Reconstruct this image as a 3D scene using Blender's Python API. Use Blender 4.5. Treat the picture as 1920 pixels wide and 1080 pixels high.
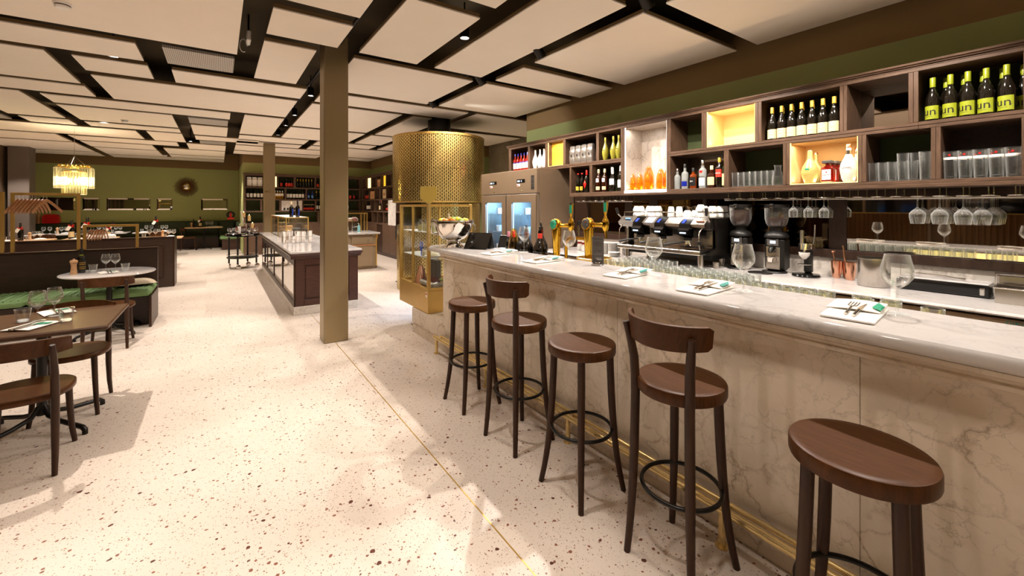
import bpy, math, random
from mathutils import Vector, Matrix
random.seed(7)
PI = math.pi
SC = bpy.context.scene
COL = SC.collection
for _o in list(bpy.data.objects):
    bpy.data.objects.remove(_o)

# ------------------------------------------------------------------ camera
cam_d = bpy.data.cameras.new('camera')
cam = bpy.data.objects.new('camera', cam_d)
COL.objects.link(cam)
cam.location = (0, 0, 1.55)
cam.rotation_euler = (PI / 2, 0, -math.radians(34.8457))
cam_d.sensor_width = 36
cam_d.lens = 14.8125
cam_d.shift_y = -153 / 1920
cam_d.clip_start = .05
cam_d.clip_end = 100
SC.camera = cam
# ------------------------------------------------------------------ view, world
SC.view_settings.view_transform = 'Standard'
SC.view_settings.look = 'None'
SC.view_settings.gamma = 1
SC.view_settings.use_curve_mapping = False
SC.view_settings.exposure = 0.08
w = bpy.data.worlds.new('world'); SC.world = w; w.use_nodes = True
w.node_tree.nodes['Background'].inputs[0].default_value = (.9, .8, .65, 1)
w.node_tree.nodes['Background'].inputs[1].default_value = .02
cy = SC.cycles
cy.use_denoising = True
cy.max_bounces = 10; cy.diffuse_bounces = 6; cy.glossy_bounces = 4
cy.transmission_bounces = 6; cy.transparent_max_bounces = 14
cy.caustics_reflective = False; cy.caustics_refractive = False
cy.sample_clamp_indirect = 4.0; cy.blur_glossy = .5

# ------------------------------------------------------------------ spot lamps in the slots of the ceiling
WARM = (1.0, .90, .81)
def spot(x, y, p, z=3.2, tx=0, ty=0, cone=112, r=.028, col=WARM, blend=.55):
    d = bpy.data.lights.new('spot_light', 'SPOT')
    d.energy = p; d.color = col; d.spot_size = math.radians(cone); d.spot_blend = blend
    d.shadow_soft_size = r
    o = bpy.data.objects.new('spot_light', d); COL.objects.link(o)
    o.location = (x, y, z)
    o.rotation_euler = Vector((tx, ty, -1)).to_track_quat('-Z', 'Y').to_euler()
    return o
for x, y, p, c in [(-1.13, 4.80, 320, 88), (-.975, 6.47, 150, 58), (-2.19, 8.98, 170, 90), (-.26, 8.98, 170, 84), (-1.885, 11.55, 220, 90),
                   (-3.1, 13.8, 230, 95), (-.6, 13.8, 260, 90), (-2.3, 16.4, 260, 100), (-.2, 16.4, 280, 95), (-4.2, 11.55, 200, 95), (-4.4, 16.4, 240, 100),
                   (-3.2, 6.47, 130, 84), (-3.4, 4.8, 60, 64), (-4.4, 2.3, 100, 80), (-3.2, 2.2, 70, 64), (-2.6, .2, 110, 76),
                   (1.14, 5.75, 105, 80), (1.14, 6.95, 140, 80), (1.14, 8.6, 190, 84), (1.14, 9.8, 160, 80), (1.14, 11.2, 200, 84), (1.14, 14.2, 260, 100),
                   (2.6, 13.4, 280, 105), (3.1, 11.6, 280, 105), (2.85, 9.2, 200, 90),
                   (.27, 3.9, 30, 60), (.27, 2.2, 130, 58), (.27, .5, 135, 58), (-1.13, 1.3, 150, 60), (.27, -1.8, 150, 70), (-2.6, -1.8, 90, 80),
                   (5.3, 8.0, 200, 110), (2.03, 3.75, 40, 50)]:
    spot(x, y, p, cone=c, blend=.4)
# fill lamps added along the column row track slot to brighten the bar front
for x, y, p in [(1.14, 3.6, 48), (1.14, 2.0, 48), (1.14, .6, 44), (1.14, -.9, 30)]:
    spot(x, y, p, tx=.25, cone=120, r=.06, blend=.6)
# lamp that washes the end of the green wall over the shelf
spot(2.97, 6.2, 70, z=3.14, tx=4.2, ty=-.9, cone=52, blend=.6, col=(1, .97, .92))
# the row that follows the bar: key lamps in the cross slots, weaker ones in the long slot
for x, y, p in [(3.3, 6.54, 150), (3.3, 4.82, 190), (3.3, 3.98, 150), (3.3, 2.23, 180), (3.3, .87, 190), (3.3, -.7, 120)]:
    spot(x, y, p, z=3.18, cone=125, blend=.25)
for x, y, p in [(2.97, 6.3, 70), (2.97, 4.78, 60), (2.97, 3.55, 60), (2.97, 2.17, 60)]:
    spot(x, y, p, z=3.12, tx=.6, cone=90, blend=.3)

# ------------------------------------------------------------------ node helpers
def lin(h):
    h = h.lstrip('#')
    o = []
    for i in (0, 2, 4):
        c = int(h[i:i + 2], 16) / 255
        o.append(c / 12.92 if c <= .04045 else ((c + .055) / 1.055) ** 2.4)
    return (*o, 1)
class NT:
    def __init__(s, name):
        s.m = bpy.data.materials.new(name); s.m.use_nodes = True
        s.t = s.m.node_tree; s.t.nodes.clear()
        s.out = s.n('ShaderNodeOutputMaterial')
    def n(s, ty, **kw):
        nd = s.t.nodes.new(ty)
        for k, v in kw.items():
            setattr(nd, k, v)
        return nd
    def l(s, a, b):
        s.t.links.new(a, b)
    def bsdf(s, col=None, rough=.5, metal=0, spec=.5):
        b = s.n('ShaderNodeBsdfPrincipled')
        if col is not None:
            b.inputs['Base Color'].default_value = col
        b.inputs['Roughness'].default_value = rough
        b.inputs['Metallic'].default_value = metal
        b.inputs['Specular IOR Level'].default_value = spec
        s.l(b.outputs[0], s.out.inputs[0])
        return b
    def coord(s, scale=(1, 1, 1), kind='Object', rot=(0, 0, 0)):
        tc = s.n('ShaderNodeTexCoord'); mp = s.n('ShaderNodeMapping')
        mp.inputs['Scale'].default_value = scale; mp.inputs['Rotation'].default_value = rot
        if kind == 'World':
            g = s.n('ShaderNodeNewGeometry'); s.l(g.outputs['Position'], mp.inputs[0])
        else:
            s.l(tc.outputs[kind], mp.inputs[0])
        return mp.outputs[0]
    def noise(s, v, scale, detail=3, rough=.5, dist=0):
        n = s.n('ShaderNodeTexNoise'); s.l(v, n.inputs['Vector'])
        n.inputs['Scale'].default_value = scale; n.inputs['Detail'].default_value = detail
        n.inputs['Roughness'].default_value = rough; n.inputs['Distortion'].default_value = dist
        return n
    def ramp(s, fac, stops):
        r = s.n('ShaderNodeValToRGB'); e = r.color_ramp.elements
        while len(e) < len(stops):
            e.new(.5)
        for el, (p, c) in zip(e, stops):
            el.position = p; el.color = c
        s.l(fac, r.inputs[0])
        return r
    def mix(s, fac, a, b, mode='MIX'):
        m = s.n('ShaderNodeMix', data_type='RGBA', blend_type=mode)
        for i, x in ((0, fac), (6, a), (7, b)):
            if isinstance(x, (int, float)):
                m.inputs[i].default_value = x
            elif isinstance(x, tuple):
                m.inputs[i].default_value = x
            else:
                s.l(x, m.inputs[i])
        return m.outputs[2]
    def math(s, op, a, b=0.0):
        m = s.n('ShaderNodeMath', operation=op)
        for i, x in ((0, a), (1, b)):
            if isinstance(x, (int, float)):
                m.inputs[i].default_value = x
            else:
                s.l(x, m.inputs[i])
        return m.outputs[0]
    def bump(s, h, b, strength=.2, dist=.01):
        n = s.n('ShaderNodeBump'); n.inputs['Strength'].default_value = strength
        n.inputs['Distance'].default_value = dist
        s.l(h, n.inputs['Height']); s.l(n.outputs[0], b.inputs['Normal'])
G1 = (1, 1, 1, 1); G0 = (0, 0, 0, 1)
def pm(name, hx, rough=.5, metal=0, var=.12, scale=14, bump=0, spec=.5, stretch=(1, 1, 1)):
    """plain procedural material: base colour with a little cloudy variation"""
    t = NT(name); c = lin(hx); b = t.bsdf(c, rough, metal, spec)
    n = t.noise(t.coord(stretch), scale)
    d = tuple(x * (1 - var) for x in c[:3]) + (1,)
    e = tuple(min(1, x * (1 + var)) for x in c[:3]) + (1,)
    t.l(t.mix(n.outputs[0], d, e), b.inputs['Base Color'])
    if bump:
        t.bump(n.outputs[0], b, bump, .004)
    return t.m
def wood(name, a, b_, rough=.4, stretch=(2, 2, 26), scale=4, spec=.5):
    t = NT(name); b = t.bsdf(None, rough, 0, spec)
    v = t.coord(stretch)
    n = t.noise(v, scale, 6, .62, .6)
    r = t.ramp(n.outputs[0], [(.30, lin(a)), (.70, lin(b_))])
    n2 = t.noise(v, scale * 9, 3, .6)
    t.l(t.mix(.22, r.outputs[0], n2.outputs[0], 'MULTIPLY'), b.inputs['Base Color'])
    t.bump(n2.outputs[0], b, .06, .002)
    return t.m
def marble(name, base, vein, vein2, scale=1.6, rough=.16, amount=1.0, spec=.5):
    t = NT(name); b = t.bsdf(None, rough, 0, spec)
    v = t.coord((1, 1, 1), 'World')
    nz = t.noise(v, scale * 2.2, 7, .62)
    wv = t.mix(.22, v, nz.outputs['Color'], 'ADD')
    def veins(sc, wid, soft):
        vo = t.n('ShaderNodeTexVoronoi', feature='DISTANCE_TO_EDGE'); vo.inputs['Scale'].default_value = sc
        t.l(wv, vo.inputs['Vector'])
        return t.ramp(vo.outputs['Distance'], [(0, G1), (wid, (.4, .4, .4, 1)), (soft, G0)]).outputs[0]
    cl = t.noise(v, scale * 1.3, 5, .62)
    gate = t.ramp(cl.outputs[0], [(.44, (.12, .12, .12, 1)), (.64, G1)]).outputs[0]
    g2 = t.ramp(t.noise(v, scale * 2.9, 4, .6).outputs[0], [(.42, G0), (.62, G1)]).outputs[0]
    f1 = t.math('MULTIPLY', veins(scale * 2.0, .018, .06), gate)
    f2 = t.math('MULTIPLY', veins(scale * 5.5, .014, .05), g2)
    c0 = t.mix(t.ramp(cl.outputs[0], [(.36, G0), (.72, (.55, .55, .55, 1))]).outputs[0], lin(base), lin(vein2))
    c1 = t.mix(t.math('MULTIPLY', f1, .75 * amount), c0, lin(vein))
    c2 = t.mix(t.math('MULTIPLY', f2, .5 * amount), c1, lin(vein))
    t.l(c2, b.inputs['Base Color'])
    return t.m
def glassy(name, tint=(.985, .99, .987, 1), refl=.04, edge=.8, rough=.05, power=1.8, rim_glint=.05):
    """thin clear glass: see-through, a mirror-like rim that grows at glancing angles, and a white diffuse edge painted in for glints"""
    t = NT(name)
    tr = t.n('ShaderNodeBsdfTransparent'); tr.inputs[0].default_value = tint
    gl = t.n('ShaderNodeBsdfGlossy'); gl.inputs['Roughness'].default_value = rough
    gl.inputs[0].default_value = (.97, .98, .97, 1)
    n = t.noise(t.coord(), 38, 2)
    bp = t.n('ShaderNodeBump'); bp.inputs['Strength'].default_value = .25; bp.inputs['Distance'].default_value = .004
    t.l(n.outputs[0], bp.inputs['Height']); t.l(bp.outputs[0], gl.inputs['Normal'])
    dd = t.n('ShaderNodeBsdfDiffuse'); dd.inputs[0].default_value = (.95, .96, .94, 1)  # white diffuse stands in for glints, strongest along the rim
    lw = t.n('ShaderNodeLayerWeight'); lw.inputs[0].default_value = .5
    p = t.math('POWER', lw.outputs['Facing'], power)
    f = t.math('ADD', t.math('MULTIPLY', p, edge), refl)
    mx = t.n('ShaderNodeMixShader'); t.l(f, mx.inputs[0]); t.l(tr.outputs[0], mx.inputs[1]); t.l(gl.outputs[0], mx.inputs[2])
    m2 = t.n('ShaderNodeMixShader'); t.l(t.math('MULTIPLY', t.math('ADD', t.math('POWER', lw.outputs['Facing'], power + .8), .02), rim_glint * 2.5), m2.inputs[0])
    t.l(mx.outputs[0], m2.inputs[1]); t.l(dd.outputs[0], m2.inputs[2])
    t.l(m2.outputs[0], t.out.inputs[0])
    return t.m
def liquid(name, hx, rough=.08):
    """bottle of coloured liquid / coloured glass: partly see-through, glossy"""
    t = NT(name); c = lin(hx)
    b = t.bsdf(c, rough, 0, .6)
    b.inputs['Transmission Weight'].default_value = .55
    n = t.noise(t.coord(), 20)
    t.l(t.mix(n.outputs[0], tuple(x * .8 for x in c[:3]) + (1,), c), b.inputs['Base Color'])
    return t.m
def emit(name, col, s):
    t = NT(name); e = t.n('ShaderNodeEmission'); e.inputs[0].default_value = col
    n = t.noise(t.coord(), 6); e.inputs[1].default_value = s
    t.l(t.mix(n.outputs[0], tuple(x * .92 for x in col[:3]) + (1,), col), e.inputs[0])
    t.l(e.outputs[0], t.out.inputs[0])
    return t.m

M = {}
# terrazzo
t = NT('terrazzo'); b = t.bsdf(None, .34, 0, .45)
v = t.coord((1, 1, 1), 'World')
base = t.mix(t.noise(v, 2.2, 4).outputs[0], lin('#cdbfb1'), lin('#dbcec2'))
def chips(vec, scale, thr, gate, c1, c2, base, soft=.03, ofs=0.0):
    vo = t.n('ShaderNodeTexVoronoi', feature='F1'); vo.inputs['Scale'].default_value = scale
    vo.inputs['Randomness'].default_value = 1
    dn = t.noise(vec, scale * 1.3, 2)
    t.l(t.mix(.012 * 40 / scale, vec, dn.outputs['Color'], 'ADD'), vo.inputs['Vector'])
    sp = t.n('ShaderNodeSeparateColor'); t.l(vo.outputs['Color'], sp.inputs[0])
    th = t.math('MULTIPLY', sp.outputs[1], thr)
    a = t.math('LESS_THAN', vo.outputs['Distance'], th)
    g = t.math('LESS_THAN', sp.outputs[0], gate)
    f = t.math('MULTIPLY', a, g)
    return t.mix(f, base, t.mix(sp.outputs[2], lin(c1), lin(c2)))
base = chips(v, 150, .42, .40, '#a99a8b', '#7d6b5d', base)
base = chips(v, 95, .40, .30, '#7d5a48', '#a08672', base)
base = chips(v, 44, .37, .26, '#75483a', '#9c6c56', base)
base = chips(v, 26, .30, .13, '#4a2c22', '#7a4030', base)
t.l(base, b.inputs['Base Color']); M['terrazzo'] = t.m

M['bar_marble'] = marble('bar_marble', '#dfd1be', '#745a40', '#c4b196', 2.5, .07, .92)
M['top_marble'] = marble('top_marble', '#d2cdca', '#8d8783', '#bdb8b5', 2.3, .09, .7)
M['grey_marble'] = marble('grey_marble', '#dcd5cc', '#7e7064', '#bdb2a6', 2.4, .25, .9)
M['stone_wall'] = marble('stone_wall', '#a39680', '#5d5140', '#857760', 1.3, .4, 1.0)
M['seat_wood'] = wood('seat_wood', '#40260f', '#5b361a', .38, (30, 3, 3), 4, .16)
M['chair_wood'] = wood('chair_wood', '#321f14', '#442c1d', .36, (5, 5, 1.2), 9, .22)
M['shelf_wood'] = wood('shelf_wood', '#4b3728', '#6b5240', .48, (9, 1.3, 9), 5, .3)
M['shelf_wood_v'] = wood('shelf_wood_v', '#4b3728', '#6b5240', .48, (9, 9, 1.3), 5, .3)
M['dark_wood'] = wood('dark_wood', '#2b1c13', '#40291c', .42, (1.2, 9, 9), 5)
M['island_wood'] = wood('island_wood', '#3f2419', '#55342a', .4, (1.2, 1.2, 9), 6)
M['table_wood'] = wood('table_wood', '#432a18', '#634126', .36, (1.2, 10, 9), 4)
M['light_wood'] = wood('light_wood', '#c9966a', '#e2b888', .4, (2, 9, 9), 5)
M['peg_wood'] = wood('peg_wood', '#b27a4c', '#d29c6c', .4, (3, 3, 12), 6)
M['bronze'] = pm('bronze', '#94815f', .42, .35, .05, 3, stretch=(30, 30, 1))
M['brass'] = pm('brass', '#ead093', .26, .75, .05, 8)
M['brass_satin'] = pm('brass_satin', '#cda75c', .34, .6, .08, 7)
M['gold'] = pm('gold', '#e0b23e', .10, 1, .04, 8)
M['steel'] = pm('steel', '#cfc9c2', .22, 1, .06, 6, stretch=(1, 1, 14))
M['chrome'] = pm('chrome', '#e3ded8', .06, 1, .02, 6)
M['copper'] = pm('copper', '#eab092', .22, 1, .05, 8)
M['black'] = pm('black', '#141210', .42, 0, .2, 10)
M['black_metal'] = pm('black_metal', '#17130f', .35, .4, .2, 10)
M['black_gloss'] = pm('black_gloss', '#0c0b0a', .1, 0, .2, 10)
M['taupe'] = pm('taupe', '#7e6a55', .40, .25, .05, 4)
M['greybrown'] = pm('greybrown', '#9a866c', .42, .1, .06, 5)
M['panel_white'] = pm('panel_white', '#f6ebdb', .85, 0, .03, 3)
M['panel_edge'] = pm('panel_edge', '#7a5f3c', .8, 0, .1, 8)
M['slab'] = pm('slab', '#433722', .9, 0, .25, 3)
M['white'] = pm('white', '#f0ece6', .35, 0, .03, 9)
M['porcelain'] = pm('porcelain', '#e3dfd9', .18, 0, .02, 9)
M['paper'] = pm('paper', '#f2ede4', .8, 0, .03, 30)
M['cream_label'] = pm('cream_label', '#dcc698', .6, 0, .05, 30)
M['lime_label'] = pm('lime_label', '#9aa31c', .5, 0, .06, 12)
M['lime_cap'] = pm('lime_cap', '#8f981e', .35, .1, .06, 14)
M['yellow_cap'] = pm('yellow_cap', '#d9b040', .35, .2, .06, 14)
M['wine_glass_dark'] = pm('wine_glass_dark', '#120e08', .07, 0, .3, 9, spec=.7)
M['wine_glass_green'] = pm('wine_glass_green', '#20260e', .07, 0, .3, 9, spec=.7)
M['red'] = pm('red', '#c01a14', .3, 0, .08, 9)
M['red_label'] = pm('red_label', '#d63524', .5, 0, .08, 20)
M['orange_red'] = liquid('orange_red', '#e0301a')
M['amber'] = liquid('amber', '#ffb41e')
M['amber_dark'] = liquid('amber_dark', '#b04a10')
M['brown_liquor'] = liquid('brown_liquor', '#4a1d0a')
M['red_liquor'] = liquid('red_liquor', '#8a1a10')
M['limoncello'] = liquid('limoncello', '#d9cf52', .25)
M['pale_yellow'] = liquid('pale_yellow', '#f3e89a', .3)
M['clear_bottle'] = liquid('clear_bottle', '#d8dcd8')
M['blue_bottle'] = liquid('blue_bottle', '#4a86d8')
M['navy_bottle'] = pm('navy_bottle', '#1d2a8a', .1, 0, .2, 9)
M['foil'] = pm('foil', '#c9c2bb', .28, .9, .25, 24, bump=.8)
M['white_bag'] = pm('white_bag', '#eae4dc', .6, 0, .1, 20, bump=.6)
M['green_paint'] = None
M['dark_green'] = pm('dark_green', '#2f3a1c', .7, 0, .12, 18)
M['seat_green'] = pm('seat_green', '#6b8a56', .75, 0, .10, 26, bump=.2, stretch=(9, .6, 1))
M['cushion'] = pm('cushion', '#b9a98f', .8, 0, .1, 16)
M['pot_steel'] = pm('pot_steel', '#bcb6af', .24, 1, .05, 8, stretch=(1, 1, 20))
M['glass'] = glassy('glass', rim_glint=.2)
M['thick_glass'] = glassy('thick_glass', (.98, .987, .983, 1), .06, .8, .08, 1.8, .26)
M['green_glass'] = glassy('green_glass', (.972, .987, .98, 1), .06, .8, .08, 1.8, .26)
M['pane'] = glassy('pane', (.97, .98, .97, 1), .03, .6, .01, 4.0, .0)
M['mirror'] = pm('mirror', '#cfc8bf', .02, 1, .02, 3)
M['smoke_mirror'] = pm('smoke_mirror', '#6b5a44', .03, 1, .04, 3)
M['led_white'] = emit('led_white', (1, .93, .84, 1), 5)
M['lamp_face'] = emit('lamp_face', (1, .93, .85, 1), 30)
M['led_yellow'] = emit('led_yellow', (1, .72, .25, 1), 3)
M['led_blue'] = emit('led_blue', (.45, .72, 1, 1), 3.5)
M['screen_blue'] = emit('screen_blue', (.10, .16, .9, 1), 1.6)
M['screen_white'] = emit('screen_white', (.75, .85, 1, 1), 1.6)
M['flame'] = emit('flame', (1, .72, .3, 1), 18)
M['wax'] = pm('wax', '#eec987', .5, 0, .05, 9)
M['gold_leaf'] = pm('gold_leaf', '#e8c690', .45, .1, .05, 4)
M['night_glass'] = pm('night_glass', '#0a0c10', .05, 0, .3, 2)
M['curtain'] = pm('curtain', '#6a4c2a', .85, 0, .15, 20, stretch=(20, 20, 1))
M['beans'] = pm('beans', '#3b1d12', .35, 0, .6, 160, bump=1.0)
M['citrus'] = pm('citrus', '#e2cf4a', .4, 0, .5, 40)
M['teal'] = pm('teal', '#1d8f86', .5, 0, .05, 9)
M['green_sign'] = pm('green_sign', '#1f9c78', .4, 0, .1, 9)
M['cheese'] = pm('cheese', '#e8dfc0', .6, 0, .1, 20)
M['pink'] = pm('pink', '#d98ba6', .4, 0, .05, 9)
M['soap_blue'] = pm('soap_blue', '#8fd0d6', .3, 0, .05, 9)
M['blue'] = pm('blue', '#2a4fd0', .4, 0, .05, 9)
M['blue_cool'] = pm('blue_cool', '#6fa6e0', .5, 0, .05, 6)
M['slate'] = pm('slate', '#4a4540', .6, 0, .1, 9)
M['carton'] = pm('carton', '#c79a66', .7, 0, .1, 14)
M['ink'] = pm('ink', '#1b140e', .6, 0, .1, 9)
M['amber_glass'] = glassy('amber_glass', (1.0, .70, .16, 1), .10, .5, .06, 2.0, .03)
M['crystal'] = glassy('crystal', (1.0, .995, .97, 1), .08, .5, .08, 2.0, .25)
M['crystal_yellow'] = glassy('crystal_yellow', (1.0, .96, .76, 1), .10, .6, .08, 2.0, .2)
# two-tone painted wall: green with a brown band above
def paint(name, g, br, z):
    t = NT(name); b = t.bsdf(None, .8, 0, .25)
    ge = t.n('ShaderNodeNewGeometry'); s = t.n('ShaderNodeSeparateXYZ'); t.l(ge.outputs['Position'], s.inputs[0])
    f = t.math('GREATER_THAN', s.outputs[2], z)
    n = t.noise(t.coord((1, 1, 1), 'World'), 2.5, 4)
    c = t.mix(n.outputs[0], tuple(x * .93 for x in lin(g)[:3]) + (1,), lin(g))
    t.l(t.mix(f, c, lin(br)), b.inputs['Base Color'])
    return t.m
M['wall_right'] = paint('wall_paint_right', '#9aa06a', '#866b47', 2.95)
M['wall_back'] = paint('wall_paint_back', '#a9ad70', '#866b47', 2.97)
M['brown_paint'] = pm('brown_paint', '#5a4630', .8, 0, .08, 3)
M['grey_pillar'] = pm('grey_pillar', '#6e625a', .5, .2, .08, 3)
# perforated brass: rows of upright slots
t = NT('perforated_brass'); b = t.bsdf(None, .22, .75, .5)
tc = t.n('ShaderNodeTexCoord'); sp = t.n('ShaderNodeSeparateXYZ'); t.l(tc.outputs['Object'], sp.inputs[0])
an = t.math('ARCTAN2', sp.outputs[1], sp.outputs[0])
U = t.math('MULTIPLY', an, 150 / (2 * PI)); V = t.math('MULTIPLY', sp.outputs[2], 17.0)
col_i = t.math('FLOOR', U); par = t.math('MULTIPLY', t.math('MODULO', t.math('ADD', col_i, 400.0), 2.0), .5)
fu = t.math('ABSOLUTE', t.math('SUBTRACT', t.math('FRACT', U), .5))
fv = t.math('ABSOLUTE', t.math('SUBTRACT', t.math('FRACT', t.math('ADD', V, par)), .5))
hole = t.math('MULTIPLY', t.math('LESS_THAN', fu, .26), t.math('LESS_THAN', fv, .36))
t.l(t.mix(hole, lin('#edd083'), lin('#4a380f')), b.inputs['Base Color'])
t.l(t.math('ADD', t.math('MULTIPLY', hole, .45), .2), b.inputs['Roughness'])
M['perforated'] = t.m
# ------------------------------------------------------------------ mesh builder
class MB:
    def __init__(s):
        s.v = []; s.f = []; s.s = []; s.T = None
    def add(s, vs, fs, smooth=False):
        o = len(s.v)
        for p in vs:
            s.v.append(tuple(s.T @ Vector(p)) if s.T else tuple(p))
        for f in fs:
            s.f.append([i + o for i in f]); s.s.append(smooth)
        return s
    def bx(s, x0, x1, y0, y1, z0, z1):
        return s.add([(x0, y0, z0), (x1, y0, z0), (x1, y1, z0), (x0, y1, z0), (x0, y0, z1), (x1, y0, z1), (x1, y1, z1), (x0, y1, z1)],
                     [(0, 3, 2, 1), (4, 5, 6, 7), (0, 1, 5, 4), (1, 2, 6, 5), (2, 3, 7, 6), (3, 0, 4, 7)])
    def cb(s, x0, x1, y0, y1, z0, z1, c=.006):
        """box with chamfered edges all round"""
        for a, b_ in ((x0, x1), (y0, y1), (z0, z1)):
            c = min(c, (b_ - a) * .45)
        vs = []
        for i, z in enumerate((z0, z1)):
            zi = z + c if i == 0 else z - c
            for (x, xs) in ((x0, 1), (x1, -1)):
                for (y, ys) in ((y0, 1), (y1, -1)):
                    vs += [(x, y + ys * c, zi), (x + xs * c, y, zi), (x + xs * c, y + ys * c, z)]
        def ix(i, j, k, a):
            return (i * 4 + j * 2 + k) * 3 + a       # i z, j x, k y ; a: 0 x-face 1 y-face 2 z-face
        f = []
        for i in (0, 1):
            q = [ix(i, 0, 0, 2), ix(i, 1, 0, 2), ix(i, 1, 1, 2), ix(i, 0, 1, 2)]
            f.append(q if i else q[::-1])
        for j in (0, 1):
            q = [ix(0, j, 0, 0), ix(0, j, 1, 0), ix(1, j, 1, 0), ix(1, j, 0, 0)]
            f.append(q if j else q[::-1])
        for k in (0, 1):
            q = [ix(0, 0, k, 1), ix(0, 1, k, 1), ix(1, 1, k, 1), ix(1, 0, k, 1)]
            f.append(q[::-1] if k else q)
        for j in (0, 1):
            for k in (0, 1):
                f.append([ix(0, j, k, 0), ix(0, j, k, 1), ix(1, j, k, 1), ix(1, j, k, 0)])
        for i in (0, 1):
            for j in (0, 1):
                f.append([ix(i, j, 0, 0), ix(i, j, 0, 2), ix(i, j, 1, 2), ix(i, j, 1, 0)])
            for k in (0, 1):
                f.append([ix(i, 0, k, 1), ix(i, 0, k, 2), ix(i, 1, k, 2), ix(i, 1, k, 1)])
        for i in (0, 1):
            for j in (0, 1):
                for k in (0, 1):
                    f.append([ix(i, j, k, 0), ix(i, j, k, 1), ix(i, j, k, 2)])
        return s.add(vs, f)
    def lathe(s, prof, n=20, c=(0, 0, 0), a0=0, a1=2 * PI, smooth=True):
        """turn an outline; corners sharper than 40 degrees get their own edge loop"""
        full = abs(a1 - a0 - 2 * PI) < 1e-6
        m = n if full else n + 1
        vs = []; fs = []
        def rowof(r, z):
            if r < 1e-6 and full:
                vs.append((c[0], c[1], c[2] + z)); return [len(vs) - 1]
            o = len(vs)
            for i in range(m):
                a = a0 + (a1 - a0) * i / n
                vs.append((c[0] + r * math.cos(a), c[1] + r * math.sin(a), c[2] + z))
            return list(range(o, o + m))
        prev = None
        for k in range(len(prof) - 1):
            p, q = prof[k], prof[k + 1]
            if prev is not None:
                o_ = prof[k - 1]
                d0 = math.atan2(p[1] - o_[1], p[0] - o_[0]); d1 = math.atan2(q[1] - p[1], q[0] - p[0])
                t_ = abs((d1 - d0 + PI) % (2 * PI) - PI)
                A = prev if t_ < .7 else rowof(*p)
            else:
                A = rowof(*p)
            B = rowof(*q); prev = B
            for i in range(n):
                j = (i + 1) % m
                if len(A) == 1 and len(B) == 1:
                    continue
                if len(A) == 1:
                    fs.append((A[0], B[j], B[i]))
                elif len(B) == 1:
                    fs.append((A[i], A[j], B[0]))
                else:
                    fs.append((A[i], A[j], B[j], B[i]))
        return s.add(vs, fs, smooth)
    def cyl(s, x, y, z0, z1, r, n=16, r2=None):
        return s._cyl(x, y, z0, z1, r, n, r if r2 is None else r2)
    def _cyl(s, x, y, z0, z1, r, n, r2):
        vs = [(x + rr * math.cos(2 * PI * i / n), y + rr * math.sin(2 * PI * i / n), z) for rr, z in ((r, z0), (r2, z1)) for i in range(n)]
        s.add(vs, [(i, (i + 1) % n, n + (i + 1) % n, n + i) for i in range(n)], True)
        s.add(vs[:n], [tuple(range(n))[::-1]]); s.add(vs[n:], [tuple(range(n))])
        return s
    def tube(s, pts, r, n=8, closed=False, cap=True):
        P = [Vector(p) for p in pts]; m = len(P)
        rs = r if isinstance(r, (list, tuple)) else [r] * m
        T = []
        for i in range(m):
            a = P[(i - 1) % m] if (closed or i > 0) else P[i]
            b = P[(i + 1) % m] if (closed or i < m - 1) else P[i]
            T.append((b - a).normalized())
        up = Vector((0, 0, 1)) if abs(T[0].z) < .9 else Vector((1, 0, 0))
        N = (up - T[0] * up.dot(T[0])).normalized()
        vs = []
        for i in range(m):
            N = (N - T[i] * N.dot(T[i])).normalized()
            B = T[i].cross(N)
            for k in range(n):
                a = 2 * PI * k / n
                vs.append(P[i] + (N * math.cos(a) + B * math.sin(a)) * rs[i])
        fs = []
        for i in range(m if closed else m - 1):
            for k in range(n):
                k2 = (k + 1) % n; i2 = (i + 1) % m
                fs.append((i * n + k, i * n + k2, i2 * n + k2, i2 * n + k))
        s.add(vs, fs, True)
        if cap and not closed:
            s.add(vs[:n], [tuple(range(n))[::-1]]); s.add(vs[-n:], [tuple(range(n))])
        return s
    def ext(s, poly, axis, a, b, smooth=False):
        """extrude a 2-D outline along an axis; outline coords are the two other axes in order"""
        def mk(p, t):
            return (t, p[0], p[1]) if axis == 'x' else (p[0], t, p[1]) if axis == 'y' else (p[0], p[1], t)
        n = len(poly)
        va = [mk(p, a) for p in poly]; vb = [mk(p, b) for p in poly]
        s.add(va + vb, [(i, (i + 1) % n, n + (i + 1) % n, n + i) for i in range(n)], smooth)
        s.add(va, [tuple(range(n))[::-1]]); s.add(vb, [tuple(range(n))])
        return s
    def grid(s, fn, nu, nv, smooth=True):
        vs = [fn(i / nu, j / nv) for i in range(nu + 1) for j in range(nv + 1)]
        fs = [(i * (nv + 1) + j, (i + 1) * (nv + 1) + j, (i + 1) * (nv + 1) + j + 1, i * (nv + 1) + j + 1) for i in range(nu) for j in range(nv)]
        return s.add(vs, fs, smooth)
    def slab(s, fn, nu, nv, th):
        """closed curved sheet: fn(u,v) -> (point, normal)"""
        A = []; B = []
        for i in range(nu + 1):
            for j in range(nv + 1):
                p, n = fn(i / nu, j / nv); p = Vector(p); n = Vector(n)
                A.append(p + n * th / 2); B.append(p - n * th / 2)
        w_ = nv + 1; o = len(A); fs = []
        for i in range(nu):
            for j in range(nv):
                a, b, c, d = i * w_ + j, (i + 1) * w_ + j, (i + 1) * w_ + j + 1, i * w_ + j + 1
                fs += [(a, b, c, d), (o + d, o + c, o + b, o + a)]
        s.add(A + B, fs, True)
        rim = [(i, 0) for i in range(nu)] + [(nu, j) for j in range(nv)] + [(i, nv) for i in range(nu, 0, -1)] + [(0, j) for j in range(nv, 0, -1)]
        ids = [i * w_ + j for i, j in rim]
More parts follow.
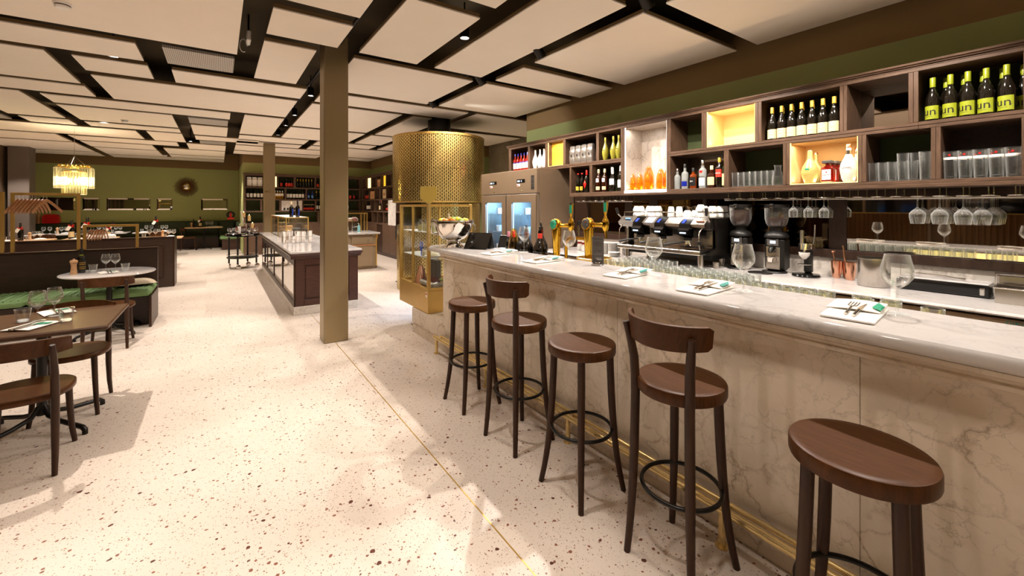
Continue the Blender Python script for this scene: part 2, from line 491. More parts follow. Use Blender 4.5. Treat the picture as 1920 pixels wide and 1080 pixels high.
        s.add(A + B, [(ids[k], o + ids[k], o + ids[(k + 1) % len(ids)], ids[(k + 1) % len(ids)]) for k in range(len(ids))])
        return s
    def mesh(s, name, mat):
        me = bpy.data.meshes.new(name)
        me.from_pydata(s.v, [], s.f)
        me.polygons.foreach_set('use_smooth', s.s)
        me.materials.append(M[mat] if isinstance(mat, str) else mat)
        me.update()
        return me
    def build(s, name, mat, parent=None, loc=None, rz=0):
        o = bpy.data.objects.new(name, s.mesh(name, mat)); COL.objects.link(o)
        if parent: o.parent = parent
        if loc: o.location = loc
        if rz: o.rotation_euler.z = rz
        return o

def tag(o, label, cat, group=None):
    o['label'] = label; o['category'] = cat
    if group: o['group'] = group
    return o
def thing(name, label, cat, loc=(0, 0, 0), rz=0, group=None):
    o = bpy.data.objects.new(name, None); COL.objects.link(o)
    o.empty_display_size = .05
    o.location = loc; o.rotation_euler.z = rz
    return tag(o, label, cat, group)
def struct(name, mb, mat):
    o = mb.build(name, mat); o['kind'] = 'structure'
    return o
KIDS = {}
def copy_thing(o, loc, rz=None, label=None, group=None, scale=None):
    c = o.copy(); COL.objects.link(c); c.location = loc
    if rz is not None: c.rotation_euler.z = rz
    if scale: c.scale = (scale,) * 3
    if label: c['label'] = label
    if group: c['group'] = group
    for ch in o.children:
        d = ch.copy(); COL.objects.link(d); d.parent = c
        for g in ch.children:
            e = g.copy(); COL.objects.link(e); e.parent = d
    return c
class Proto:
    """first call moves the prototype itself, later calls copy it"""
    def __init__(s, o):
        s.o = o; s.used = False
    def put(s, loc, rz=0, label=None, group=None, scale=None):
        if not s.used:
            s.used = True
            s.o.location = loc; s.o.rotation_euler.z = rz
            if scale: s.o.scale = (scale,) * 3
            if label: s.o['label'] = label
            if group: s.o['group'] = group
            return s.o
        return copy_thing(s.o, loc, rz, label, group, scale)
ORD = ['leftmost', 'second', 'third', 'fourth', 'fifth', 'sixth', 'seventh', 'eighth', 'ninth', 'tenth', 'eleventh', 'twelfth',
       'thirteenth', 'fourteenth', 'fifteenth', 'sixteenth', 'seventeenth', 'eighteenth']
def nth(i, n=None):
    if i == 0: return 'leftmost'
    if n and i == n - 1: return 'rightmost'
    return ORD[i] + ' from left'
def text(body, size, mat, parent, loc, rot, name='lettering', ext=.0006, align='CENTER', bend=0):
    """raised lettering; bend wraps it round an upright cylinder of that radius (then loc is on its axis, reading from +x)"""
    c = bpy.data.curves.new(name, 'FONT'); c.body = body; c.size = size; c.extrude = ext
    c.align_x = align; c.align_y = 'CENTER'; c.resolution_u = 2
    o = bpy.data.objects.new(name, c); COL.objects.link(o)
    bpy.context.view_layer.update()
    me = bpy.data.meshes.new_from_object(o.evaluated_get(bpy.context.evaluated_depsgraph_get()))
    bpy.data.objects.remove(o); bpy.data.curves.remove(c)
    if bend:
        for v in me.vertices:
            x, y, z = v.co; a = x / bend; r = bend + z
            v.co = (r * math.cos(a), r * math.sin(a), y)
    me.materials.clear(); me.materials.append(M[mat])
    q = bpy.data.objects.new(name, me); COL.objects.link(q)
    q.parent = parent; q.location = loc; q.rotation_euler = (0, 0, 0) if bend else rot
    return q
FACE_MX = (PI / 2, 0, -PI / 2)       # lettering that faces -x
FACE_MY = (PI / 2, 0, 0)             # lettering that faces -y
# ------------------------------------------------------------------ the room
fl = struct('floor', MB().bx(-6, 7, -4, 20.2, -.2, 0), 'terrazzo')
MB().bx(1.0875, 1.0945, -3.9, 12.7, -.01, .0012).build('brass_strip', 'brass_satin', fl)
MB().bx(-4.6, -4.593, -3.9, 19.8, -.01, .0012).build('brass_strip', 'brass_satin', fl)
struct('wall_right', MB().bx(4.72, 6.9, -4, 6.3, 0, 3.6), 'wall_right')
struct('wall_kitchen', MB().bx(6.3, 6.5, 6.3, 10.2, 0, 3.6), 'stone_wall')
struct('wall_recess', MB().bx(4.72, 6.9, 10.2, 16.1, 0, 3.6), 'wall_right')
struct('wall_rear_right', MB().bx(.64, 6.9, 16.1, 20, 0, 3.6), 'wall_back')
struct('wall_back', MB().bx(-6.2, .64, 19.9, 20.1, 0, 3.6), 'wall_back')
struct('wall_left', MB().bx(-6.2, -6, -4, 20, 0, 3.6), 'brown_paint')
struct('wall_front', MB().bx(-6.2, 6.9, -4.2, -4, 0, 3.6), 'wall_back')
ce = struct('ceiling', MB().bx(-6.2, 6.9, -4.2, 20.1, 3.6, 3.8), 'slab')
# hung panels: columns of fixed width between the slots, rows that step 2.55 m apart
ZP = 3.22
PANELS = []
def pan(x0, x1, y0, y1):
    PANELS.append((x0, x1, y0, y1))
pan(-3.6, .165, 4.0, 5.535); pan(-3.6, -.705, 5.765, 6.395); pan(-3.2, -1.54, 6.56, 8.055); pan(-1.335, -.697, 6.6, 7.223)
pan(-4.2, -1.535, 8.21, 8.9); pan(-1.335, 1.026, 7.45, 8.905); pan(-.473, 1.036, 6.62, 7.25); pan(.378, .864, 4.92, 6.41)
pan(.378, 1.027, 4.058, 4.698); pan(-.6, 1.028, 2.4, 3.84); pan(1.252, 1.91, 3.24, 4.706); pan(1.252, 2.79, 4.92, 6.455)
pan(2.138, 2.79, 2.34, 4.71); pan(3.015, 4.575, 2.34, 3.87); pan(3.02, 4.57, 4.09, 4.72); pan(3.004, 4.565, 4.92, 6.45)
pan(3.84, 6.1, 6.63, 8.13); pan(4.6, 6.1, 8.4, 9.95); pan(.9, 1.917, 1.5, 3.0); pan(3.028, 4.568, .97, 2.125)
pan(1.25, 3.67, 6.64, 7.3); pan(1.25, 2.753, 7.48, 9.75); pan(2.985, 3.625, 7.505, 9.866); pan(1.245, 2.78, 9.95, 11.57)
pan(2.96, 3.643, 10.04, 11.54); pan(-3.1, -2.376, 9.06, 11.36); pan(-2.17, .174, 9.1, 9.75); pan(-2.18, -.704, 9.91, 11.4)
pan(-.47, .16, 10.83, 12.215); pan(.39, 1.03, 9.11, 11.5); pan(-.464, .855, 12.43, 13.144)
pan(.399, 1.88, 11.72, 12.56); pan(-3.9, -1.51, 12.4, 13.8); pan(-1.32, -.70, 12.32, 13.887); pan(-6, -3.3, 9.06, 11.36)
pan(-6, -3.8, 6.56, 8.9); pan(-6, -3.85, 4.0, 6.4); pan(-3.03, -2.38, 11.55, 12.2); pan(-2.17, -.704, 11.6, 12.15)
# far rows
for x0, x1, y0, y1 in [(-6, -4.1, 11.6, 13.8), (-6, -3.1, 14.0, 15.4), (-2.9, -.9, 14.05, 14.9), (-.7, .16, 14.1, 15.4), (.38, 1.88, 12.78, 13.5),
                       (.38, 2.78, 13.7, 14.9), (2.1, 3.6, 11.75, 12.5), (2.1, 2.78, 12.7, 13.5), (3.0, 4.6, 12.7, 14.9), (3.84, 4.6, 10.3, 12.5),
                       (-2.9, -1.5, 15.1, 16.3), (-6, -3.1, 15.6, 17.9), (-1.3, .16, 15.6, 17.2), (-2.9, -1.5, 16.5, 18.3), (-1.3, .16, 17.4, 18.3),
                       (-6, -3.1, 18.1, 19.3), (-2.9, .16, 18.5, 19.4), (.38, 2.78, 15.1, 15.95), (3.0, 4.6, 15.1, 15.95),
                       (-3.6, -.8, 1.6, 3.8), (-3.6, .7, -.6, 1.4), (-6, -3.85, -.6, 3.8), (.9, 1.917, -.6, 1.3), (2.138, 2.79, -.6, 2.1),
                       (3.028, 4.568, -.6, .77), (-6, -1, -3.8, -.8), (-.8, 1.9, -3.8, -.8), (2.14, 4.57, -3.8, -.8)]:
    pan(x0, x1, y0, y1)
EDGE = .012
for x0, x1, y0, y1 in PANELS:
    p = MB().bx(x0, x1, y0, y1, ZP, ZP + EDGE).build('ceiling_panel', 'panel_white', ce)
    MB().bx(x0 + .004, x1 - .004, y0 + .004, y1 - .004, ZP + EDGE, ZP + .045).build('panel_frame', 'panel_edge', p)
# perforated air grilles among the panels
t = NT('grille'); b = t.bsdf(lin('#b9b3ab'), .5, .3)
wv = t.n('ShaderNodeTexWave', wave_type='BANDS', bands_direction='X'); t.l(t.coord((1, .15, 1), 'World'), wv.inputs[0])
wv.inputs['Scale'].default_value = 18
t.l(t.ramp(wv.outputs['Fac'], [(.35, lin('#8c867e')), (.6, lin('#c9c3ba'))]).outputs[0], b.inputs['Base Color'])
M['grille'] = t.m
for x0, x1, y0, y1 in [(-.49, .147, 5.72, 6.34), (-.475, .151, 9.96, 10.63), (-4.3, -3.25, 11.6, 12.1), (-.4, .15, 13.3, 13.9)]:
    MB().bx(x0, x1, y0, y1, ZP + .002, ZP + .03).build('air_grille', 'grille', ce)
# ducts and rails seen in the slots
MB().tube([(1.14, -3, 3.42), (1.14, 15.9, 3.42)], .02, 8).build('track_rail', 'black_metal', ce)
MB().tube([(2.9, -3, 3.42), (2.9, 6.3, 3.42)], .02, 8).build('track_rail', 'black_metal', ce)
MB().tube([(-5.8, 4.72, 3.5), (.2, 4.72, 3.5)], .035, 8).build('ceiling_pipe', 'black_metal', ce)
# smoke detectors
def detector(x, y, label):
    r = thing('smoke_detector', label, 'smoke detector', (x, y, ZP))
    MB().lathe([(0, -.05), (.042, -.048), (.05, -.036), (.05, -.03)], 20).build('sensor_head', 'white', r)
    MB().lathe([(.046, -.03), (.046, -.022)], 20).build('vent_slot', 'ink', r)
    MB().lathe([(.05, -.022), (.058, -.02), (.06, 0), (0, 0)], 20).build('base_ring', 'white', r)
detector(-1.05, 4.94, 'round white smoke detector on the big ceiling panel at upper left')
detector(-1.49, 10.96, 'small white smoke detector on the ceiling panel left of the grey grille')
detector(-1.43, 17.75, 'tiny white smoke detector on the farthest ceiling panels by the green wall')
detector(2.15, 11.1, 'small white smoke detector on the ceiling panel left of the brass drum')
# steel columns clad in bronze sheet
def column(x0, y0, label):
    r = thing('steel_column', label, 'column', (x0, y0, 0))
    MB().cb(0, .26, 0, .26, 0, 3.6, .008).build('cladding', 'bronze', r)
    MB().bx(-.0012, .0, .02, .026, 0, 3.6).build('seam', 'ink', r)
    return r
column(.974, 5.09, 'tall bronze clad steel column in front of the island')
c2 = column(.974, 12.79, 'far bronze clad column behind the bar trolley, with gilt restroom lettering')
text('WC', .085, 'gold', c2, (.085, -.001, 1.93), FACE_MY)
text('\u2197', .075, 'gold', c2, (.20, -.001, 1.93), FACE_MY, 'arrow_sign')
# pillars and dark corner at the left
struct('trim_1', MB().cb(-4.76, -4.35, 17.4, 17.9, 0, 3.6, .01), 'grey_pillar')
struct('trim_2', MB().cb(-5.4, -4.86, 17.2, 17.9, 0, 3.6, .01), 'brown_paint')
# windows with night outside and half-height curtains on the left wall
for i, y0 in enumerate((-3.2, -.2, 2.8, 5.8)):
    wd = struct('window_%d' % (i + 1), MB().bx(-5.995, -5.985, y0, y0 + 2.6, .3, 2.9), 'night_glass')
    f = MB()
    for a, b_ in ((y0 - .06, y0), (y0 + 1.27, y0 + 1.33), (y0 + 2.6, y0 + 2.66)):
        f.bx(-6, -5.94, a, b_, .24, 2.96)
    f.bx(-6, -5.94, y0, y0 + 2.6, .24, .3); f.bx(-6, -5.94, y0, y0 + 2.6, 2.9, 2.96)
    f.build('window_frame', 'taupe', wd)
    cu = thing('cafe_curtain', 'brown half-height curtain across the %s dark window of the left wall' % ('first', 'second', 'third', 'fourth')[i], 'curtain', (-5.9, y0, 0), 0)
    MB().slab(lambda u, v, n=26: ((.035 * math.sin(u * n * 2 * PI), 2.6 * u, .1 + 1.25 * v), (1, 0, 0)), 160, 1, .006).build('drape', 'curtain', cu)
    MB().tube([(0, -.05, 1.37), (0, 2.65, 1.37)], .012, 8).build('curtain_rod', 'brass_satin', cu)
# baseboards
struct('baseboard_back', MB().bx(-6, .6, 19.88, 19.9, 0, .1), 'dark_wood')
struct('baseboard_left', MB().bx(-6, -5.98, -4, 19.8, 0, .1), 'dark_wood')

# ------------------------------------------------------------------ spot lamp bodies
def lamp(x, y, z, tx, label, r=.045, h=.13):
    o = thing('track_spotlight', label, 'spotlight', (x, y, z), 0, 'track spotlights in the ceiling slots')
    b = MB(); b.lathe([(0, h), (r * .8, h), (r, h - .01), (r, 0), (r * .86, 0), (r * .86, .02), (0, .02)], 20)
    q = b.build('lamp_body', 'black_metal', o); q.rotation_euler.y = tx
    f = MB().lathe([(0, .012), (r * .84, .012)], 20).build('lamp_face', 'lamp_face', o); f.rotation_euler.y = tx
    MB().tube([(0, 0, h * .9), (0, 0, .31)], .008, 6).build('lamp_stem', 'black_metal', o)
for i, (x, y) in enumerate([(1.14, 5.75), (1.14, 6.95), (1.14, 8.6), (1.14, 9.8), (1.14, 11.2)]):
    lamp(x, y, 3.215, 0, 'small black spotlight in the slot behind the bronze column, %s' % ('nearest', 'second nearest', 'third nearest', 'fourth nearest', 'farthest')[i])
for i, (x, y) in enumerate([(2.87, 6.3), (2.87, 4.78), (2.87, 3.55), (2.87, 2.17)]):
    lamp(x, y, 3.16, -.7, 'dark tilted spotlight in the slot over the bar, %s' % ('farthest', 'second farthest', 'third farthest', 'nearest')[i], .05, .15)
for i, (x, y, t_) in enumerate([(2.03, 3.75, 'over the near right ceiling'), (-.975, 6.47, 'left of the square grille'), (-2.19, 8.98, 'near the left frame edge'),
                            (-.26, 8.98, 'left of the bronze column'), (-1.885, 11.55, 'left, above the dining benches'), (-3.1, 13.8, 'far left above the chandelier'), (-.6, 13.8, 'far, short of the green wall'), (-.2, 16.4, 'farthest, by the green wall')]):
    o = thing('recessed_downlight', 'small round glowing downlight in the ceiling slot %s' % t_, 'downlight', (x, y, 3.24))
    MB().lathe([(.05, .10), (.05, .0), (.042, 0), (.042, .012)], 20).build('lamp_body', 'black_metal', o)
    MB().lathe([(0, .008), (.043, .008)], 20).build('lamp_face', 'lamp_face', o)
    MB().tube([(0, 0, .09), (0, 0, .36)], .01, 6).build('lamp_stem', 'black_metal', o)
# wireless router tucked in the slot
o = thing('wireless_router', 'white router with a cable loop in the slot beside the square panel', 'router', (.262, 5.32, 3.36))
MB().cb(-.02, .02, -.09, .09, -.06, .05, .01).build('router_body', 'white', o)
MB().tube([(-.01 + .035 * math.cos(a) - .035, .02 + .0 * a, -.09 + .07 * math.sin(a)) for a in [i * .4 for i in range(14)]], .004, 6).build('cable', 'white', o)
MB().tube([(0, -.02, .05), (0, -.02, .235)], .01, 6).build('bracket', 'black_metal', o)
# ------------------------------------------------------------------ the bar
bar = thing('bar_counter', 'long marble clad bar counter along the right, brass foot rail below', 'bar', (0, 0, 0))
XF = 1.97
ys = [-2.0, -.62, .55, 1.72, 2.92, 4.12]
for a, b_ in zip(ys, ys[1:]):
    MB().cb(XF, XF + .03, a + .0008, b_ - .0008, .122, 1.0, .0015).build('marble_slab', 'bar_marble', bar)
for a, b_ in zip([-2.0, -.2, 1.3, 2.75, 3.9], [-.2, 1.3, 2.75, 3.9, 5.0]):
    MB().cb(XF + .008, XF + .04, a + .0008, b_ - .0008, 0, .12, .002).build('plinth_slab', 'bar_marble', bar)
MB().cb(XF, XF + .5, 4.12, 5.0, .122, .303, .002).build('marble_slab', 'bar_marble', bar)
MB().bx(XF + .03, XF + .5, 4.085, 4.119, .122, 1.0).build('end_slab', 'bar_marble', bar)
MB().bx(XF + .04, 2.42, -2, 4.085, 0, 1.055).build('core', 'dark_wood', bar)
MB().bx(XF + .04, 2.46, 4.13, 4.98, 0, .12).build('core', 'dark_wood', bar)
# stepped moulding under the top
mo = [(XF + .03, .985), (XF - .004, .985), (XF - .016, .992), (XF - .018, 1.006), (XF - .008, 1.012), (XF - .010, 1.020), (XF - .028, 1.030), (XF - .034, 1.047), (XF - .022, 1.054), (XF + .03, 1.056)]
MB().ext(mo, 'y', -2.0, 4.14).build('moulding', 'bar_marble', bar)
# fluted lit back panel on the bartender side
MB().bx(2.421, 2.427, -2, 3.2, .1, .9).build('back_panel', 'led_yellow', bar)
MB().bx(2.421, 2.427, -2, 3.2, .99, 1.05).build('light_panel', 'led_yellow', bar)
fb = MB()
for i in range(130):
    y = -1.98 + i * .04
    fb.cyl(2.438, y, .1, 1.05, .010, 6)
fb.build('fluted_glass', 'thick_glass', bar)['kind'] = 'stuff'
# foot rail
fr = MB(); fr.tube([(1.875, -2, .172), (1.875, 4.13, .172)], .019, 14)
frr = fr.build('foot_rail', 'brass', bar)
MB().tube([(1.935, -2, .172), (1.935, 4.10, .172)], .013, 12).build('rear_rod', 'brass', frr)
for y in (-1.0, 0.0, 1.03, 2.065, 3.1, 4.10):
    p = MB(); p.cyl(1.885, y, .0, .16, .016, 12); p.cyl(1.885, y, 0, .006, .03, 14)
    p.tube([(1.885, y, .15), (1.975, y, .15)], .010, 8)
    p.build('rail_post', 'brass', frr)
# worktop with bull-nosed edge and rounded far end
top = thing('bar_worktop', 'veined white marble bar top with bull nose edge and rounded far end', 'worktop', (0, 0, 0))
# simple closed outline (no notch): straight back edge
def outline(off):
    x0, x1 = 1.90 + off, 2.445
    P = [(x1, -2.0), (x0, -2.0), (x0, 4.30)]
    r = .24 - off
    for i in range(1, 9):
        a = PI - (PI / 2) * i / 8
        P.append((2.14 + r * math.cos(a), 4.30 + r * math.sin(a)))
    P.append((x1, 4.54 - off))
    return P
prof = [(.022, 1.056), (.006, 1.058), (.0, 1.068), (-.003, 1.08), (0, 1.092), (.007, 1.101), (.02, 1.105)]
vs = []; fs = []
n0 = len(outline(0))
for off, z in prof:
    vs += [(x, y, z) for x, y in outline(off)]
for k in range(len(prof) - 1):
    for i in range(n0):
        j = (i + 1) % n0
        fs.append((k * n0 + i, k * n0 + j, (k + 1) * n0 + j, (k + 1) * n0 + i)[::-1])
tm = MB(); tm.add(vs, fs, True)
tm.add(vs[-n0:], [tuple(range(n0))[::-1]]); tm.add(vs[:n0], [tuple(range(n0))])
tm.build('marble_top', 'top_marble', top)
# ------------------------------------------------------------------ stools and chairs
def leg_path(ang, r0, z0, r1, flare, n=8, top=None):
    P = []
    for i in range(n + 1):
        u = i / n
        r = r0 + (r1 - r0) * (.35 * u + .65 * u ** 3.2)
        P.append((r * math.cos(ang), r * math.sin(ang), z0 * (1 - u)))
    return P
def make_stool(back, label):
    o = thing('bar_stool', label, 'stool', group='bar stools along the marble counter')
    R_ = .186
    MB().lathe([(0, .743), (R_ - .012, .743), (R_ - .003, .748), (R_, .756), (R_, .790), (R_ - .003, .797), (R_ - .010, .800), (R_ - .03, .799), (0, .795)], 48).build('seat', 'seat_wood', o)
    for k, a in enumerate((PI / 4, -PI / 4, 3 * PI / 4, -3 * PI / 4)):
        rear = k >= 2
        if back and rear:
            P = leg_path(a, .19, .80, .228, .03, 10)[::-1]
            P = P[:-1] + [(.193 * math.cos(a), .193 * math.sin(a), .80), (.197 * math.cos(a), .197 * math.sin(a), .88), (.212 * math.cos(a), .212 * math.sin(a), .96), (.232 * math.cos(a), .232 * math.sin(a), 1.035)]
            rs = [.0145 + .0055 * min(1, i / 5) for i in range(len(P))]; rs[-1] = .015; rs[-2] = .018
            MB().tube(P, rs, 12).build('leg', 'chair_wood', o)
        else:
            P = leg_path(a, .152, .76, .226, .03, 10)[::-1]
            MB().tube(P, [.0145 + .0055 * min(1, i / 6) for i in range(len(P))], 12).build('leg', 'chair_wood', o)
    rr = .164
    MB().tube([(rr * math.cos(i * PI / 24), rr * math.sin(i * PI / 24), .33) for i in range(48)], .0095, 8, True).build('foot_ring', 'black_metal', o)
    if back:
        def fn(u, v):
            a = PI + (u - .5) * 2 * 1.18
            z = .985 + .095 * v - .012 * math.cos((u - .5) * PI) * (1 - v)
            r = .205 + .012 * (v) - .0
            if u in (0, 1): z += (.012 if v == 0 else -.012 if v == 1 else 0)
            return ((r * math.cos(a), r * math.sin(a), z), (math.cos(a), math.sin(a), -.1))
        MB().slab(fn, 28, 5, .016).build('backrest', 'seat_wood', o)
    return o
pa = Proto(make_stool(False, 'x')); pb = Proto(make_stool(True, 'x'))
pa.put((1.655, 2.935, 0), 0, 'dark round backless bar stool farthest along the counter, by the brass display case')
pb.put((1.655, 2.295, 0), .06, 'dark wooden bar stool with curved backrest, second from the far end')
pa.put((1.655, 1.70, 0), 0, 'dark round backless bar stool in the middle, between the two backed stools')
pb.put((1.665, 1.095, 0), -.03, 'nearest dark wooden bar stool with curved backrest')
pa.put((1.64, .46, 0), .1, 'backless bar stool largest and nearest at the bottom right')

def make_chair(label):
    o = thing('dining_chair', label, 'chair', group='dark wooden dining chairs')
    pts = []
    for i in range(40):
        a = 2 * PI * i / 40
        c, s = math.cos(a), math.sin(a)
        pts.append((.215 * math.copysign(abs(c) ** .8, c), .215 * math.copysign(abs(s) ** .85, s)))
    q = MB()
    vs = []
    for k, z in ((1 - .06, .418), (1, .426), (1, .452), (1 - .05, .460)):
        vs += [(x * k, y * k, z) for x, y in pts]
    n = 40
    q.add(vs, [(k * n + i, k * n + (i + 1) % n, (k + 1) * n + (i + 1) % n, (k + 1) * n + i) for k in range(3) for i in range(n)], True)
    q.add(vs[-n:], [tuple(range(n))]); q.add(vs[:n], [tuple(range(n))[::-1]])
    q.build('seat', 'seat_wood', o)
    for sy in (1, -1):
        MB().tube([(.165, sy * .15, .43), (.172, sy * .157, .25), (.182, sy * .165, .1), (.20, sy * .175, 0)], [.019, .017, .015, .013], 10).build('leg', 'chair_wood', o)
        MB().tube([(-.245, sy * .18, 0), (-.212, sy * .175, .12), (-.198, sy * .172, .28), (-.198, sy * .172, .44), (-.205, sy * .172, .58), (-.232, sy * .172, .69), (-.25, sy * .172, .755)],
                  [.013, .016, .019, .02, .018, .016, .012], 10).build('leg', 'chair_wood', o)
    def fn(u, v):
        a = PI + (u - .5) * 2 * 1.0
        r = .262; z = .685 + .105 * v - .02 * (abs(u - .5) * 2) ** 2 * (1 if v > .5 else -.3)
        return ((r * math.cos(a) + .035 - .02 * v, r * math.sin(a), z), (math.cos(a), math.sin(a), -.15))
    MB().slab(fn, 24, 4, .016).build('backrest', 'seat_wood', o)
    return o
CH = Proto(make_chair('x'))
def table_base(o, r=.36, hz=.72):
    MB().cyl(0, 0, .1, hz, .028, 16).build('pedestal', 'black_metal', o)
    for k in range(4):
        a = PI / 4 + k * PI / 2
        c, s = math.cos(a), math.sin(a)
        MB().tube([(.01 * c, .01 * s, .17), (.06 * c, .06 * s, .10), (.16 * c, .16 * s, .07), (.9 * r * c, .9 * r * s, .05), (r * c, r * s, .045), ((r + .02) * c, (r + .02) * s, .028), ((r + .02) * c, (r + .02) * s, 0)], .016, 8).build('foot', 'black_metal', o)
    MB().bx(-.16, .16, -.16, .16, hz - .02, hz).build('mount_plate', 'black_metal', o)
def square_table(x, y, w_, d, mat, label, z=.75, rz=0, group=None):
    o = thing('dining_table', label, 'table', (x, y, 0), rz, group)
    MB().cb(-w_ / 2, w_ / 2, -d / 2, d / 2, z - .03, z, .008).build('tabletop', mat, o)
    table_base(o, min(w_, d) * .44, z - .03)
    return o
square_table(-1.01, 4.28, .80, .80, 'table_wood', 'dark square wooden dining table at the left edge, laid with glasses')
CH.put((-.955, 3.74, 0), PI / 2, 'dark wooden chair nearest the camera, its back to us at the left edge')
CH.put((-.915, 4.54, 0), -PI / 2, 'dark wooden chair tucked under the far side of the square table')
o = thing('dining_table', 'round white marble bistro table in front of the long green bench', 'table', (-1.10, 7.06, 0))
MB().lathe([(0, .722), (.41, .722), (.432, .728), (.44, .738), (.436, .747), (.425, .75), (0, .75)], 48).build('tabletop', 'top_marble', o)
table_base(o, .34, .722)
CH.put((-1.0, 6.42, 0), PI / 2, 'dark wooden chair with its back to us at the round marble table')
# ------------------------------------------------------------------ bottles
def bottle(name, label, cat, prof, body, cap=None, lab=None, n=16, extra=None):
    """prof: (r,z) outline; cap: (z0,z1,r,mat); lab: (z0,z1,r,mat,arc)"""
    o = thing(name, label, cat)
    MB().lathe(prof, n).build('bottle_body', body, o)
    if cap:
        z0, z1, r, m = cap
        MB().lathe([(r, z0), (r, z1 - .003), (r - .002, z1), (0, z1)], n).build('capsule', m, o)
    q = None
    if lab:
        z0, z1, r, m, arc = lab
        q = MB().lathe([(r - .0005, z0), (r, z0 + .0005), (r, z1 - .0005), (r - .0005, z1)], 12, a0=-arc / 2, a1=arc / 2).build('paper_label', m, o)
    if extra: extra(o, q)
    return o
def burg(h=.30, r=.041):
    return [(0, .0), (r * .95, 0), (r, .006), (r, h * .47), (r * .93, h * .54), (r * .62, h * .66), (r * .36, h * .76), (r * .34, h * .97), (r * .37, h * .975), (r * .36, h), (0, h)]
def bord(h=.30, r=.0375):
    return [(0, .0), (r * .95, 0), (r, .006), (r, h * .60), (r * .92, h * .655), (r * .55, h * .71), (r * .38, h * .745), (r * .37, h * .97), (r * .40, h * .975), (r * .39, h), (0, h)]
def spirit(h=.28, r=.038, s=.62):
    return [(0, 0), (r * .95, 0), (r, .006), (r, h * s), (r * .9, h * (s + .05)), (r * .42, h * (s + .12)), (r * .38, h * .98), (0, h)]
def flask(h=.28, r=.05):
    return [(0, 0), (r * .55, 0), (r * .62, .01), (r * .9, h * .22), (r, h * .36), (r * .86, h * .5), (r * .5, h * .66), (r * .3, h * .76), (r * .26, h * .99), (0, h)]
# ------------------------------------------------------------------ long shelf above the back counter
XS, XB = 4.2, 4.54
sh = thing('wall_shelf', 'long dark oak wall shelf with staggered open compartments above the bar', 'shelf')
def board(x0, x1, y0, y1, z0, z1, m='shelf_wood', n='shelf_board'):
    return MB().cb(x0, x1, y0, y1, z0, z1, .0025).build(n, m, sh)
Y0, Y1 = -1.4, 6.135
NI = (2.945, 3.554)
for a, b_ in ((Y0, 1.66), (1.66, 4.566)):
    board(XS, XB, a, b_, 1.69, 1.718); board(XS + .004, XB, a, b_, 1.7185, 1.744)
for a, b_ in ((Y0, .831), (.831, 2.94), (3.560, Y1)):
    board(XS, XB, a, b_, 2.142, 2.168); board(XS + .003, XB, a, b_, 2.116, 2.1415)
board(XS, XB, Y0, Y1, 2.54, 2.566); 
co = [(XB, 2.567), (XS - .002, 2.567), (XS - .002, 2.578), (XS - .014, 2.580), (XS - .016, 2.590), (XS - .026, 2.592), (XS - .028, 2.606), (XB, 2.606)]
MB().ext(co, 'y', Y0, Y1 + .03).build('cornice', 'shelf_wood', sh)
up = [(-.6, -.545), (-.12, -.065), (.29, .341), (.831, .886), (1.258, 1.308), (1.917, 1.978), (2.463, 2.519), (2.892, 2.945), (3.554, 3.614), (3.99, 4.039), (4.655, 4.708), (5.076, 5.125), (5.526, 5.577), (6.065, 6.135)]
lo = [(-.7, -.645), (-.2, -.145), (.298, .349), (.715, .766), (1.134, 1.188), (1.68, 1.734), (2.229, 2.278), (2.895, 2.945), (3.554, 3.614), (4.113, 4.164), (4.534, 4.566)]
def post(a, b_, z0, z1):
    m_ = (a + b_) / 2
    MB().cb(XS + .002, XB, a, m_ - .0006, z0, z1, .002).build('divider', 'shelf_wood_v', sh)
    MB().cb(XS + .002, XB, m_ + .0006, b_, z0, z1, .002).build('divider', 'shelf_wood_v', sh)
for a, b_ in up: post(a, b_, 2.168, 2.54)
for a, b_ in lo: post(a, b_, 1.744, 2.116)
post(2.892, 2.945, 2.116, 2.168); post(3.554, 3.614, 2.116, 2.168)
def back(y0, y1, z0, z1, m, n='back_panel', x=XB):
    return MB().bx(x, x + .012, y0, y1, z0, z1).build(n, m, sh)
M['shelf_green'] = pm('shelf_green', '#46502c', .8, 0, .08, 4)
for y0, y1, m in [(-1.4, .29, 'shelf_green'), (.341, .831, 'shelf_green'), (.886, 1.258, 'mirror'), (1.308, 1.917, 'shelf_green'), (2.519, 2.892, 'shelf_green'), (3.614, 3.99, 'shelf_green'),
                  (4.039, 4.655, 'dark_wood'), (5.125, 5.526, 'dark_wood'), (5.577, 6.065, 'dark_wood')]:
    back(y0, y1, 2.168, 2.54, m)
for y0, y1, m in [(-1.4, .298, 'shelf_green'), (.349, .715, 'dark_wood'), (.766, 1.134, 'shelf_green'), (1.734, 2.229, 'shelf_green'), (2.278, 2.895, 'mirror'),
                  (3.614, 4.113, 'shelf_green'), (4.164, 4.534, 'dark_wood')]:
    back(y0, y1, 1.744, 2.116, m)
M['niche_marble'] = marble('niche_marble', '#cfc4b8', '#6f6357', '#b3a699', 3.4, .3, 1.2)
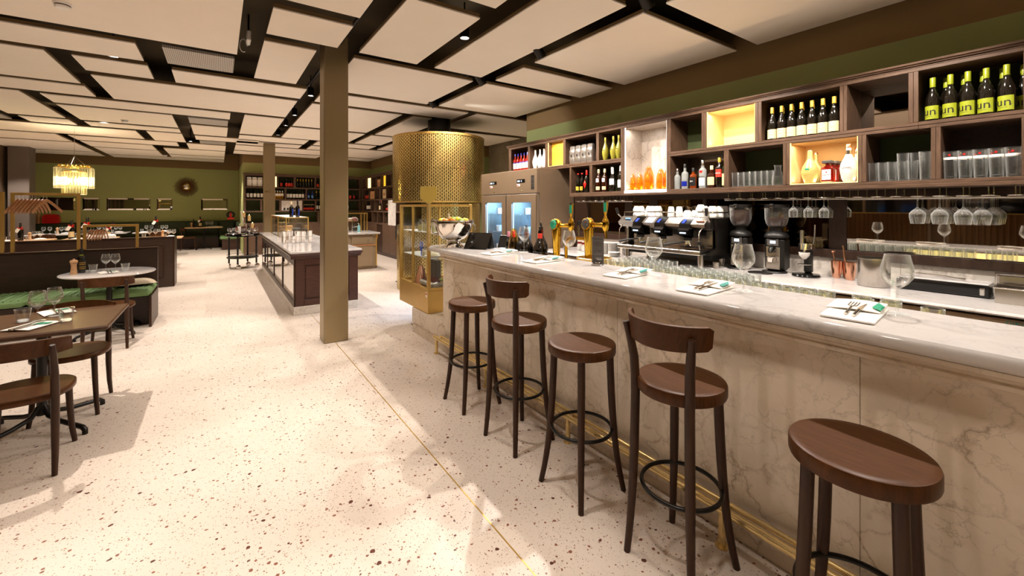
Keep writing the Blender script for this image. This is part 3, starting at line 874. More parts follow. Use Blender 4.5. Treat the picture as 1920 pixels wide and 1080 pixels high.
# lit compartments lined with gilt sheet, lit by an LED line behind the front edge
def lit(y0, y1, z0, z1, mat, watt, led='led_yellow', col=(1, .77, .48), th=.006):
    MB().bx(XS + .02, XB, y0, y0 + th, z0, z1).build('liner', mat, sh); MB().bx(XS + .02, XB, y1 - th, y1, z0, z1).build('liner', mat, sh)
    MB().bx(XS + .02, XB, y0 + th, y1 - th, z0, z0 + th).build('liner', mat, sh); MB().bx(XS + .02, XB, y0 + th, y1 - th, z1 - th, z1).build('liner', mat, sh)
    MB().bx(XB - th, XB, y0 + th, y1 - th, z0 + th, z1 - th).build('liner', mat, sh)
    e = MB()
    e.bx(XS + .012, XS + .02, y0, y0 + .007, z0, z1); e.bx(XS + .012, XS + .02, y1 - .007, y1, z0, z1); e.bx(XS + .012, XS + .02, y0 + .007, y1 - .007, z0, z0 + .007)
    e.build('led_strip', led, sh)
    for zz, rx in ((z1 - .02, 0), (z0 + .02, PI)):
        d = bpy.data.lights.new('led_light', 'AREA'); d.shape = 'RECTANGLE'; d.size = .03; d.size_y = (y1 - y0) * .9
        d.energy = watt; d.color = col
        q = bpy.data.objects.new('led_light', d); COL.objects.link(q); q.location = (XS + .06, (y0 + y1) / 2, zz); q.rotation_euler = (rx, 0, 0)
lit(1.978, 2.463, 2.168, 2.54, 'gold_leaf', 2.0)
lit(1.188, 1.68, 1.744, 2.116, 'gold_leaf', 2.0)
lit(NI[0], NI[1], 1.744, 2.54, 'niche_marble', 2.0, 'led_white', (1, .93, .84))
# opal panel that closes one compartment near the fridge
M['gilt'] = pm('gilt', '#dfa53a', .4, .15, .06, 4)
back(4.708, 5.076, 2.168, 2.54, 'gilt', 'gilt_panel', XS + .10)
MB().bx(XS + .02, XS + .03, 4.708, 4.714, 2.168, 2.54).bx(XS + .02, XS + .03, 5.07, 5.076, 2.168, 2.54).bx(XS + .02, XS + .03, 4.714, 5.07, 2.168, 2.175).build('led_strip', 'led_yellow', sh)
for zz, rx in ((2.52, 0), (2.19, PI)):
    d = bpy.data.lights.new('led_light', 'AREA'); d.shape = 'RECTANGLE'; d.size = .03; d.size_y = .32; d.energy = .9; d.color = (1, .78, .4)
    q = bpy.data.objects.new('led_light', d); COL.objects.link(q); q.location = (XS + .045, 4.89, zz); q.rotation_euler = (rx, 0, 0)
# marble corner block inside the tall niche
MB().bx(XB - .10, XB - .008, 2.953, 3.20, 1.75, 2.36).build('marble_block', 'niche_marble', sh)
MB().bx(XS - .002, XS + .012, 2.945, 3.554, 1.716, 1.7435).build('led_strip', 'led_white', sh)

ZU, ZL = 2.168, 1.744
# lime-label bottles
def un(o, q):
    text('un', .078, 'ink', o, (0, 0, .064), None, bend=.0416)
    MB().lathe([(.0414, .030), (.0418, .031), (.0414, .032)], 8, a0=-.55, a1=.45).build('label_line', 'ink', o)
    MB().lathe([(.0414, .048), (.0418, .049), (.0414, .050)], 5, a0=.62, a1=1.05).build('label_line', 'steel', o)
B1 = Proto(bottle('wine_bottle', 'x', 'bottle', burg(.312, .0405), 'wine_glass_dark', (.245, .315, .0162, 'lime_cap'), (.012, .108, .0412, 'lime_label', 2.5), extra=un))
g = 'lime label wine bottles in the top shelf'
ty = [.415, .505, .59, .675, .765]
for i, y in enumerate(sorted(ty, reverse=True)):
    B1.put((4.255, y, ZU), PI - .3, '%s front bottle with lime green label lettered un, upper right compartment' % nth(i, 5), g)
for i, y in enumerate([.745, .655, .565, .475, .385]):
    B1.put((4.345, y - .035, ZU), PI - .3, '%s rear bottle with lime green cap behind the lime labelled row' % nth(i, 5), g)
# cream-label bottles
def lines(o, q):
    for z in (.075, .05, .045):
        MB().lathe([(.0393, z), (.0397, z + .0006), (.0393, z + .0012)], 6, a0=-.5, a1=.5).build('label_line', 'ink', o)
B2 = Proto(bottle('wine_bottle', 'x', 'bottle', burg(.305, .0385), 'wine_glass_dark', (.25, .307, .0152, 'yellow_cap'), (.012, .098, .0392, 'cream_label', 2.6), extra=lines))
g = 'cream label wine bottles in the upper shelf'
for i in range(7):
    B2.put((4.255, 1.845 - i * .0805, ZU), PI, '%s front wine bottle with cream label and yellow cap' % nth(i, 7), g)
for i in range(5):
    B2.put((4.34, 1.79 - i * .0805, ZU), PI, '%s rear wine bottle with yellow cap behind the cream labels' % nth(i, 5), g)
# fish-shaped yellow liqueur bottles
def crest(o, q):
    MB().lathe([(.0435, .12), (.0445, .125), (.0435, .13)], 6, a0=-.35, a1=.35).build('paper_label', 'ink', o)
    MB().lathe([(.044, .108), (.0452, .115), (.044, .12)], 6, a0=-.3, a1=.3).build('paper_label', 'yellow_cap', o)
B3 = Proto(bottle('liqueur_bottle', 'x', 'bottle', flask(.30, .046), 'limoncello', (.262, .302, .0135, 'yellow_cap'), None, extra=crest))
g = 'yellow liqueur bottles in the upper shelf'
for i, (x, y) in enumerate([(4.25, 3.915), (4.33, 3.84), (4.25, 3.775), (4.34, 3.71), (4.25, 3.685)]):
    B3.put((x, y, ZU), PI, '%s pale yellow teardrop liqueur bottle left of the marble niche' % nth(i, 5), g)
# white bottles
B4 = Proto(bottle('liqueur_bottle', 'x', 'bottle', flask(.30, .052), 'porcelain', (.272, .303, .0135, 'yellow_cap')))
g = 'white liqueur bottles above the fridge'
for i, (x, y) in enumerate([(4.26, 5.445), (4.26, 5.325), (4.35, 5.30), (4.27, 5.235), (4.34, 5.185)]):
    B4.put((x, y, ZU), PI, '%s opaque white teardrop bottle above the fridge' % nth(i, 5), g)
# red aperitif bottles
def lab2(o, q):
    MB().lathe([(.036, .125), (.0366, .126), (.0366, .14), (.036, .141)], 10, a0=-1.2, a1=1.2).build('paper_label', 'navy_bottle', o)
B5 = Proto(bottle('aperitif_bottle', 'x', 'bottle', spirit(.29, .0355, .58), 'orange_red', (.25, .29, .0145, 'navy_bottle'), (.03, .125, .0364, 'paper', 2.4), extra=lab2))
g = 'red aperitif bottles above the fridge'
for i in range(5):
    B5.put((4.25, 6.0 - i * .088, ZU), PI, '%s red aperitif bottle with white label above the fridge' % nth(i, 5), g)
# foil packed coffee bags
def bag(label):
    o = thing('coffee_bag', label, 'bag', group='silver foil bags in the upper shelf')
    def f(u, v):
        a = 2 * PI * u
        k = 1 - .25 * (abs(v - .5) * 2) ** 6
        c, s = math.cos(a), math.sin(a)
        w_ = 1 + .05 * math.sin(9 * u + 11 * v)
        return (.048 * w_ * k * math.copysign(abs(c) ** .5, c), .056 * w_ * math.copysign(abs(s) ** .5, s), .21 * v)
    MB().grid(f, 20, 8).build('foil_pouch', 'foil', o)
    MB().cb(-.04, .04, -.05, .05, .195, .262, .018).build('folded_top', 'foil', o)
    MB().bx(-.0535, -.0525, -.012, .006, .10, .135).build('printed_mark', 'ink', o)
    return o
pg = Proto(bag('x'))
for i in range(4):
    pg.put((4.27, 4.555 - i * .118, ZU), 0, '%s of four silver foil coffee bags in the upper shelf' % nth(i, 4))
# amber wrapped bottles in the marble niche
def wrap(o, q):
    r = .05
    MB().lathe([(r, 0), (r * 1.04, .05), (r, .12), (r * .8, .17), (r * .45, .215), (r * .22, .228), (0, .232)], 14).build('cellophane', 'amber_glass', o)
B6 = Proto(bottle('wrapped_bottle', 'x', 'bottle', flask(.21, .044), 'amber', None, (.02, .07, .044, 'yellow_cap', 1.6), extra=wrap))
g = 'amber wrapped bottles in the marble niche'
for i, (x, y, s) in enumerate([(4.26, 3.46, .93), (4.26, 3.365, .95), (4.35, 3.29, .95), (4.255, 3.225, 1.24), (4.26, 3.06, 1.06), (4.29, 2.985, 1.05)]):
    B6.put((x, y, ZL + .006), PI, '%s amber bottle in orange cellophane in the tall marble niche' % nth(i, 6), g, s)
# spirits row in front of the mirror
def sp(name, label, y, prof, body, cap, lab, x=4.27, extra=None):
    o = bottle(name, label, 'bottle', prof, body, cap, lab, extra=extra); o.location = (x, y, ZL); o.rotation_euler.z = PI; o['group'] = 'spirits before the mirrored compartment'
    return o
sp('spirit_bottle', 'pale tall spirit bottle with rounded shoulder, partly hidden by the niche edge', 2.85, spirit(.23, .034, .6), 'clear_bottle', (.2, .23, .014, 'steel'), None)
sp('spirit_bottle', 'clear spirit bottle with black cap and dark label, second in the spirits row', 2.755, spirit(.275, .037, .60), 'clear_bottle', (.235, .277, .0155, 'black'), (.03, .085, .0378, 'navy_bottle', 2.2))
sp('whiskey_bottle', 'squat amber whiskey bottle with black label and black cap', 2.655, spirit(.225, .037, .62), 'amber_dark', (.185, .227, .0155, 'black'), (.03, .125, .0378, 'black', 2.4),
   extra=lambda o, q: text("JACK", .016, 'paper', o, (0, 0, .08), None, bend=0.0391))
sp('rum_bottle', 'clear white rum bottle with silver cap and red round emblem', 2.545, spirit(.30, .039, .63), 'clear_bottle', (.245, .302, .0165, 'steel'), (.03, .11, .0398, 'paper', 2.0),
   extra=lambda o, q: [MB().lathe([(.0392, .165), (.0404, .172), (.0392, .19)], 8, a0=-.4, a1=.4).build('round_emblem', 'red', o), text('BACARDI', .014, 'ink', o, (0, 0, .125), None, bend=0.041400000000000006)])
sp('whisky_bottle', 'brown whisky bottle with slanted cream label and gold cap', 2.445, spirit(.235, .041, .58), 'brown_liquor', (.19, .237, .0165, 'cream_label'), (.03, .115, .0418, 'cream_label', 2.2))
sp('bitter_bottle', 'dark bitter bottle with orange diamond label and wooden cap', 2.36, spirit(.31, .037, .66), 'wine_glass_dark', (.265, .312, .0155, 'yellow_cap'), (.11, .19, .0378, 'red_label', 2.0),
   extra=lambda o, q: text('AVERNA', .016, 'paper', o, (0, 0, .15), None, bend=0.039200000000000006))
sp('bitter_bottle', 'dark green bitter bottle with buff label and black cap', 2.29 - .01, spirit(.315, .036, .62), 'wine_glass_green', (.27, .317, .015, 'black'), (.02, .14, .0368, 'cream_label', 2.2), x=4.245)
sp('gin_bottle', 'blue glass gin bottle with white label at the right of the spirits row', 2.33, spirit(.235, .036, .66), 'blue_bottle', (.2, .237, .0155, 'steel'), (.03, .12, .0368, 'paper', 1.8), x=4.345)
# left lower compartments
o_ = None
def vm(name, label, y, prof, body, cap, lab, x=4.26, extra=None):
    o = bottle(name, label, 'bottle', prof, body, cap, lab, extra=extra); o.location = (x, y, ZL); o.rotation_euler.z = PI; o['group'] = 'vermouth bottles in the lower shelf'
    return o
def roundlab(o, q):
    MB().lathe([(.0375, .135), (.0385, .15), (.0385, .17), (.0375, .185)], 10, a0=-.7, a1=.7).build('round_label', 'paper', o)
    MB().lathe([(.039, .152), (.0394, .158), (.039, .166)], 6, a0=-.22, a1=.22).build('blue_crest', 'navy_bottle', o)
for i, y in enumerate((4.045, 3.935)):
    vm('vermouth_bottle', '%s amber vermouth bottle with round white label and cream cap' % ('left', 'right')[i], y, spirit(.31, .0375, .62), 'brown_liquor', (.26, .312, .016, 'cream_label'), (.03, .075, .0383, 'cream_label', 2.2), extra=roundlab)
vm('liqueur_bottle', 'reddish brown liqueur bottle between the vermouth pairs', 3.86, spirit(.29, .035, .6), 'red_liquor', (.25, .292, .015, 'yellow_cap'), (.07, .13, .0358, 'red_label', 2.0), x=4.33)
vm('sparkling_bottle', 'dark sparkling wine bottle with white foil neck and white label', 3.80, burg(.32, .041), 'wine_glass_dark', (.22, .322, .018, 'paper'), (.09, .17, .0418, 'paper', 2.3))
vm('liqueur_bottle', 'dark bottle with silver neck foil behind the sparkling bottle', 3.73, bord(.31, .036), 'wine_glass_dark', (.23, .312, .016, 'steel'), (.08, .15, .0368, 'paper', 1.6), x=4.33)
vm('liqueur_bottle', 'dark bottle with square white label beside the marble niche', 3.66, bord(.33, .038), 'wine_glass_dark', (.26, .332, .016, 'paper'), (.05, .15, .0388, 'paper', 2.2))
for i, y in enumerate((4.445, 4.365)):
    vm('bitter_bottle', '%s slim dark bitter bottle with gold foot label and red cap' % ('left', 'right')[i], y, bord(.28, .034), 'wine_glass_dark', (.265, .282, .0145, 'red'), (.035, .09, .0348, 'yellow_cap', 2.0))
def diamond(o, q):
    MB().add([(.0385, 0, .06), (.0385, .03, .12), (.0385, 0, .18), (.0385, -.03, .12)], [(0, 1, 2, 3)]).build('diamond_label', 'red', o)
    MB().add([(.0388, 0, .13), (.0388, .012, .145), (.0388, 0, .16), (.0388, -.012, .145)], [(0, 1, 2, 3)]).build('green_mark', 'green_sign', o)
vm('liqueur_bottle', 'tall dark liqueur bottle with red neck and red diamond label', 4.275, bord(.315, .037), 'wine_glass_dark', (.25, .317, .0155, 'red'), None, extra=diamond)
# amaretto compartment
o = bottle('liqueur_bottle', 'large pale yellow lemon liqueur bottle in the glowing lower compartment', 'bottle', flask(.29, .066), 'pale_yellow', (.245, .292, .016, 'copper')); o.location = (4.27, 1.545, ZL + .006)
MB().lathe([(.064, .118), (.066, .125), (.064, .132)], 6, a0=PI - .25, a1=PI + .25).build('leaf_crest', 'green_sign', o)
text('LIMONCELLO', .012, 'yellow_cap', o, (-.067, 0, .085), FACE_MX)
o = bottle('liqueur_bottle', 'second pale lemon liqueur bottle behind the front one in the glowing compartment', 'bottle', flask(.28, .06), 'pale_yellow', (.24, .282, .016, 'copper')); o.location = (4.40, 1.545, ZL + .006)
o = bottle('cream_bottle', 'white rounded cream liqueur bottle with gold cap in the glowing compartment', 'bottle', flask(.31, .062), 'porcelain', (.265, .312, .017, 'copper')); o.location = (4.265, 1.265, ZL + .006)
text('Limoncello', .018, 'ink', o, (-.063, 0, .12), FACE_MX)
MB().lathe([(.0205, .205), (.021, .215), (.021, .24), (.0205, .262)], 14).build('neck_band', 'steel', o)
o = bottle('cream_bottle', 'second white cream liqueur bottle half hidden behind the first', 'bottle', flask(.30, .058), 'porcelain', (.245, .302, .017, 'copper')); o.location = (4.41, 1.25, ZL + .006)
def amaretto(label, x, y):
    o = thing('amaretto_bottle', label, 'bottle', (x, y, ZL + .006), 0, 'square amaretto bottles')
    MB().cb(-.035, .035, -.047, .047, 0, .135, .012).build('bottle_body', 'red_liquor', o)
    MB().lathe([(.034, .134), (.018, .146), (.018, .165)], 12).build('bottle_neck', 'red_liquor', o)
    MB().cb(-.027, .027, -.036, .036, .165, .19, .004).build('square_cap', 'slate', o)
    MB().bx(-.0362, -.0352, -.032, .032, .025, .112).build('paper_label', 'paper', o)
    text('DISARONNO', .0105, 'ink', o, (-.0368, 0, .066), FACE_MX)
    MB().bx(-.0369, -.0362, -.005, .005, .085, .095).build('red_seal', 'red', o)
    return o
amaretto('front square amaretto bottle with white label and flat black cap', 4.25, 1.405)
amaretto('second square amaretto bottle just behind the front one', 4.335, 1.395)
amaretto('rearmost square amaretto bottle in the glowing compartment', 4.42, 1.385)
# ------------------------------------------------------------------ drinking glasses
def tumbler(name, label, cat, h, r0, r1, n=14, mat='glass', base=.012, group=None):
    o = thing(name, label, cat, group=group)
    MB().lathe([(0, .001), (r0, .001), (r0 * 1.01, base), (r1, h), (r1 - .0025, h), (r0 * .93, base + .002), (0, base)], n).build('glass_bowl', mat, o)
    MB().lathe([(0, 0), (r0 * .98, 0), (r0 * .98, base * .85), (0, base * .85)], n).build('glass_foot', 'thick_glass', o)
    return o
def beer(o):
    MB().lathe([(.0375, .135), (.0383, .14), (.0387, .15), (.0375, .152)], 10, a0=PI - 1.1, a1=PI + 1.1).build('white_band', 'paper', o)
    pts = []
    for k in range(10):
        a = PI / 2 + k * PI / 5; r = .011 if k % 2 == 0 else .0045
        pts.append((-.0405, r * math.cos(a), .167 + r * math.sin(a)))
    MB().add(pts, [tuple(range(10))]).build('red_star', 'red', o)
    return o
bg = Proto(beer(tumbler('beer_glass', 'x', 'glass', .195, .032, .040, 18, 'glass', .016)))
for i in range(5):
    bg.put((4.26, .675 - i * .072, ZL), 0, '%s front beer glass with red star, lower right compartment' % nth(i, 5), 'beer glasses in the lower right compartment')
for i in range(4):
    bg.put((4.36, .64 - i * .076, ZL), 0, '%s beer glass of the rear row, lower right compartment' % nth(i, 4), 'beer glasses in the lower right compartment')
tg = Proto(tumbler('water_glass', 'x', 'glass', .15, .026, .033, 14))
for r in range(2):
    for i in range(5):
        tg.put((4.26 + r * .09, 1.105 - i * .058 - r * .02, ZL), 0, '%s stacked water glass, %s row before the green back' % (nth(i), ('front', 'rear')[r]), 'water glasses in the lower shelf')
tg2 = Proto(tumbler('tall_glass', 'x', 'glass', .21, .029, .036, 14))
for i, (x, y) in enumerate([(4.26, .805), (4.35, .80), (4.30, .86), (4.27, .93)]):
    tg2.put((x, y, ZL), 0, '%s tall glass at the right of the green backed compartment' % nth(3 - i, 4), 'tall glasses in the lower shelf')
hg = Proto(tumbler('highball_glass', 'x', 'glass', .145, .024, .030, 14))
for r in range(2):
    for i in range(6):
        hg.put((4.25 + r * .085, 2.19 - i * .055 - r * .02, ZL), 0, '%s highball glass, %s row, compartment right of the spirits' % (nth(i), ('front', 'rear')[r]), 'highball glasses in the lower shelf')
o = thing('glass_carafe', 'rounded glass carafe beside the highball glasses', 'carafe', (4.26, 1.80, ZL))
MB().lathe([(0, .002), (.045, .002), (.05, .03), (.044, .09), (.028, .14), (.026, .17), (.034, .19)], 18).build('glass_bowl', 'glass', o)
MB().lathe([(0, .004), (.043, .004), (.047, .03), (.043, .085), (0, .085)], 16).build('ice_fill', 'thick_glass', o)
hg.put((4.25, 1.865, ZL), 0, 'highball glass just left of the carafe', 'highball glasses in the lower shelf')
# ------------------------------------------------------------------ hanging glass rack
rk = thing('glass_rack', 'chrome stemware rack of bent rods hung below the wall shelf', 'rack')
def loop(y, w_, hang=True):
    b = MB()
    b.tube([(4.50, y - w_, 1.625), (4.26, y - w_, 1.625), (4.235, y - w_ * .7, 1.625), (4.235, y + w_ * .7, 1.625), (4.26, y + w_, 1.625), (4.50, y + w_, 1.625)], .005, 6)
    b.tube([(4.27, y, 1.625), (4.27, y, 1.689)], .004, 6); b.tube([(4.48, y, 1.625), (4.48, y, 1.689)], .004, 6)
    b.tube([(4.27, y - w_, 1.625), (4.27, y + w_, 1.625)], .004, 6)
    b.build('rack_loop', 'chrome', rk)
Yl = [-.33 + i * .118 for i in range(23)] + [3.62 + i * .118 for i in range(8)]
for y in Yl: loop(y, .034)
MB().tube([(4.30, -1.0, 1.613), (4.30, 2.32, 1.613)], .006, 6).build('rack_rod', 'chrome', rk)
MB().tube([(4.30, 3.5, 1.613), (4.30, 4.5, 1.613)], .006, 6).build('rack_rod', 'chrome', rk)
def wineglass(name, label, cat, h, rb, rr, stem=.42, group=None, n=20):
    o = thing(name, label, cat, group=group)
    zb = h * stem
    bowl = [(.0045, zb - .006), (.012, zb + .004), (rb * .62, zb + (h - zb) * .16), (rb * .94, zb + (h - zb) * .34), (rb, zb + (h - zb) * .45), (rb * .96, zb + (h - zb) * .62), (rr, h)]
    bowl += [(rr - .0012, h + .0008), (rr - .0024, h), (rb * .93, zb + (h - zb) * .62), (rb * .96, zb + (h - zb) * .45), (rb * .9, zb + (h - zb) * .35), (rb * .58, zb + (h - zb) * .18), (0, zb + .012)]
    MB().lathe(bowl, n).build('glass_bowl', 'glass', o)
    MB().lathe([(.0045, zb), (.0035, h * .2), (.005, .012), (.009, .006)], 10).build('glass_stem', 'thick_glass', o)
    MB().lathe([(.009, .006), (rb * .8, .0015), (rb * .82, 0), (0, 0)], n).build('glass_foot', 'glass', o)
    return o
hw = wineglass('hanging_wine_glass', 'x', 'wine glass', .20, .048, .038)
hs = wineglass('hanging_coupe_glass', 'x', 'wine glass', .17, .036, .033, .45)
HW = Proto(hw); HS = Proto(hs)
def hang(P, lst, lab, grp):
    for i, (x, y) in enumerate(lst):
        o = P.put((x, y, 1.622), 0, lab % nth(i, len(lst)), grp); o.rotation_euler = (PI, 0, .3 * i)
hang(HW, [(4.27, .85), (4.39, .845)], '%s large upside-down wine glass hanging left in the rack', 'large wine glasses hanging from the rack')
hang(HW, [(4.27, .732), (4.38, .732), (4.485, .732)], '%s large upside-down wine glass on the second hanging loop', 'large wine glasses hanging from the rack')
hang(HW, [(4.27, .614), (4.38, .614), (4.485, .614)], '%s large upside-down wine glass on the third hanging loop', 'large wine glasses hanging from the rack')
hang(HW, [(4.40, .50), (4.49, .50), (4.31, .53)], '%s large upside-down wine glass at the right of the hanging cluster', 'large wine glasses hanging from the rack')
hang(HS, [(4.27, 1.676), (4.35, 1.676), (4.43, 1.676)], '%s small upside-down glass in the left trio hanging by the grinders', 'small glasses hanging from the rack')
hang(HS, [(4.27, 1.558), (4.35, 1.558), (4.43, 1.558)], '%s small upside-down glass in the middle hanging trio', 'small glasses hanging from the rack')
hang(HS, [(4.27, 1.44), (4.36, 1.44)], '%s small upside-down glass in the right hanging pair', 'small glasses hanging from the rack')
# ------------------------------------------------------------------ back counter, mirrors, splash
ZC = .93
wt = thing('back_worktop', 'white marble back counter top under the wall shelf', 'worktop')
MB().ext([(4.54, .905), (3.765, .905), (3.754, .908), (3.748, .917), (3.754, .926), (3.765, .93), (4.54, .93)], 'y', -1.4, 4.74).build('marble_top', 'top_marble', wt)
bc = thing('back_cabinets', 'row of steel fronted refrigerated cabinets below the back counter', 'cabinet')
MB().bx(3.84, 4.54, -1.4, 4.74, .08, .904).build('carcass', 'black', bc)
for i in range(8):
    y = -1.38 + i * .76
    d = MB().cb(3.80, 3.84, y, y + .74, .12, .79, .004).build('door', 'steel', bc)
    MB().bx(3.785, 3.80, y + .05, y + .69, .74, .765).build('handle', 'black', d)
MB().bx(3.795, 3.84, -1.38, 4.7, .80, .886).build('fascia', 'greybrown', bc)
text('G|K|M', .036, 'teal', bc, (3.794, .327, .866), FACE_MX)
MB().bx(3.9, 4.5, -1.3, 4.7, 0, .08).build('plinth', 'black', bc)
struct('trim_3', MB().bx(4.555, 4.72, -1.4, 6.25, .0, 2.54), 'dark_wood')
sp_ = thing('splash_wall', 'marble upstand with dark timber rail and mirror panels behind the back counter', 'backsplash')
for a, b_ in ((-1.4, -.2), (-.2, 1.0), (1.0, 2.2), (2.2, 3.4), (3.4, 4.74)):
    MB().cb(4.525, 4.5545, a + .001, b_ - .001, .9305, 1.09, .002).build('marble_tile', 'grey_marble', sp_)
MB().cb(4.50, 4.554, -1.4, 4.74, 1.091, 1.165, .004).build('rail', 'dark_wood', sp_)
for a, b_, m in ((-1.4, -.05, 'mirror'), (.0, 1.36, 'mirror'), (1.49, 2.66, 'smoke_mirror'), (2.70, 3.30, 'smoke_mirror'), (3.43, 3.70, 'smoke_mirror'), (3.82, 4.48, 'smoke_mirror')):
    MB().cb(4.535, 4.5545, a, b_, 1.166, 1.63, .003).build('mirror_panel', m, sp_)
for a, b_ in ((-.05, 0), (1.36, 1.49), (2.66, 2.70), (3.30, 3.43), (3.70, 3.82), (4.48, 4.74)):
    MB().bx(4.528, 4.5545, a, b_, 1.166, 1.689).build('mullion', 'dark_wood', sp_)
MB().bx(4.53, 4.5545, -1.4, 4.74, 1.63, 1.689).build('head_rail', 'dark_wood', sp_)
# ------------------------------------------------------------------ espresso machine
em = thing('espresso_machine', 'wide chrome three group espresso machine on the back counter', 'coffee machine', (4.15, 2.85, ZC))
L2 = .55
def emb(name, mb, mat, par=em): return mb.build(name, mat, par)
emb('drip_tray', MB().cb(-.30, .12, -.52, .52, .135, .18, .008), 'steel')
emb('tray_grate', MB().bx(-.285, .0, -.50, .50, .181, .184), 'chrome')
emb('backplate', MB().cb(-.02, .28, -.50, .50, .18, .42, .006), 'steel')
body = [(-.20, .385), (-.24, .41), (-.25, .44), (-.165, .505), (.28, .505), (.28, .385)]
emb('upper_body', MB().ext(body, 'y', -.54, .54), 'steel')
emb('side_panel', MB().ext([(-.25, .14), (-.12, .14), (.30, .10), (.30, .50), (-.10, .50), (-.06, .36), (-.06, .2)], 'y', -.575, -.545), 'black_metal')
emb('side_panel', MB().ext([(-.25, .14), (-.12, .14), (.30, .10), (.30, .50), (-.10, .50), (-.06, .36), (-.06, .2)], 'y', .545, .575), 'steel')
emb('underbody', MB().bx(-.10, .28, -.52, .52, .08, .135), 'black')
for y in (-.46, .46):
    for x in (-.18, .22):
        f = MB(); f.cyl(x, y, 0, .14, .028, 14); emb('foot', f, 'steel')
for gy in (.26, -.03, -.33):
    gr = emb('group_head', MB().ext([(-.19, .30), (-.285, .33), (-.285, .375), (-.262, .40), (-.255, .44), (-.165, .508), (-.1, .508), (-.1, .30)], 'y', gy - .06, gy + .06), 'black_gloss')
    q = MB(); q.cyl(-.20, gy, .272, .30, .045, 18); q.build('group_flange', 'black', gr)
    q = MB(); q.cyl(-.20, gy, .235, .272, .036, 18); q.build('filter_basket', 'chrome', gr)
    MB().tube([(-.22, gy + .02, .255), (-.34, gy + .10, .24), (-.40, gy + .14, .225)], [.008, .013, .015], 8).build('portafilter_handle', 'black', gr)
    sq = MB(); sq.tube([(-.205, gy - .03, .235), (-.21, gy - .04, .215)], .008, 6); sq.tube([(-.205, gy + .02, .235), (-.21, gy + .03, .215)], .008, 6); sq.build('spout', 'chrome', gr)
    MB().bx(-.2875, -.2855, gy - .035, gy + .035, .343, .358).build('button_row', 'screen_white', gr)
    s_ = MB(); s_.add([(-.252, gy + .035, .450), (-.252, gy + .005, .450), (-.204, gy + .005, .486), (-.204, gy + .035, .486)], [(0, 1, 2, 3)]); s_.build('blue_display', 'screen_blue', gr)
fr_ = lambda y0, y1: [(-.2515, y0, .442), (-.2515, y1, .442), (-.175, y1, .5), (-.175, y0, .5)]
s_ = MB(); s_.add(fr_(.165, .06), [(0, 1, 2, 3)]); emb('touch_screen', s_, 'screen_white')
s_ = MB(); s_.tube([(-.222, -.44, .470), (-.222, -.47, .470), (-.222, -.54 + .02, .470)], .006, 6); emb('badge_bar', s_, 'copper')
s_ = MB(); s_.tube([(-.222, .45, .475), (-.222, .38, .475)], .010, 8); emb('gauge', s_, 'blue_cool')
for y in (-.50, .50):
    s_ = MB(); s_.tube([(-.22, y, .40), (-.27, y, .36), (-.28, y, .26), (-.26, y, .19)], .006, 8); emb('steam_wand', s_, 'chrome')
    s_ = MB(); s_.tube([(-.16, y * 1.09, .47), (-.235, y * 1.11, .53), (-.25, y * 1.12, .56)], [.008, .008, .007], 8); emb('lever_arm', s_, 'steel')
    s_ = MB(); s_.tube([(-.235, y * 1.11, .53), (-.255, y * 1.13, .60)], [.014, .017], 8); emb('lever_grip', s_, 'black')
s_ = MB(); s_.cyl(-.272, -.50, .24, .272, .017, 12); emb('wand_grip', s_, 'black')
s_ = MB(); s_.tube([(-.15, .53, .505), (-.15, .53, .555), (-.15, .24, .555), (-.15, .24, .505)], .006, 6); s_.tube([(-.15, .0, .505), (-.15, .0, .555), (-.15, -.16, .555), (-.15, -.16, .505)], .006, 6)
s_.tube([(.26, .53, .505), (.26, .53, .555), (.26, -.53, .555), (.26, -.53, .505)], .006, 6); s_.tube([(-.15, -.53, .505), (-.15, -.53, .555), (.2, -.53, .555)], .006, 6)
emb('cup_rail', s_, 'chrome')
o = thing('bar_cloth', 'folded dark navy cloth on the espresso machine drip tray', 'cloth', (4.0, 2.49, ZC + .185))
MB().grid(lambda u, v: (-.05 + .12 * u + .01 * math.sin(9 * v), -.12 + .24 * v, .012 + .016 * math.sin(u * PI) * abs(math.sin(6 * v + u))), 8, 16).build('fabric', 'black', o)
# cups on the machine
def cup(name, h, r0, r1, handle=True):
    o = thing(name, 'x', 'cup')
    MB().lathe([(0, 0), (r0, 0), (r0 * 1.25, h * .12), (r1, h * .62), (r1 * 1.02, h), (r1 * .95, h), (r1 * .9, h * .6), (r0, h * .16), (0, h * .14)], 16).build('cup_bowl', 'porcelain', o)
    if handle:
        MB().tube([(r1 * .96, 0, h * .8), (r1 * 1.45, 0, h * .78), (r1 * 1.55, 0, h * .5), (r1 * 1.2, 0, h * .28), (r1 * .9, 0, h * .33)], .0035, 6).build('cup_handle', 'porcelain', o)
    return o
CP = Proto(cup('coffee_cup', .06, .022, .041)); CT = Proto(cup('tall_cup', .11, .024, .038, False)); CB = Proto(cup('large_cup', .07, .026, .050))
zt = ZC + .507
k = 0
for lay in (0, 1):
    for i, (x, y) in enumerate([(4.06, 3.25), (4.16, 3.26), (4.06, 3.14), (4.16, 3.15), (4.06, 3.03), (4.16, 3.04), (4.26, 3.2), (4.26, 3.09)]):
        if lay and i in (2,): continue
        o = CP.put((x, y, zt + .061 + lay * .056), 0, '%s white coffee cup, %s layer of the left stack on the espresso machine' % (nth(i), ('lower', 'upper')[lay]), 'white cups on the espresso machine')
        o.rotation_euler = (PI, 0, 1.2 + i * 1.3)
for i, (x, y) in enumerate([(4.08, 2.80), (4.08, 2.70)]):
    o = CT.put((x, y, zt + .111), 0, '%s tall white beaker upside down on the espresso machine' % ('left', 'right')[i], 'tall white beakers on the espresso machine'); o.rotation_euler.x = PI
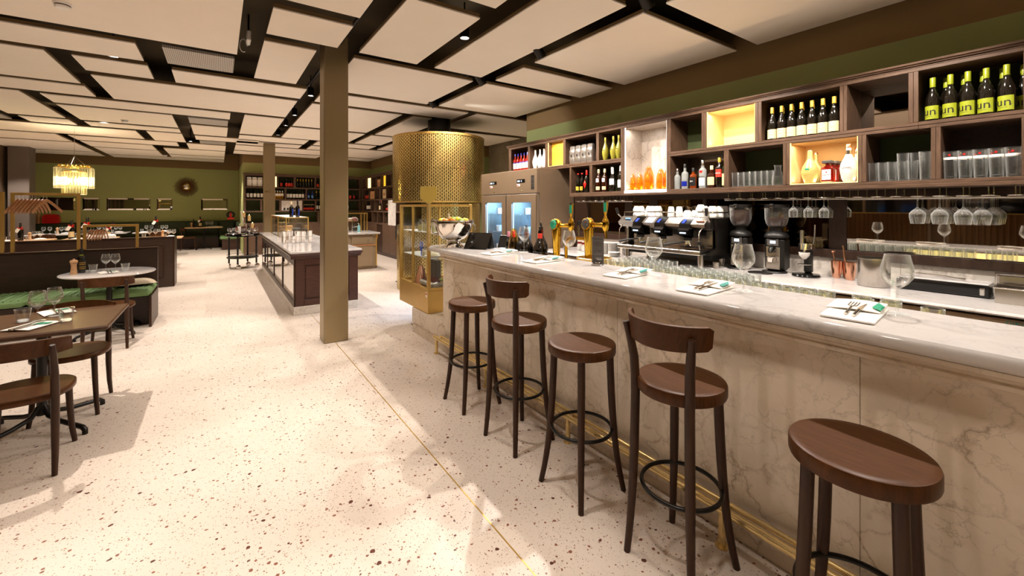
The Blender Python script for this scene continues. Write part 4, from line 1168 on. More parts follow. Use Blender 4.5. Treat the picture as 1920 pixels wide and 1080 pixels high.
for i, (x, y, l_) in enumerate([(4.06, 2.59, 0), (4.10, 2.465, 0), (4.10, 2.465, 1), (4.22, 2.60, 0)]):
    o = CB.put((x, y, zt + .0715 + l_ * .06), 0, '%s large white cup right of the beakers on the espresso machine' % nth(i, 4), 'large white cups on the espresso machine'); o.rotation_euler = (PI, 0, 2.0 + i)
for lay in (0, 1):
    for i, (x, y) in enumerate([(4.22, 2.49), (4.22, 2.40), (4.31, 2.47), (4.31, 2.38), (4.40, 2.45), (4.40, 2.37)]):
        o = CP.put((x, y, zt + .061 + lay * .056), 0, '%s white coffee cup, %s layer of the right stack on the espresso machine' % (nth(i), ('lower', 'upper')[lay]), 'white cups on the espresso machine'); o.rotation_euler = (PI, 0, 1.0)
# ------------------------------------------------------------------ grinders
def grinder(label, x, y, fill, rz):
    o = thing('coffee_grinder', label, 'coffee grinder', (x, y, ZC), rz, 'black coffee grinders')
    MB().lathe([(0, 0), (.10, 0), (.105, .006), (.10, .014), (0, .014)], 28).build('base_plate', 'black', o)
    MB().cb(-.03, .14, -.085, .085, .014, .33, .03).build('grinder_body', 'black', o)
    MB().cb(-.042, -.03, -.06, .06, .03, .24, .004).build('front_plate', 'steel', o)
    MB().cb(-.045, -.03, -.05, .05, .25, .315, .004).build('control_panel', 'slate', o)
    MB().bx(-.0475, -.0455, -.028, .02, .272, .30).build('display', 'screen_white', o)
    MB().lathe([(.10, .325), (.102, .345), (.085, .37), (.055, .385), (.055, .415), (.08, .425)], 28, (.04, 0, 0)).build('collar', 'black', o)
    MB().lathe([(.06, .42), (.085, .455), (.096, .50), (.099, .61), (.099, .612)], 28, (.04, 0, 0)).build('bean_hopper', 'thick_glass', o)
    f = .43 + .17 * fill
    MB().lathe([(0, .42), (.057, .422), (.082, .456), (.0925, .50), (.095, max(f, .505)), (.05, max(f, .505) + .008), (0, max(f, .505) + .012)], 24, (.04, 0, 0)).build('coffee_beans', 'beans', o)
    MB().lathe([(.101, .608), (.104, .612), (.103, .632), (.09, .638), (0, .64)], 28, (.04, 0, 0)).build('hopper_lid', 'black', o)
    MB().cb(-.075, -.045, -.02, .02, .60, .645, .008).build('lid_latch', 'black', o)
    MB().lathe([(0, .004), (.011, .003), (.013, 0)], 12).build('latch_button', 'chrome', o, (-.0755, 0, .618)).rotation_euler.y = -PI / 2
    MB().tube([(-.03, .0, .235), (-.075, 0, .215), (-.085, 0, .19)], [.03, .022, .016], 10).build('chute', 'black_gloss', o)
    MB().tube([(-.04, .035, .15), (-.10, .035, .15), (-.115, 0, .15), (-.10, -.035, .15), (-.04, -.035, .15)], .006, 6).build('fork', 'chrome', o)
    MB().lathe([(0, .10), (.03, .105), (.036, .145), (.033, .145), (.026, .11)], 16, (-.085, 0, 0)).build('dosing_cup', 'chrome', o)
grinder('left black coffee grinder with full bean hopper beside the espresso machine', 4.27, 2.165, .9, 0)
grinder('right black coffee grinder with half full bean hopper', 4.30, 1.845, .45, 0)
o = thing('tamping_tray', 'dark round rubber mat in front of the right grinder', 'mat', (4.14, 1.90, ZC))
MB().lathe([(0, 0), (.10, 0), (.102, .004), (.098, .008), (0, .008)], 28).build('mat_disc', 'black', o)
o = thing('knock_box', 'steel tamper pot at the foot of the left grinder', 'pot', (4.1, 2.30, ZC))
MB().lathe([(0, 0), (.035, 0), (.035, .06), (.031, .06), (.03, .01)], 16).build('pot_body', 'steel', o)
# citrus press
o = thing('citrus_press', 'black and chrome lever citrus press right of the grinders', 'juicer', (4.27, 1.575, ZC))
MB().lathe([(0, 0), (.105, 0), (.108, .01), (.10, .022), (.05, .03), (0, .03)], 28).build('base', 'black_gloss', o)
MB().cb(.02, .085, -.03, .03, .025, .25, .015).build('stand', 'black', o)
q = MB(); q.cyl(-.03, 0, .24, .295, .045, 18); q.build('press_head', 'chrome', o)
MB().cb(-.02, .08, -.03, .03, .245, .295, .01).build('arm_block', 'chrome', o)
q = MB(); q.cyl(-.045, .015, .295, .41, .016, 12); q.build('plunger', 'steel', o)
MB().tube([(.03, -.04, .27), (.03, -.055, .36), (.02, -.06, .46)], .006, 8).build('lever', 'chrome', o)
q = MB(); q.lathe([(0, .02), (.03, .012), (.032, 0), (0, 0)], 14); q.build('lever_hub', 'chrome', o, (.03, -.03, .265)).rotation_euler.x = PI / 2
MB().lathe([(.012, .155), (.04, .19), (.043, .215), (.038, .215), (.008, .165)], 18, (-.035, 0, 0)).build('strainer_cup', 'white', o)
q = MB(); q.tube([(-.035, 0, .22), (-.035, 0, .245)], .012, 10); q.build('ram', 'chrome', o)
MB().lathe([(0, .105), (.05, .108), (.052, .112), (0, .112)], 18, (-.035, 0, 0)).build('cup_shelf', 'steel', o)
# copper mugs
def scoop(label, y, x, extra):
    o = thing('copper_mug', label, 'mug', (x, y, ZC), 0, 'copper mugs by the splash wall')
    MB().lathe([(0, .0), (.026, 0), (.034, .03), (.040, .10), (.041, .15), (.037, .15), (.032, .04), (0, .02)], 22).build('mug_body', 'copper', o)
    if extra == 1:
        MB().tube([(0, -.0, .09), (.0, .02, .19), (0, .025, .22)], [.005, .006, .008], 8).build('handle', 'copper', o)
        MB().lathe([(.0, .0), (.018, .002), (.02, .012)], 10).build('spoon_bowl', 'copper', o, (0, .025, .22))
    else:
        MB().tube([(.0, .02, .1), (.0, .04, .20), (0, .045, .27), (0, .05, .285)], [.008, .009, .006, .008], 8).build('muddler', 'copper', o)
scoop('left shiny copper mug with a round spoon, leaning at the marble upstand', 1.392, 4.40, 1)
scoop('right shiny copper mug with a muddler sticking out', 1.285, 4.36, 2)
o = thing('copper_mug', 'third copper mug standing behind the front two', 'mug', (4.46, 1.335, ZC), 0, 'copper mugs by the splash wall')
MB().lathe([(0, .0), (.026, 0), (.034, .03), (.040, .10), (.041, .14), (.037, .14), (.032, .04), (0, .02)], 22).build('mug_body', 'copper', o)
o = thing('steel_pot', 'brushed aluminium cylinder pot beside the copper mugs', 'pot', (4.19, 1.085, ZC))
MB().lathe([(0, 0), (.095, 0), (.10, .006), (.101, .21), (.106, .213), (.106, .222), (.10, .222), (.097, .22), (.096, .012), (0, .01)], 36).build('pot_body', 'pot_steel', o)
# induction/ shaker tray and tongs
o = thing('bar_tray', 'long black lacquered box tray on the back counter', 'tray', (4.33, .72, ZC))
MB().cb(-.11, .11, -.24, .24, 0, .085, .012).build('tray_body', 'black_gloss', o)
MB().cb(-.10, .10, -.23, .23, .085, .095, .004).build('tray_lid', 'top_marble', o)
for y in (-.2, .2): MB().cb(-.114, -.108, y - .012, y + .012, .02, .07, .003).build('clasp', 'chrome', o)
o = thing('serving_tongs', 'steel serving tongs lying on the black tray', 'tongs', (4.31, .74, ZC + .096))
MB().tube([(0, -.13, .008), (.01, 0, .02), (0, .12, .022)], .006, 8).build('tong_arm', 'chrome', o)
MB().tube([(.02, -.13, .008), (.03, 0, .012), (.0, .12, .022)], .006, 8).build('tong_arm', 'chrome', o)
MB().lathe([(0, 0), (.018, .004), (.02, .014), (0, .016)], 10).build('tong_tip', 'chrome', o, (.01, .125, .008))
# gastronorm pans
def gn(label, x, y, z, rz=0):
    o = thing('steel_pan', label, 'pan', (x, y, z), rz, 'stacked steel food pans')
    b = MB()
    b.cb(-.085, .085, -.15, .15, .0, .004, .001); b.bx(-.085, -.082, -.15, .15, .004, .10); b.bx(.082, .085, -.15, .15, .004, .10); b.bx(-.082, .082, -.15, -.147, .004, .10); b.bx(-.082, .082, .147, .15, .004, .10)
    b.build('pan_body', 'steel', o)
    r = MB(); r.tube([(-.09, -.155, .10), (.09, -.155, .10), (.09, .155, .10), (-.09, .155, .10)], .006, 6, True); r.build('pan_rim', 'chrome', o)
gn('front steel food pan at the right end of the back counter', 4.18, .30, ZC)
o = thing('steel_pan', 'steel food pan standing on edge behind the front pan', 'pan', (4.38, .32, ZC), 0, 'stacked steel food pans')
MB().cb(-.03, .03, -.15, .15, 0, .16, .012).build('pan_body', 'steel', o)
MB().tube([(-.035, -.155, .006), (-.035, .155, .006), (-.035, .155, .165), (-.035, -.155, .165)], .006, 6, True).build('pan_rim', 'chrome', o)
# plates and bits left of the machine
def plates(x, y, n, r, label):
    P = None
    for i in range(n):
        lb = '%s of the %s' % (('bottom' if i == 0 else 'top' if i == n - 1 else ORD[i] + ' up') + ' saucer', label)
        if P is None:
            o = thing('saucer', lb, 'saucer', group='white saucers in stacks left of the espresso machine')
            MB().lathe([(0, .002), (r * .55, 0), (r * .62, .004), (r, .013), (r, .016), (r * .6, .008), (0, .006)], 24).build('saucer_dish', 'porcelain', o)
            P = Proto(o)
        P.put((x, y, ZC + i * .0125), 0, lb)
plates(4.20, 3.86, 11, .070, 'left white stack behind the beer taps')
plates(4.17, 3.69, 12, .078, 'tallest white stack left of the espresso machine')
plates(4.30, 3.59, 12, .070, 'right white stack by the espresso machine')
plates(4.02, 3.56, 4, .075, 'low white stack in front of the machine foot')
o = thing('cutlery_pot', 'small steel pot of teaspoons at the left end of the back counter', 'pot', (4.12, 4.55, ZC))
MB().lathe([(0, 0), (.04, 0), (.045, .09), (.042, .09), (.037, .006)], 18).build('pot_body', 'steel', o)
for i in range(5):
    a = i * 1.3
    MB().tube([(.01 * math.cos(a), .01 * math.sin(a), .01), (.035 * math.cos(a), .035 * math.sin(a), .13), (.045 * math.cos(a), .045 * math.sin(a), .155)], [.003, .003, .008], 6).build('teaspoon', 'chrome', o)
JR = None
for i, (x, y) in enumerate([(4.2, 4.35), (4.15, 4.22), (4.25, 4.12), (4.15, 4.04)]):
    lb = '%s small glass jar with dark lid behind the brass taps' % nth(i, 4)
    if JR is None:
        o = thing('glass_jar', lb, 'jar', group='glass jars behind the taps')
        MB().lathe([(0, 0), (.035, 0), (.038, .008), (.038, .08), (.03, .095), (.03, .1)], 16).build('jar_body', 'thick_glass', o)
        MB().lathe([(.033, .095), (.033, .118), (0, .12)], 16).build('jar_lid', 'red_liquor', o)
        MB().lathe([(0, .004), (.034, .004), (.035, .07), (0, .072)], 14).build('jar_fill', 'white', o)
        JR = Proto(o)
    JR.put((x, y, ZC), 0, lb)
# ------------------------------------------------------------------ two-door fridge
fg = thing('display_fridge', 'tall taupe two door refrigerator with blue lit glass doors', 'fridge', (3.8, 4.83, 0))
W_, H_, D_ = 1.58, 2.11, .735
b = MB(); b.bx(.06, D_, 0, .03, .1, H_); b.bx(.06, D_, W_ - .03, W_, .1, H_); b.bx(D_ - .03, D_, .03, W_ - .03, .1, H_); b.bx(.06, D_, .03, W_ - .03, .1, .16); b.bx(.06, D_, .03, W_ - .03, H_ - .37, H_)
b.bx(.1, D_ - .03, W_ / 2 - .02, W_ / 2 + .02, .16, H_ - .37)
b.build('carcass', 'taupe', fg)
MB().bx(.1, D_ - .05, .05, W_ - .05, 0, .1).build('plinth', 'black', fg)
MB().bx(D_ - .04, D_ - .031, .03, W_ - .03, .16, H_ - .37).build('liner', 'blue_cool', fg)
for i, (a, b_) in enumerate(((0, W_ / 2), (W_ / 2, W_))):
    MB().cb(.0, .059, a + .003, b_ - .003, H_ - .365, H_, .006).build('header_panel', 'taupe', fg)
    yc = (a + b_) / 2
    MB().bx(-.002, .001, yc - .11, yc + .10, H_ - .20, H_ - .145).build('control_panel', 'black_gloss', fg)
    MB().bx(-.003, -.0021, yc + .02, yc + .085, H_ - .185, H_ - .16).build('digital_display', 'screen_white', fg)
    MB().bx(-.003, -.0021, yc - .03, yc - .012, H_ - .185, H_ - .16).build('indicator', 'screen_white', fg)
    st = MB().bx(-.0015, .001, yc + .02, yc + .10, H_ - .25, H_ - .215).build('sticker', 'paper', fg)
    MB().bx(-.0022, -.0016, yc + .05, yc + .10, H_ - .245, H_ - .232).build('sticker_print', 'red', fg)
    q = MB(); q.lathe([(0, .006), (.012, .005), (.013, 0)], 12); q.build('lock', 'chrome', fg, (0, yc - .04, H_ - .325)).rotation_euler.y = -PI / 2
    d = MB(); d.cb(.0, .055, a + .01, a + .14, .17, H_ - .375, .005); d.cb(.0, .055, b_ - .14, b_ - .01, .17, H_ - .375, .005); d.cb(.0, .055, a + .14, b_ - .14, H_ - .50, H_ - .375, .005); d.cb(.0, .055, a + .14, b_ - .14, .17, .35, .005)
    dd = d.build('door', 'taupe', fg)
    MB().bx(.02, .028, a + .14, b_ - .14, .35, H_ - .50).build('door_pane', 'pane', dd)
    MB().bx(.034, .042, a + .142, a + .152, .36, H_ - .51).bx(.034, .042, b_ - .152, b_ - .142, .36, H_ - .51).build('light_strip', 'led_blue', dd)
    MB().bx(-.003, -.0005, a + .005, a + .012, .2, H_ - .4).build('door_gap', 'black', dd)
    for z in (.45, .80, 1.12, 1.42):
        q = MB()
        for j in range(9): q.tube([(.12 + j * .065, a + .05, z), (.12 + j * .065, b_ - .05, z)], .003, 5)
        q.tube([(.12, a + .05, z), (.64, a + .05, z)], .004, 5); q.tube([(.12, b_ - .05, z), (.64, b_ - .05, z)], .004, 5); q.tube([(.11, a + .05, z), (.11, b_ - .05, z)], .006, 5)
        q.build('wire_shelf', 'chrome', fg)
    l_ = bpy.data.lights.new('fridge_light', 'AREA'); l_.shape = 'RECTANGLE'; l_.size = .08; l_.size_y = .5; l_.energy = 60; l_.color = (.18, .48, 1)
    lo_ = bpy.data.objects.new('fridge_light', l_); COL.objects.link(lo_); lo_.location = (3.8 + .2, 4.83 + yc, H_ - .40)
MB().bx(-.0015, .001, .06, .135, H_ - .31, H_ - .10).build('information_plate', 'ink', fg)
for k, z in enumerate((.135, .165, .21, .24)): MB().bx(-.0022, -.0016, .068, .127 - .01 * (k % 2), H_ - z - .012, H_ - z - .004).build('print_line', 'slate', fg)
FB = Proto(tumbler('food_tub', 'x', 'tub', .10, .05, .056, 12, 'white', .01))
n_ = 0
for di, yc in enumerate((5.22, 6.02)):
    for zi, z in enumerate((.80, 1.12, 1.42)):
        for j in range(3):
            FB.put((4.02 + .1 * (j % 2), yc - .17 + j * .15, z + .004), 0, '%s pale food tub on the %s wire shelf behind the %s fridge door' % (('right', 'middle', 'left')[j], ('lower', 'middle', 'upper')[zi], ('right', 'left')[di]), 'food tubs inside the fridge')
# ------------------------------------------------------------------ things on the bar top
ZT = 1.1052
def place_setting(x, y, rz, tag_, detail):
    n = thing('paper_napkin', 'white folded napkin %s' % tag_, 'napkin', (x, y, ZT), rz, 'napkins set out along the bar')
    MB().slab(lambda u, v: ((-.16 + .32 * u, -.085 + .17 * v + .01 * u, .006 + .004 * math.sin(5 * u) * v), (0, 0, 1)), 8, 6, .006).build('folded_sheet', 'paper', n)
    MB().slab(lambda u, v: ((.02 + .16 * u - .03 * v, -.07 + .17 * v, .013 + .012 * u + .006 * math.sin(3 * v)), (0, 0, 1)), 6, 5, .004).build('upper_fold', 'paper', n)
    MB().add([(.03, -.072, .0225), (.10, -.075, .0285), (.15, -.045, .0335), (.06, -.038, .0265)], [(0, 1, 2, 3)]).build('printed_band', 'green_sign' if detail else 'teal', n)
    f = thing('fork', 'steel fork %s' % tag_, 'fork', (x, y, ZT), rz, 'forks set out along the bar')
    m = MB(); m.tube([(-.10, .015, .016), (-.02, .02, .020), (.03, .022, .024)], [.006, .0045, .004], 6)
    for k in range(4): m.tube([(.03, .022, .024), (.05, .008 + .010 * k, .026), (.105, .008 + .010 * k, .031)], .0018, 5)
    m.build('fork_body', 'steel', f)
    kn = thing('table_knife', 'steel knife %s' % tag_, 'knife', (x, y, ZT), rz, 'knives set out along the bar')
    MB().tube([(-.11, -.012, .016), (.0, -.008, .020)], [.006, .0055], 6).build('knife_handle', 'chrome', kn)
    MB().slab(lambda u, v: ((.0 + .11 * u, -.016 + .016 * v * (1 - u ** 3), .0205 + .009 * u), (0, 0, 1)), 8, 2, .0015).build('blade', 'steel', kn)
TG = ['at the nearest place setting on the bar', 'at the second place setting from the right on the bar', 'at the middle place setting on the bar', 'at the fourth place setting from the right', 'at the farthest place setting, by the tablet']
for i, (x, y, r) in enumerate([(2.16, .615, .08), (2.14, 1.255, .06), (2.18, 1.81, .1), (2.16, 2.66, .1), (2.16, 3.32, .1)]):
    place_setting(x, y, r, TG[i], i == 0)
BW = wineglass('wine_glass', 'x', 'wine glass', .244, .055, .041)
PW = Proto(BW)
for i, (x, y) in enumerate([(2.31, .522), (2.274, 1.128), (2.31, 1.712), (2.376, 2.587), (2.44, 3.30)]):
    PW.put((x, y, ZT), i * .7, 'tall empty wine glass ' + TG[i].replace('at the', 'beside the'), 'wine glasses set out along the bar')
# short tumblers by the near setting
o = thing('menu_stand', 'upright dark menu card in a small steel stand on the bar', 'menu holder', (2.36, 2.25, ZT), .5)
MB().cb(-.055, .055, -.04, .04, 0, .012, .005).build('stand_base', 'steel', o)
MB().lathe([(0, .013), (.02, .013), (.022, .024), (0, .026)], 12, (.0, .0, 0)).build('clip', 'chrome', o)
card = MB().bx(-.003, .003, -.045, .045, .014, .215).build('menu_card', 'slate', o)
for k, z in enumerate((.195, .17, .16, .15, .115, .105, .08, .05, .04)):
    MB().bx(-.0036, -.0031, -.03, .03 - .012 * (k % 3), z, z + .004).build('print_line', 'steel', card)
o = thing('tablet_computer', 'black tablet leaning on its folded cover at the far end of the bar', 'tablet', (2.265, 3.855, ZT), .6)
sl = MB(); sl.add([(-.115, .13, .005), (-.115, -.13, .005), (.03, -.13, .165), (.03, .13, .165), (-.108, .13, 0), (-.108, -.13, 0), (.037, -.13, .16), (.037, .13, .16)],
                  [(0, 1, 2, 3), (7, 6, 5, 4), (0, 4, 5, 1), (1, 5, 6, 2), (2, 6, 7, 3), (3, 7, 4, 0)])
sl.build('screen_slab', 'black_gloss', o)
MB().ext([(.0, .0), (.10, .0), (.036, .155), (.03, .13)], 'y', -.128, .128).build('folded_cover', 'black', o)
# champagne bowl with citrus
o = thing('punch_bowl', 'large polished silver champagne bowl filled with citrus at the end of the bar', 'bowl', (2.10, 4.13, ZT), 1.25)
MB().lathe([(0, .0), (.12, 0), (.122, .006), (.10, .022), (.075, .045), (.068, .07), (.085, .085), (.12, .095), (.165, .135), (.192, .19), (.205, .25), (.214, .285), (.212, .29), (.206, .287), (.19, .24), (.15, .14), (0, .10)], 48).build('bowl', 'chrome', o)
MB().lathe([(.210, .283), (.217, .286), (.214, .296), (.206, .294)], 48).build('rim', 'steel', o)
for s_ in (1, -1):
    MB().tube([(.0, s_ * .17, .14), (0, s_ * .235, .16), (0, s_ * .245, .23), (0, s_ * .21, .27)], .008, 8).build('handle', 'chrome', o)
def fruit(x, y, z, r, m, label, cat, s=1.25):
    o = thing(cat, label, 'fruit', (x, y, z), random.random() * 3, 'citrus in the silver bowl')
    MB().lathe([(0, -r * s), (r * .35, -r * s * .9), (r * .85, -r * .5), (r, 0), (r * .85, r * .5), (r * .35, r * s * .9), (0, r * s)], 12).build('rind', m, o).rotation_euler.x = 1.2
M['lemon'] = pm('lemon', '#e5cc3c', .4, 0, .1, 30); M['lime'] = pm('lime', '#8fae3c', .4, 0, .1, 30); M['orange_fruit'] = pm('orange_fruit', '#e0882a', .4, 0, .1, 30)
kk = [('lemon', 'lemon'), ('lime', 'lime'), ('orange', 'orange_fruit')]
for i in range(12):
    a = i * 2 * PI / 9; r = .135 if i < 9 else .05
    if i >= 9: a = (i - 9) * 2 * PI / 3
    c, m = kk[(i * 2 + i // 3) % 3]
    fruit(2.10 + r * math.cos(a), 4.13 + r * math.sin(a), ZT + (.285 if i < 9 else .30), .034, m, '%s in the silver bowl, number %s clockwise from the right' % (c, ORD[i] if i else 'first') if i < 9 else '%s in the middle of the silver bowl, %s' % (c, ('right', 'left', 'front')[i - 9]), c)
o = thing('price_card', 'tiny white price card standing among the citrus', 'card', (2.05, 4.15, ZT + .33))
MB().bx(-.002, .002, -.018, .018, -.02, .04).build('card_sheet', 'paper', o)
# work ledge behind the bar with glasses and taps
ld = thing('under_bar_ledge', 'steel work ledge behind the bar top carrying rows of glasses', 'ledge')
MB().cb(2.505, 3.0, -1.4, 4.0, .955, .985, .004).build('ledge_top', 'steel', ld)
MB().bx(2.52, 2.96, -1.4, 4.0, .1, .955).build('ledge_cabinet', 'greybrown', ld)
MB().bx(2.56, 2.92, -1.3, 3.9, 0, .1).build('plinth', 'black', ld)
ZG = .986
def crowd(P, pts, lab, grp):
    for i, (x, y) in enumerate(pts):
        P.put((x, y, ZG), i * .5, lab % (ORD[i] if i < 18 else 'further'), grp)
TA = Proto(tumbler('tall_tumbler', 'x', 'glass', .135, .030, .036, 14, 'thick_glass', .012))
TC = Proto(tumbler('stout_tumbler', 'x', 'glass', .118, .038, .040, 12, 'green_glass', .02))
rowname = ['nearest the camera', 'second back', 'third back', 'fourth back', 'fifth back', 'sixth back', 'seventh back', 'eighth back']
for r in range(5):
    for i in range(6):
        TA.put((2.60 + r * .078, 2.33 - i * .078 + r * .01, ZG), r + i, '%s tall tumbler in line, row %s, below the espresso machine' % (ORD[i] if i else 'first', ('one', 'two', 'three', 'four', 'five')[r]), 'tall tumblers on the work ledge')
for r in range(5):
    for i in range(7):
        TC.put((2.57 + r * .083, 1.865 - i * .083, ZG), r + i, '%s greenish stout tumbler in line, row %s, behind the middle of the bar' % (ORD[i] if i else 'first', ('one', 'two', 'three', 'four', 'five')[r]), 'stout greenish tumblers on the work ledge')
for r in range(2):
    for i in range(6):
        TC.put((2.555 + r * .085, 1.31 - i * .086, ZG), r + i, '%s greenish stout tumbler in line, row %s, behind the second place setting' % (ORD[i] if i else 'first', ('one', 'two')[r]), 'stout greenish tumblers on the work ledge')
for i, (x, y) in enumerate([(2.56, .70), (2.64, .73), (2.56, .60), (2.65, .62), (2.56, .46)]):
    TC.put((x, y, ZG), i, '%s stout tumbler of the loose group behind the nearest place setting' % nth(i, 5), 'loose tumblers behind the nearest place setting')
# beer tap towers
def tap(label, x, y, badge, rz):
    o = thing('beer_tap', label, 'beer tap', (x, y, .985), rz)
    MB().lathe([(0, 0), (.055, 0), (.055, .01), (.036, .02), (.033, .06), (.036, .18), (.043, .30), (.047, .36), (.047, .40), (.036, .43), (.02, .445), (0, .448)], 28).build('tower', 'gold', o)
    q = MB(); q.lathe([(0, .016), (.03, .014), (.043, .006), (.045, 0), (0, 0)], 24)
    g_ = q.build('badge', badge, o, (-.040, .012, .395)); g_.rotation_euler = (0, -PI / 2 + .15, -.35)
    q = MB(); q.lathe([(.0435, .001), (.049, .004), (.049, -.01), (.0435, -.012)], 24); q.build('badge_ring', 'gold', o, (-.040, .012, .395)).rotation_euler = (0, -PI / 2 + .15, -.35)
    text("Heineken", .013, 'paper', o, (-.0575, .006, .387), (PI / 2, 0, -PI / 2 - .35))
    MB().lathe([(0, .0005), (.006, .0005)], 5).build('badge_star', 'red', o, (-.0575, .006, .41)).rotation_euler = (0, -PI / 2 + .1, -.35)
    MB().tube([(0, -.03, .385), (.0, -.08, .385), (.0, -.13, .385), (.0, -.16, .385)], [.022, .018, .022, .026], 14).build('tap_arm', 'gold', o)
    MB().tube([(.0, -.05, .385), (0, -.056, .385)], .027, 14).build('arm_collar', 'gold', o)
    MB().lathe([(0, .335), (.02, .337), (.028, .36), (.03, .40), (.026, .43), (.014, .45), (.010, .47), (0, .47)], 18, (0, -.155, 0)).build('tap_head', 'gold', o)
    MB().tube([(0, -.155, .345), (0, -.16, .31), (-.003, -.163, .27)], [.014, .011, .008], 10).build('spout', 'gold', o)
    MB().tube([(0, -.155, .465), (0, -.155, .49), (0, -.158, .53), (0, -.160, .585)], [.009, .014, .019, .022], 12).build('handle', 'gold', o)
    MB().bx(-.0225, -.0205, -.172, -.148, .50, .578).build('handle_plaque', 'green_sign', o)
    q = MB(); q.lathe([(0, .002), (.0225, .002), (.022, .010), (0, .012)], 12); q.build('handle_cap', 'chrome', o, (0, -.160, .585))
    return o
tap('left golden beer tap tower with a green round badge', 2.64, 3.05, 'green_sign', .35)
tap('right golden beer tap tower with a dark round badge', 2.655, 2.64, 'slate', .35).location.z = 1.005
o = thing('tap_basin', 'round brass drip basin below the right beer tap', 'drip tray', (2.66, 2.58, .985))
MB().lathe([(0, 0), (.148, 0), (.152, .006), (.152, .125), (.146, .128), (.142, .125), (.142, .02), (0, .018)], 36).build('basin', 'brass', o)
o = thing('tap_manifold', 'brass pipe joining the two tap towers, with two chrome valves', 'pipe', (2.735, 2.85, .985))
MB().tube([(0, .17, .0), (0, .17, .22), (0, .12, .27), (0, -.16, .27)], .016, 10).build('pipe', 'gold', o)
for y in (.0, -.09):
    MB().tube([(0, y, .285), (0, y, .40)], [.008, .008], 8).build('valve_stem', 'chrome', o)
    MB().tube([(0, y, .39), (0, y, .43)], [.016, .018], 10).build('valve_knob', 'black', o)
# wine bottles cooling at the left end of the ledge
o_b = [('x', 3.80, 2.60, bord(.29, .036), 'wine_glass_dark', (.235, .292, .016, 'pink'), 'slim bottle with pink cap next to the tablet'),
       ('x', 3.62, 2.62, bord(.27, .034), 'black', (.22, .272, .015, 'black'), 'small black bottle behind the orange wrapped bottle'),
       ('x', 3.50, 2.62, flask(.33, .075), 'wine_glass_dark', (.23, .30, .0225, 'red_liquor'), 'left round bellied dark wine bottle behind the bar'),
       ('x', 3.36, 2.70, flask(.36, .075), 'wine_glass_dark', (.25, .33, .023, 'red_liquor'), 'middle round bellied dark wine bottle with tall stopper'),
       ('x', 3.25, 2.60, flask(.33, .075), 'wine_glass_dark', (.23, .30, .0225, 'red_label'), 'right round bellied dark wine bottle with red neck foil')]
for n, y, x, pr, bm, cp, lb in o_b:
    o = bottle('wine_bottle', lb, 'bottle', pr, bm, cp); o.location = (x, y, .985); o['group'] = 'bottles at the far end of the work ledge'
    h = pr[-1][1]
    if 'bellied' in lb:
        MB().tube([(0, 0, h), (0, 0, h + .025), (-.006, 0, h + .04)], [.012, .012, .006], 8).build('pourer', 'black', o)
        MB().lathe([(.0505, .03), (.072, .06), (.0765, .095), (.0765, .105)], 10, a0=PI - .6, a1=PI + .6).build('paper_label', 'paper', o)
o = bottle('wrapped_bottle', 'bottle wrapped in orange cellophane behind the bar', 'bottle', bord(.30, .036), 'wine_glass_dark', (.235, .302, .016, 'red_label')); o.location = (2.60, 3.70, .985)
MB().lathe([(.06, 0), (.064, .08), (.06, .16), (.045, .25), (.028, .315), (0, .335)], 14).build('cellophane', 'amber_glass', o)
o = thing('card_reader', 'white card reader base with a black screen behind the tablet', 'till', (2.62, 3.94, .985), .3)
MB().cb(-.03, .16, -.05, .05, 0, .1, .01).build('base', 'white', o)
MB().cb(-.01, .01, -.13, .11, .10, .25, .008).build('screen_slab', 'black', o).rotation_euler.y = .35
# ------------------------------------------------------------------ brass and glass display case at the end of the bar
cs = thing('display_case', 'tall brass framed glass display case at the far end of the bar', 'display case')
X0, X1, Y0_, Y1_, Z0, Z1 = 1.985, 2.57, 4.552, 5.48, .305, 1.575
b = MB(); b.cb(X0, X1, Y0_, Y1_, Z0, .564, .002); b.build('base_box', 'brass_satin', cs)
for (x, y) in ((X0, Y0_), (X1 - .035, Y0_), (X0, Y1_ - .035), (X1 - .035, Y1_ - .035)):
    MB().cb(x, x + .035, y, y + .035, .565, Z1, .002).build('corner_post', 'brass_satin', cs)
for z in (.565, Z1 - .03):
    m = MB(); m.bx(X0, X0 + .03, Y0_ + .035, Y1_ - .035, z, z + .03); m.bx(X1 - .03, X1, Y0_ + .035, Y1_ - .035, z, z + .03); m.bx(X0 + .035, X1 - .035, Y0_, Y0_ + .03, z, z + .03); m.bx(X0 + .035, X1 - .035, Y1_ - .03, Y1_, z, z + .03)
    m.build('frame_rail', 'brass_satin', cs)
MB().bx(X0 + .01, X0 + .016, Y0_ + .035, 5.03, .595, Z1 - .03).build('glass_door', 'pane', cs)
MB().bx(X0 + .024, X0 + .03, 5.0, Y1_ - .035, .595, Z1 - .03).build('glass_door', 'pane', cs)
MB().bx(X0 - .001, X0 + .022, 5.02, 5.045, .565, Z1 - .02).build('door_stile', 'brass_satin', cs)
MB().bx(X0 - .008, X0 - .001, 5.024, 5.04, 1.10, 1.18).build('door_pull', 'brass', cs)
MB().bx(X0 + .035, X1 - .035, Y0_ + .008, Y0_ + .014, .595, Z1 - .03).build('glass_side', 'pane', cs)
MB().bx(X0 + .035, X1 - .035, Y1_ - .014, Y1_ - .008, .595, Z1 - .03).build('glass_side', 'pane', cs)
MB().bx(X0 + .03, X1 - .03, Y0_ + .03, Y1_ - .03, Z1 - .008, Z1 - .002).build('glass_roof', 'pane', cs)
for z in (.935, 1.235):
    MB().cb(X0 + .04, X1 - .01, Y0_ + .02, Y1_ - .04, z, z + .008, .002).build('glass_shelf', 'green_glass', cs)
MB().bx(X0 - .0012, X0 + .0, 4.575, 4.62, .49, .545).build('small_sticker', 'paper', cs)
MB().bx(X0 - .002, X0 - .0013, 4.58, 4.615, .52, .54).build('sticker_print', 'red', cs)
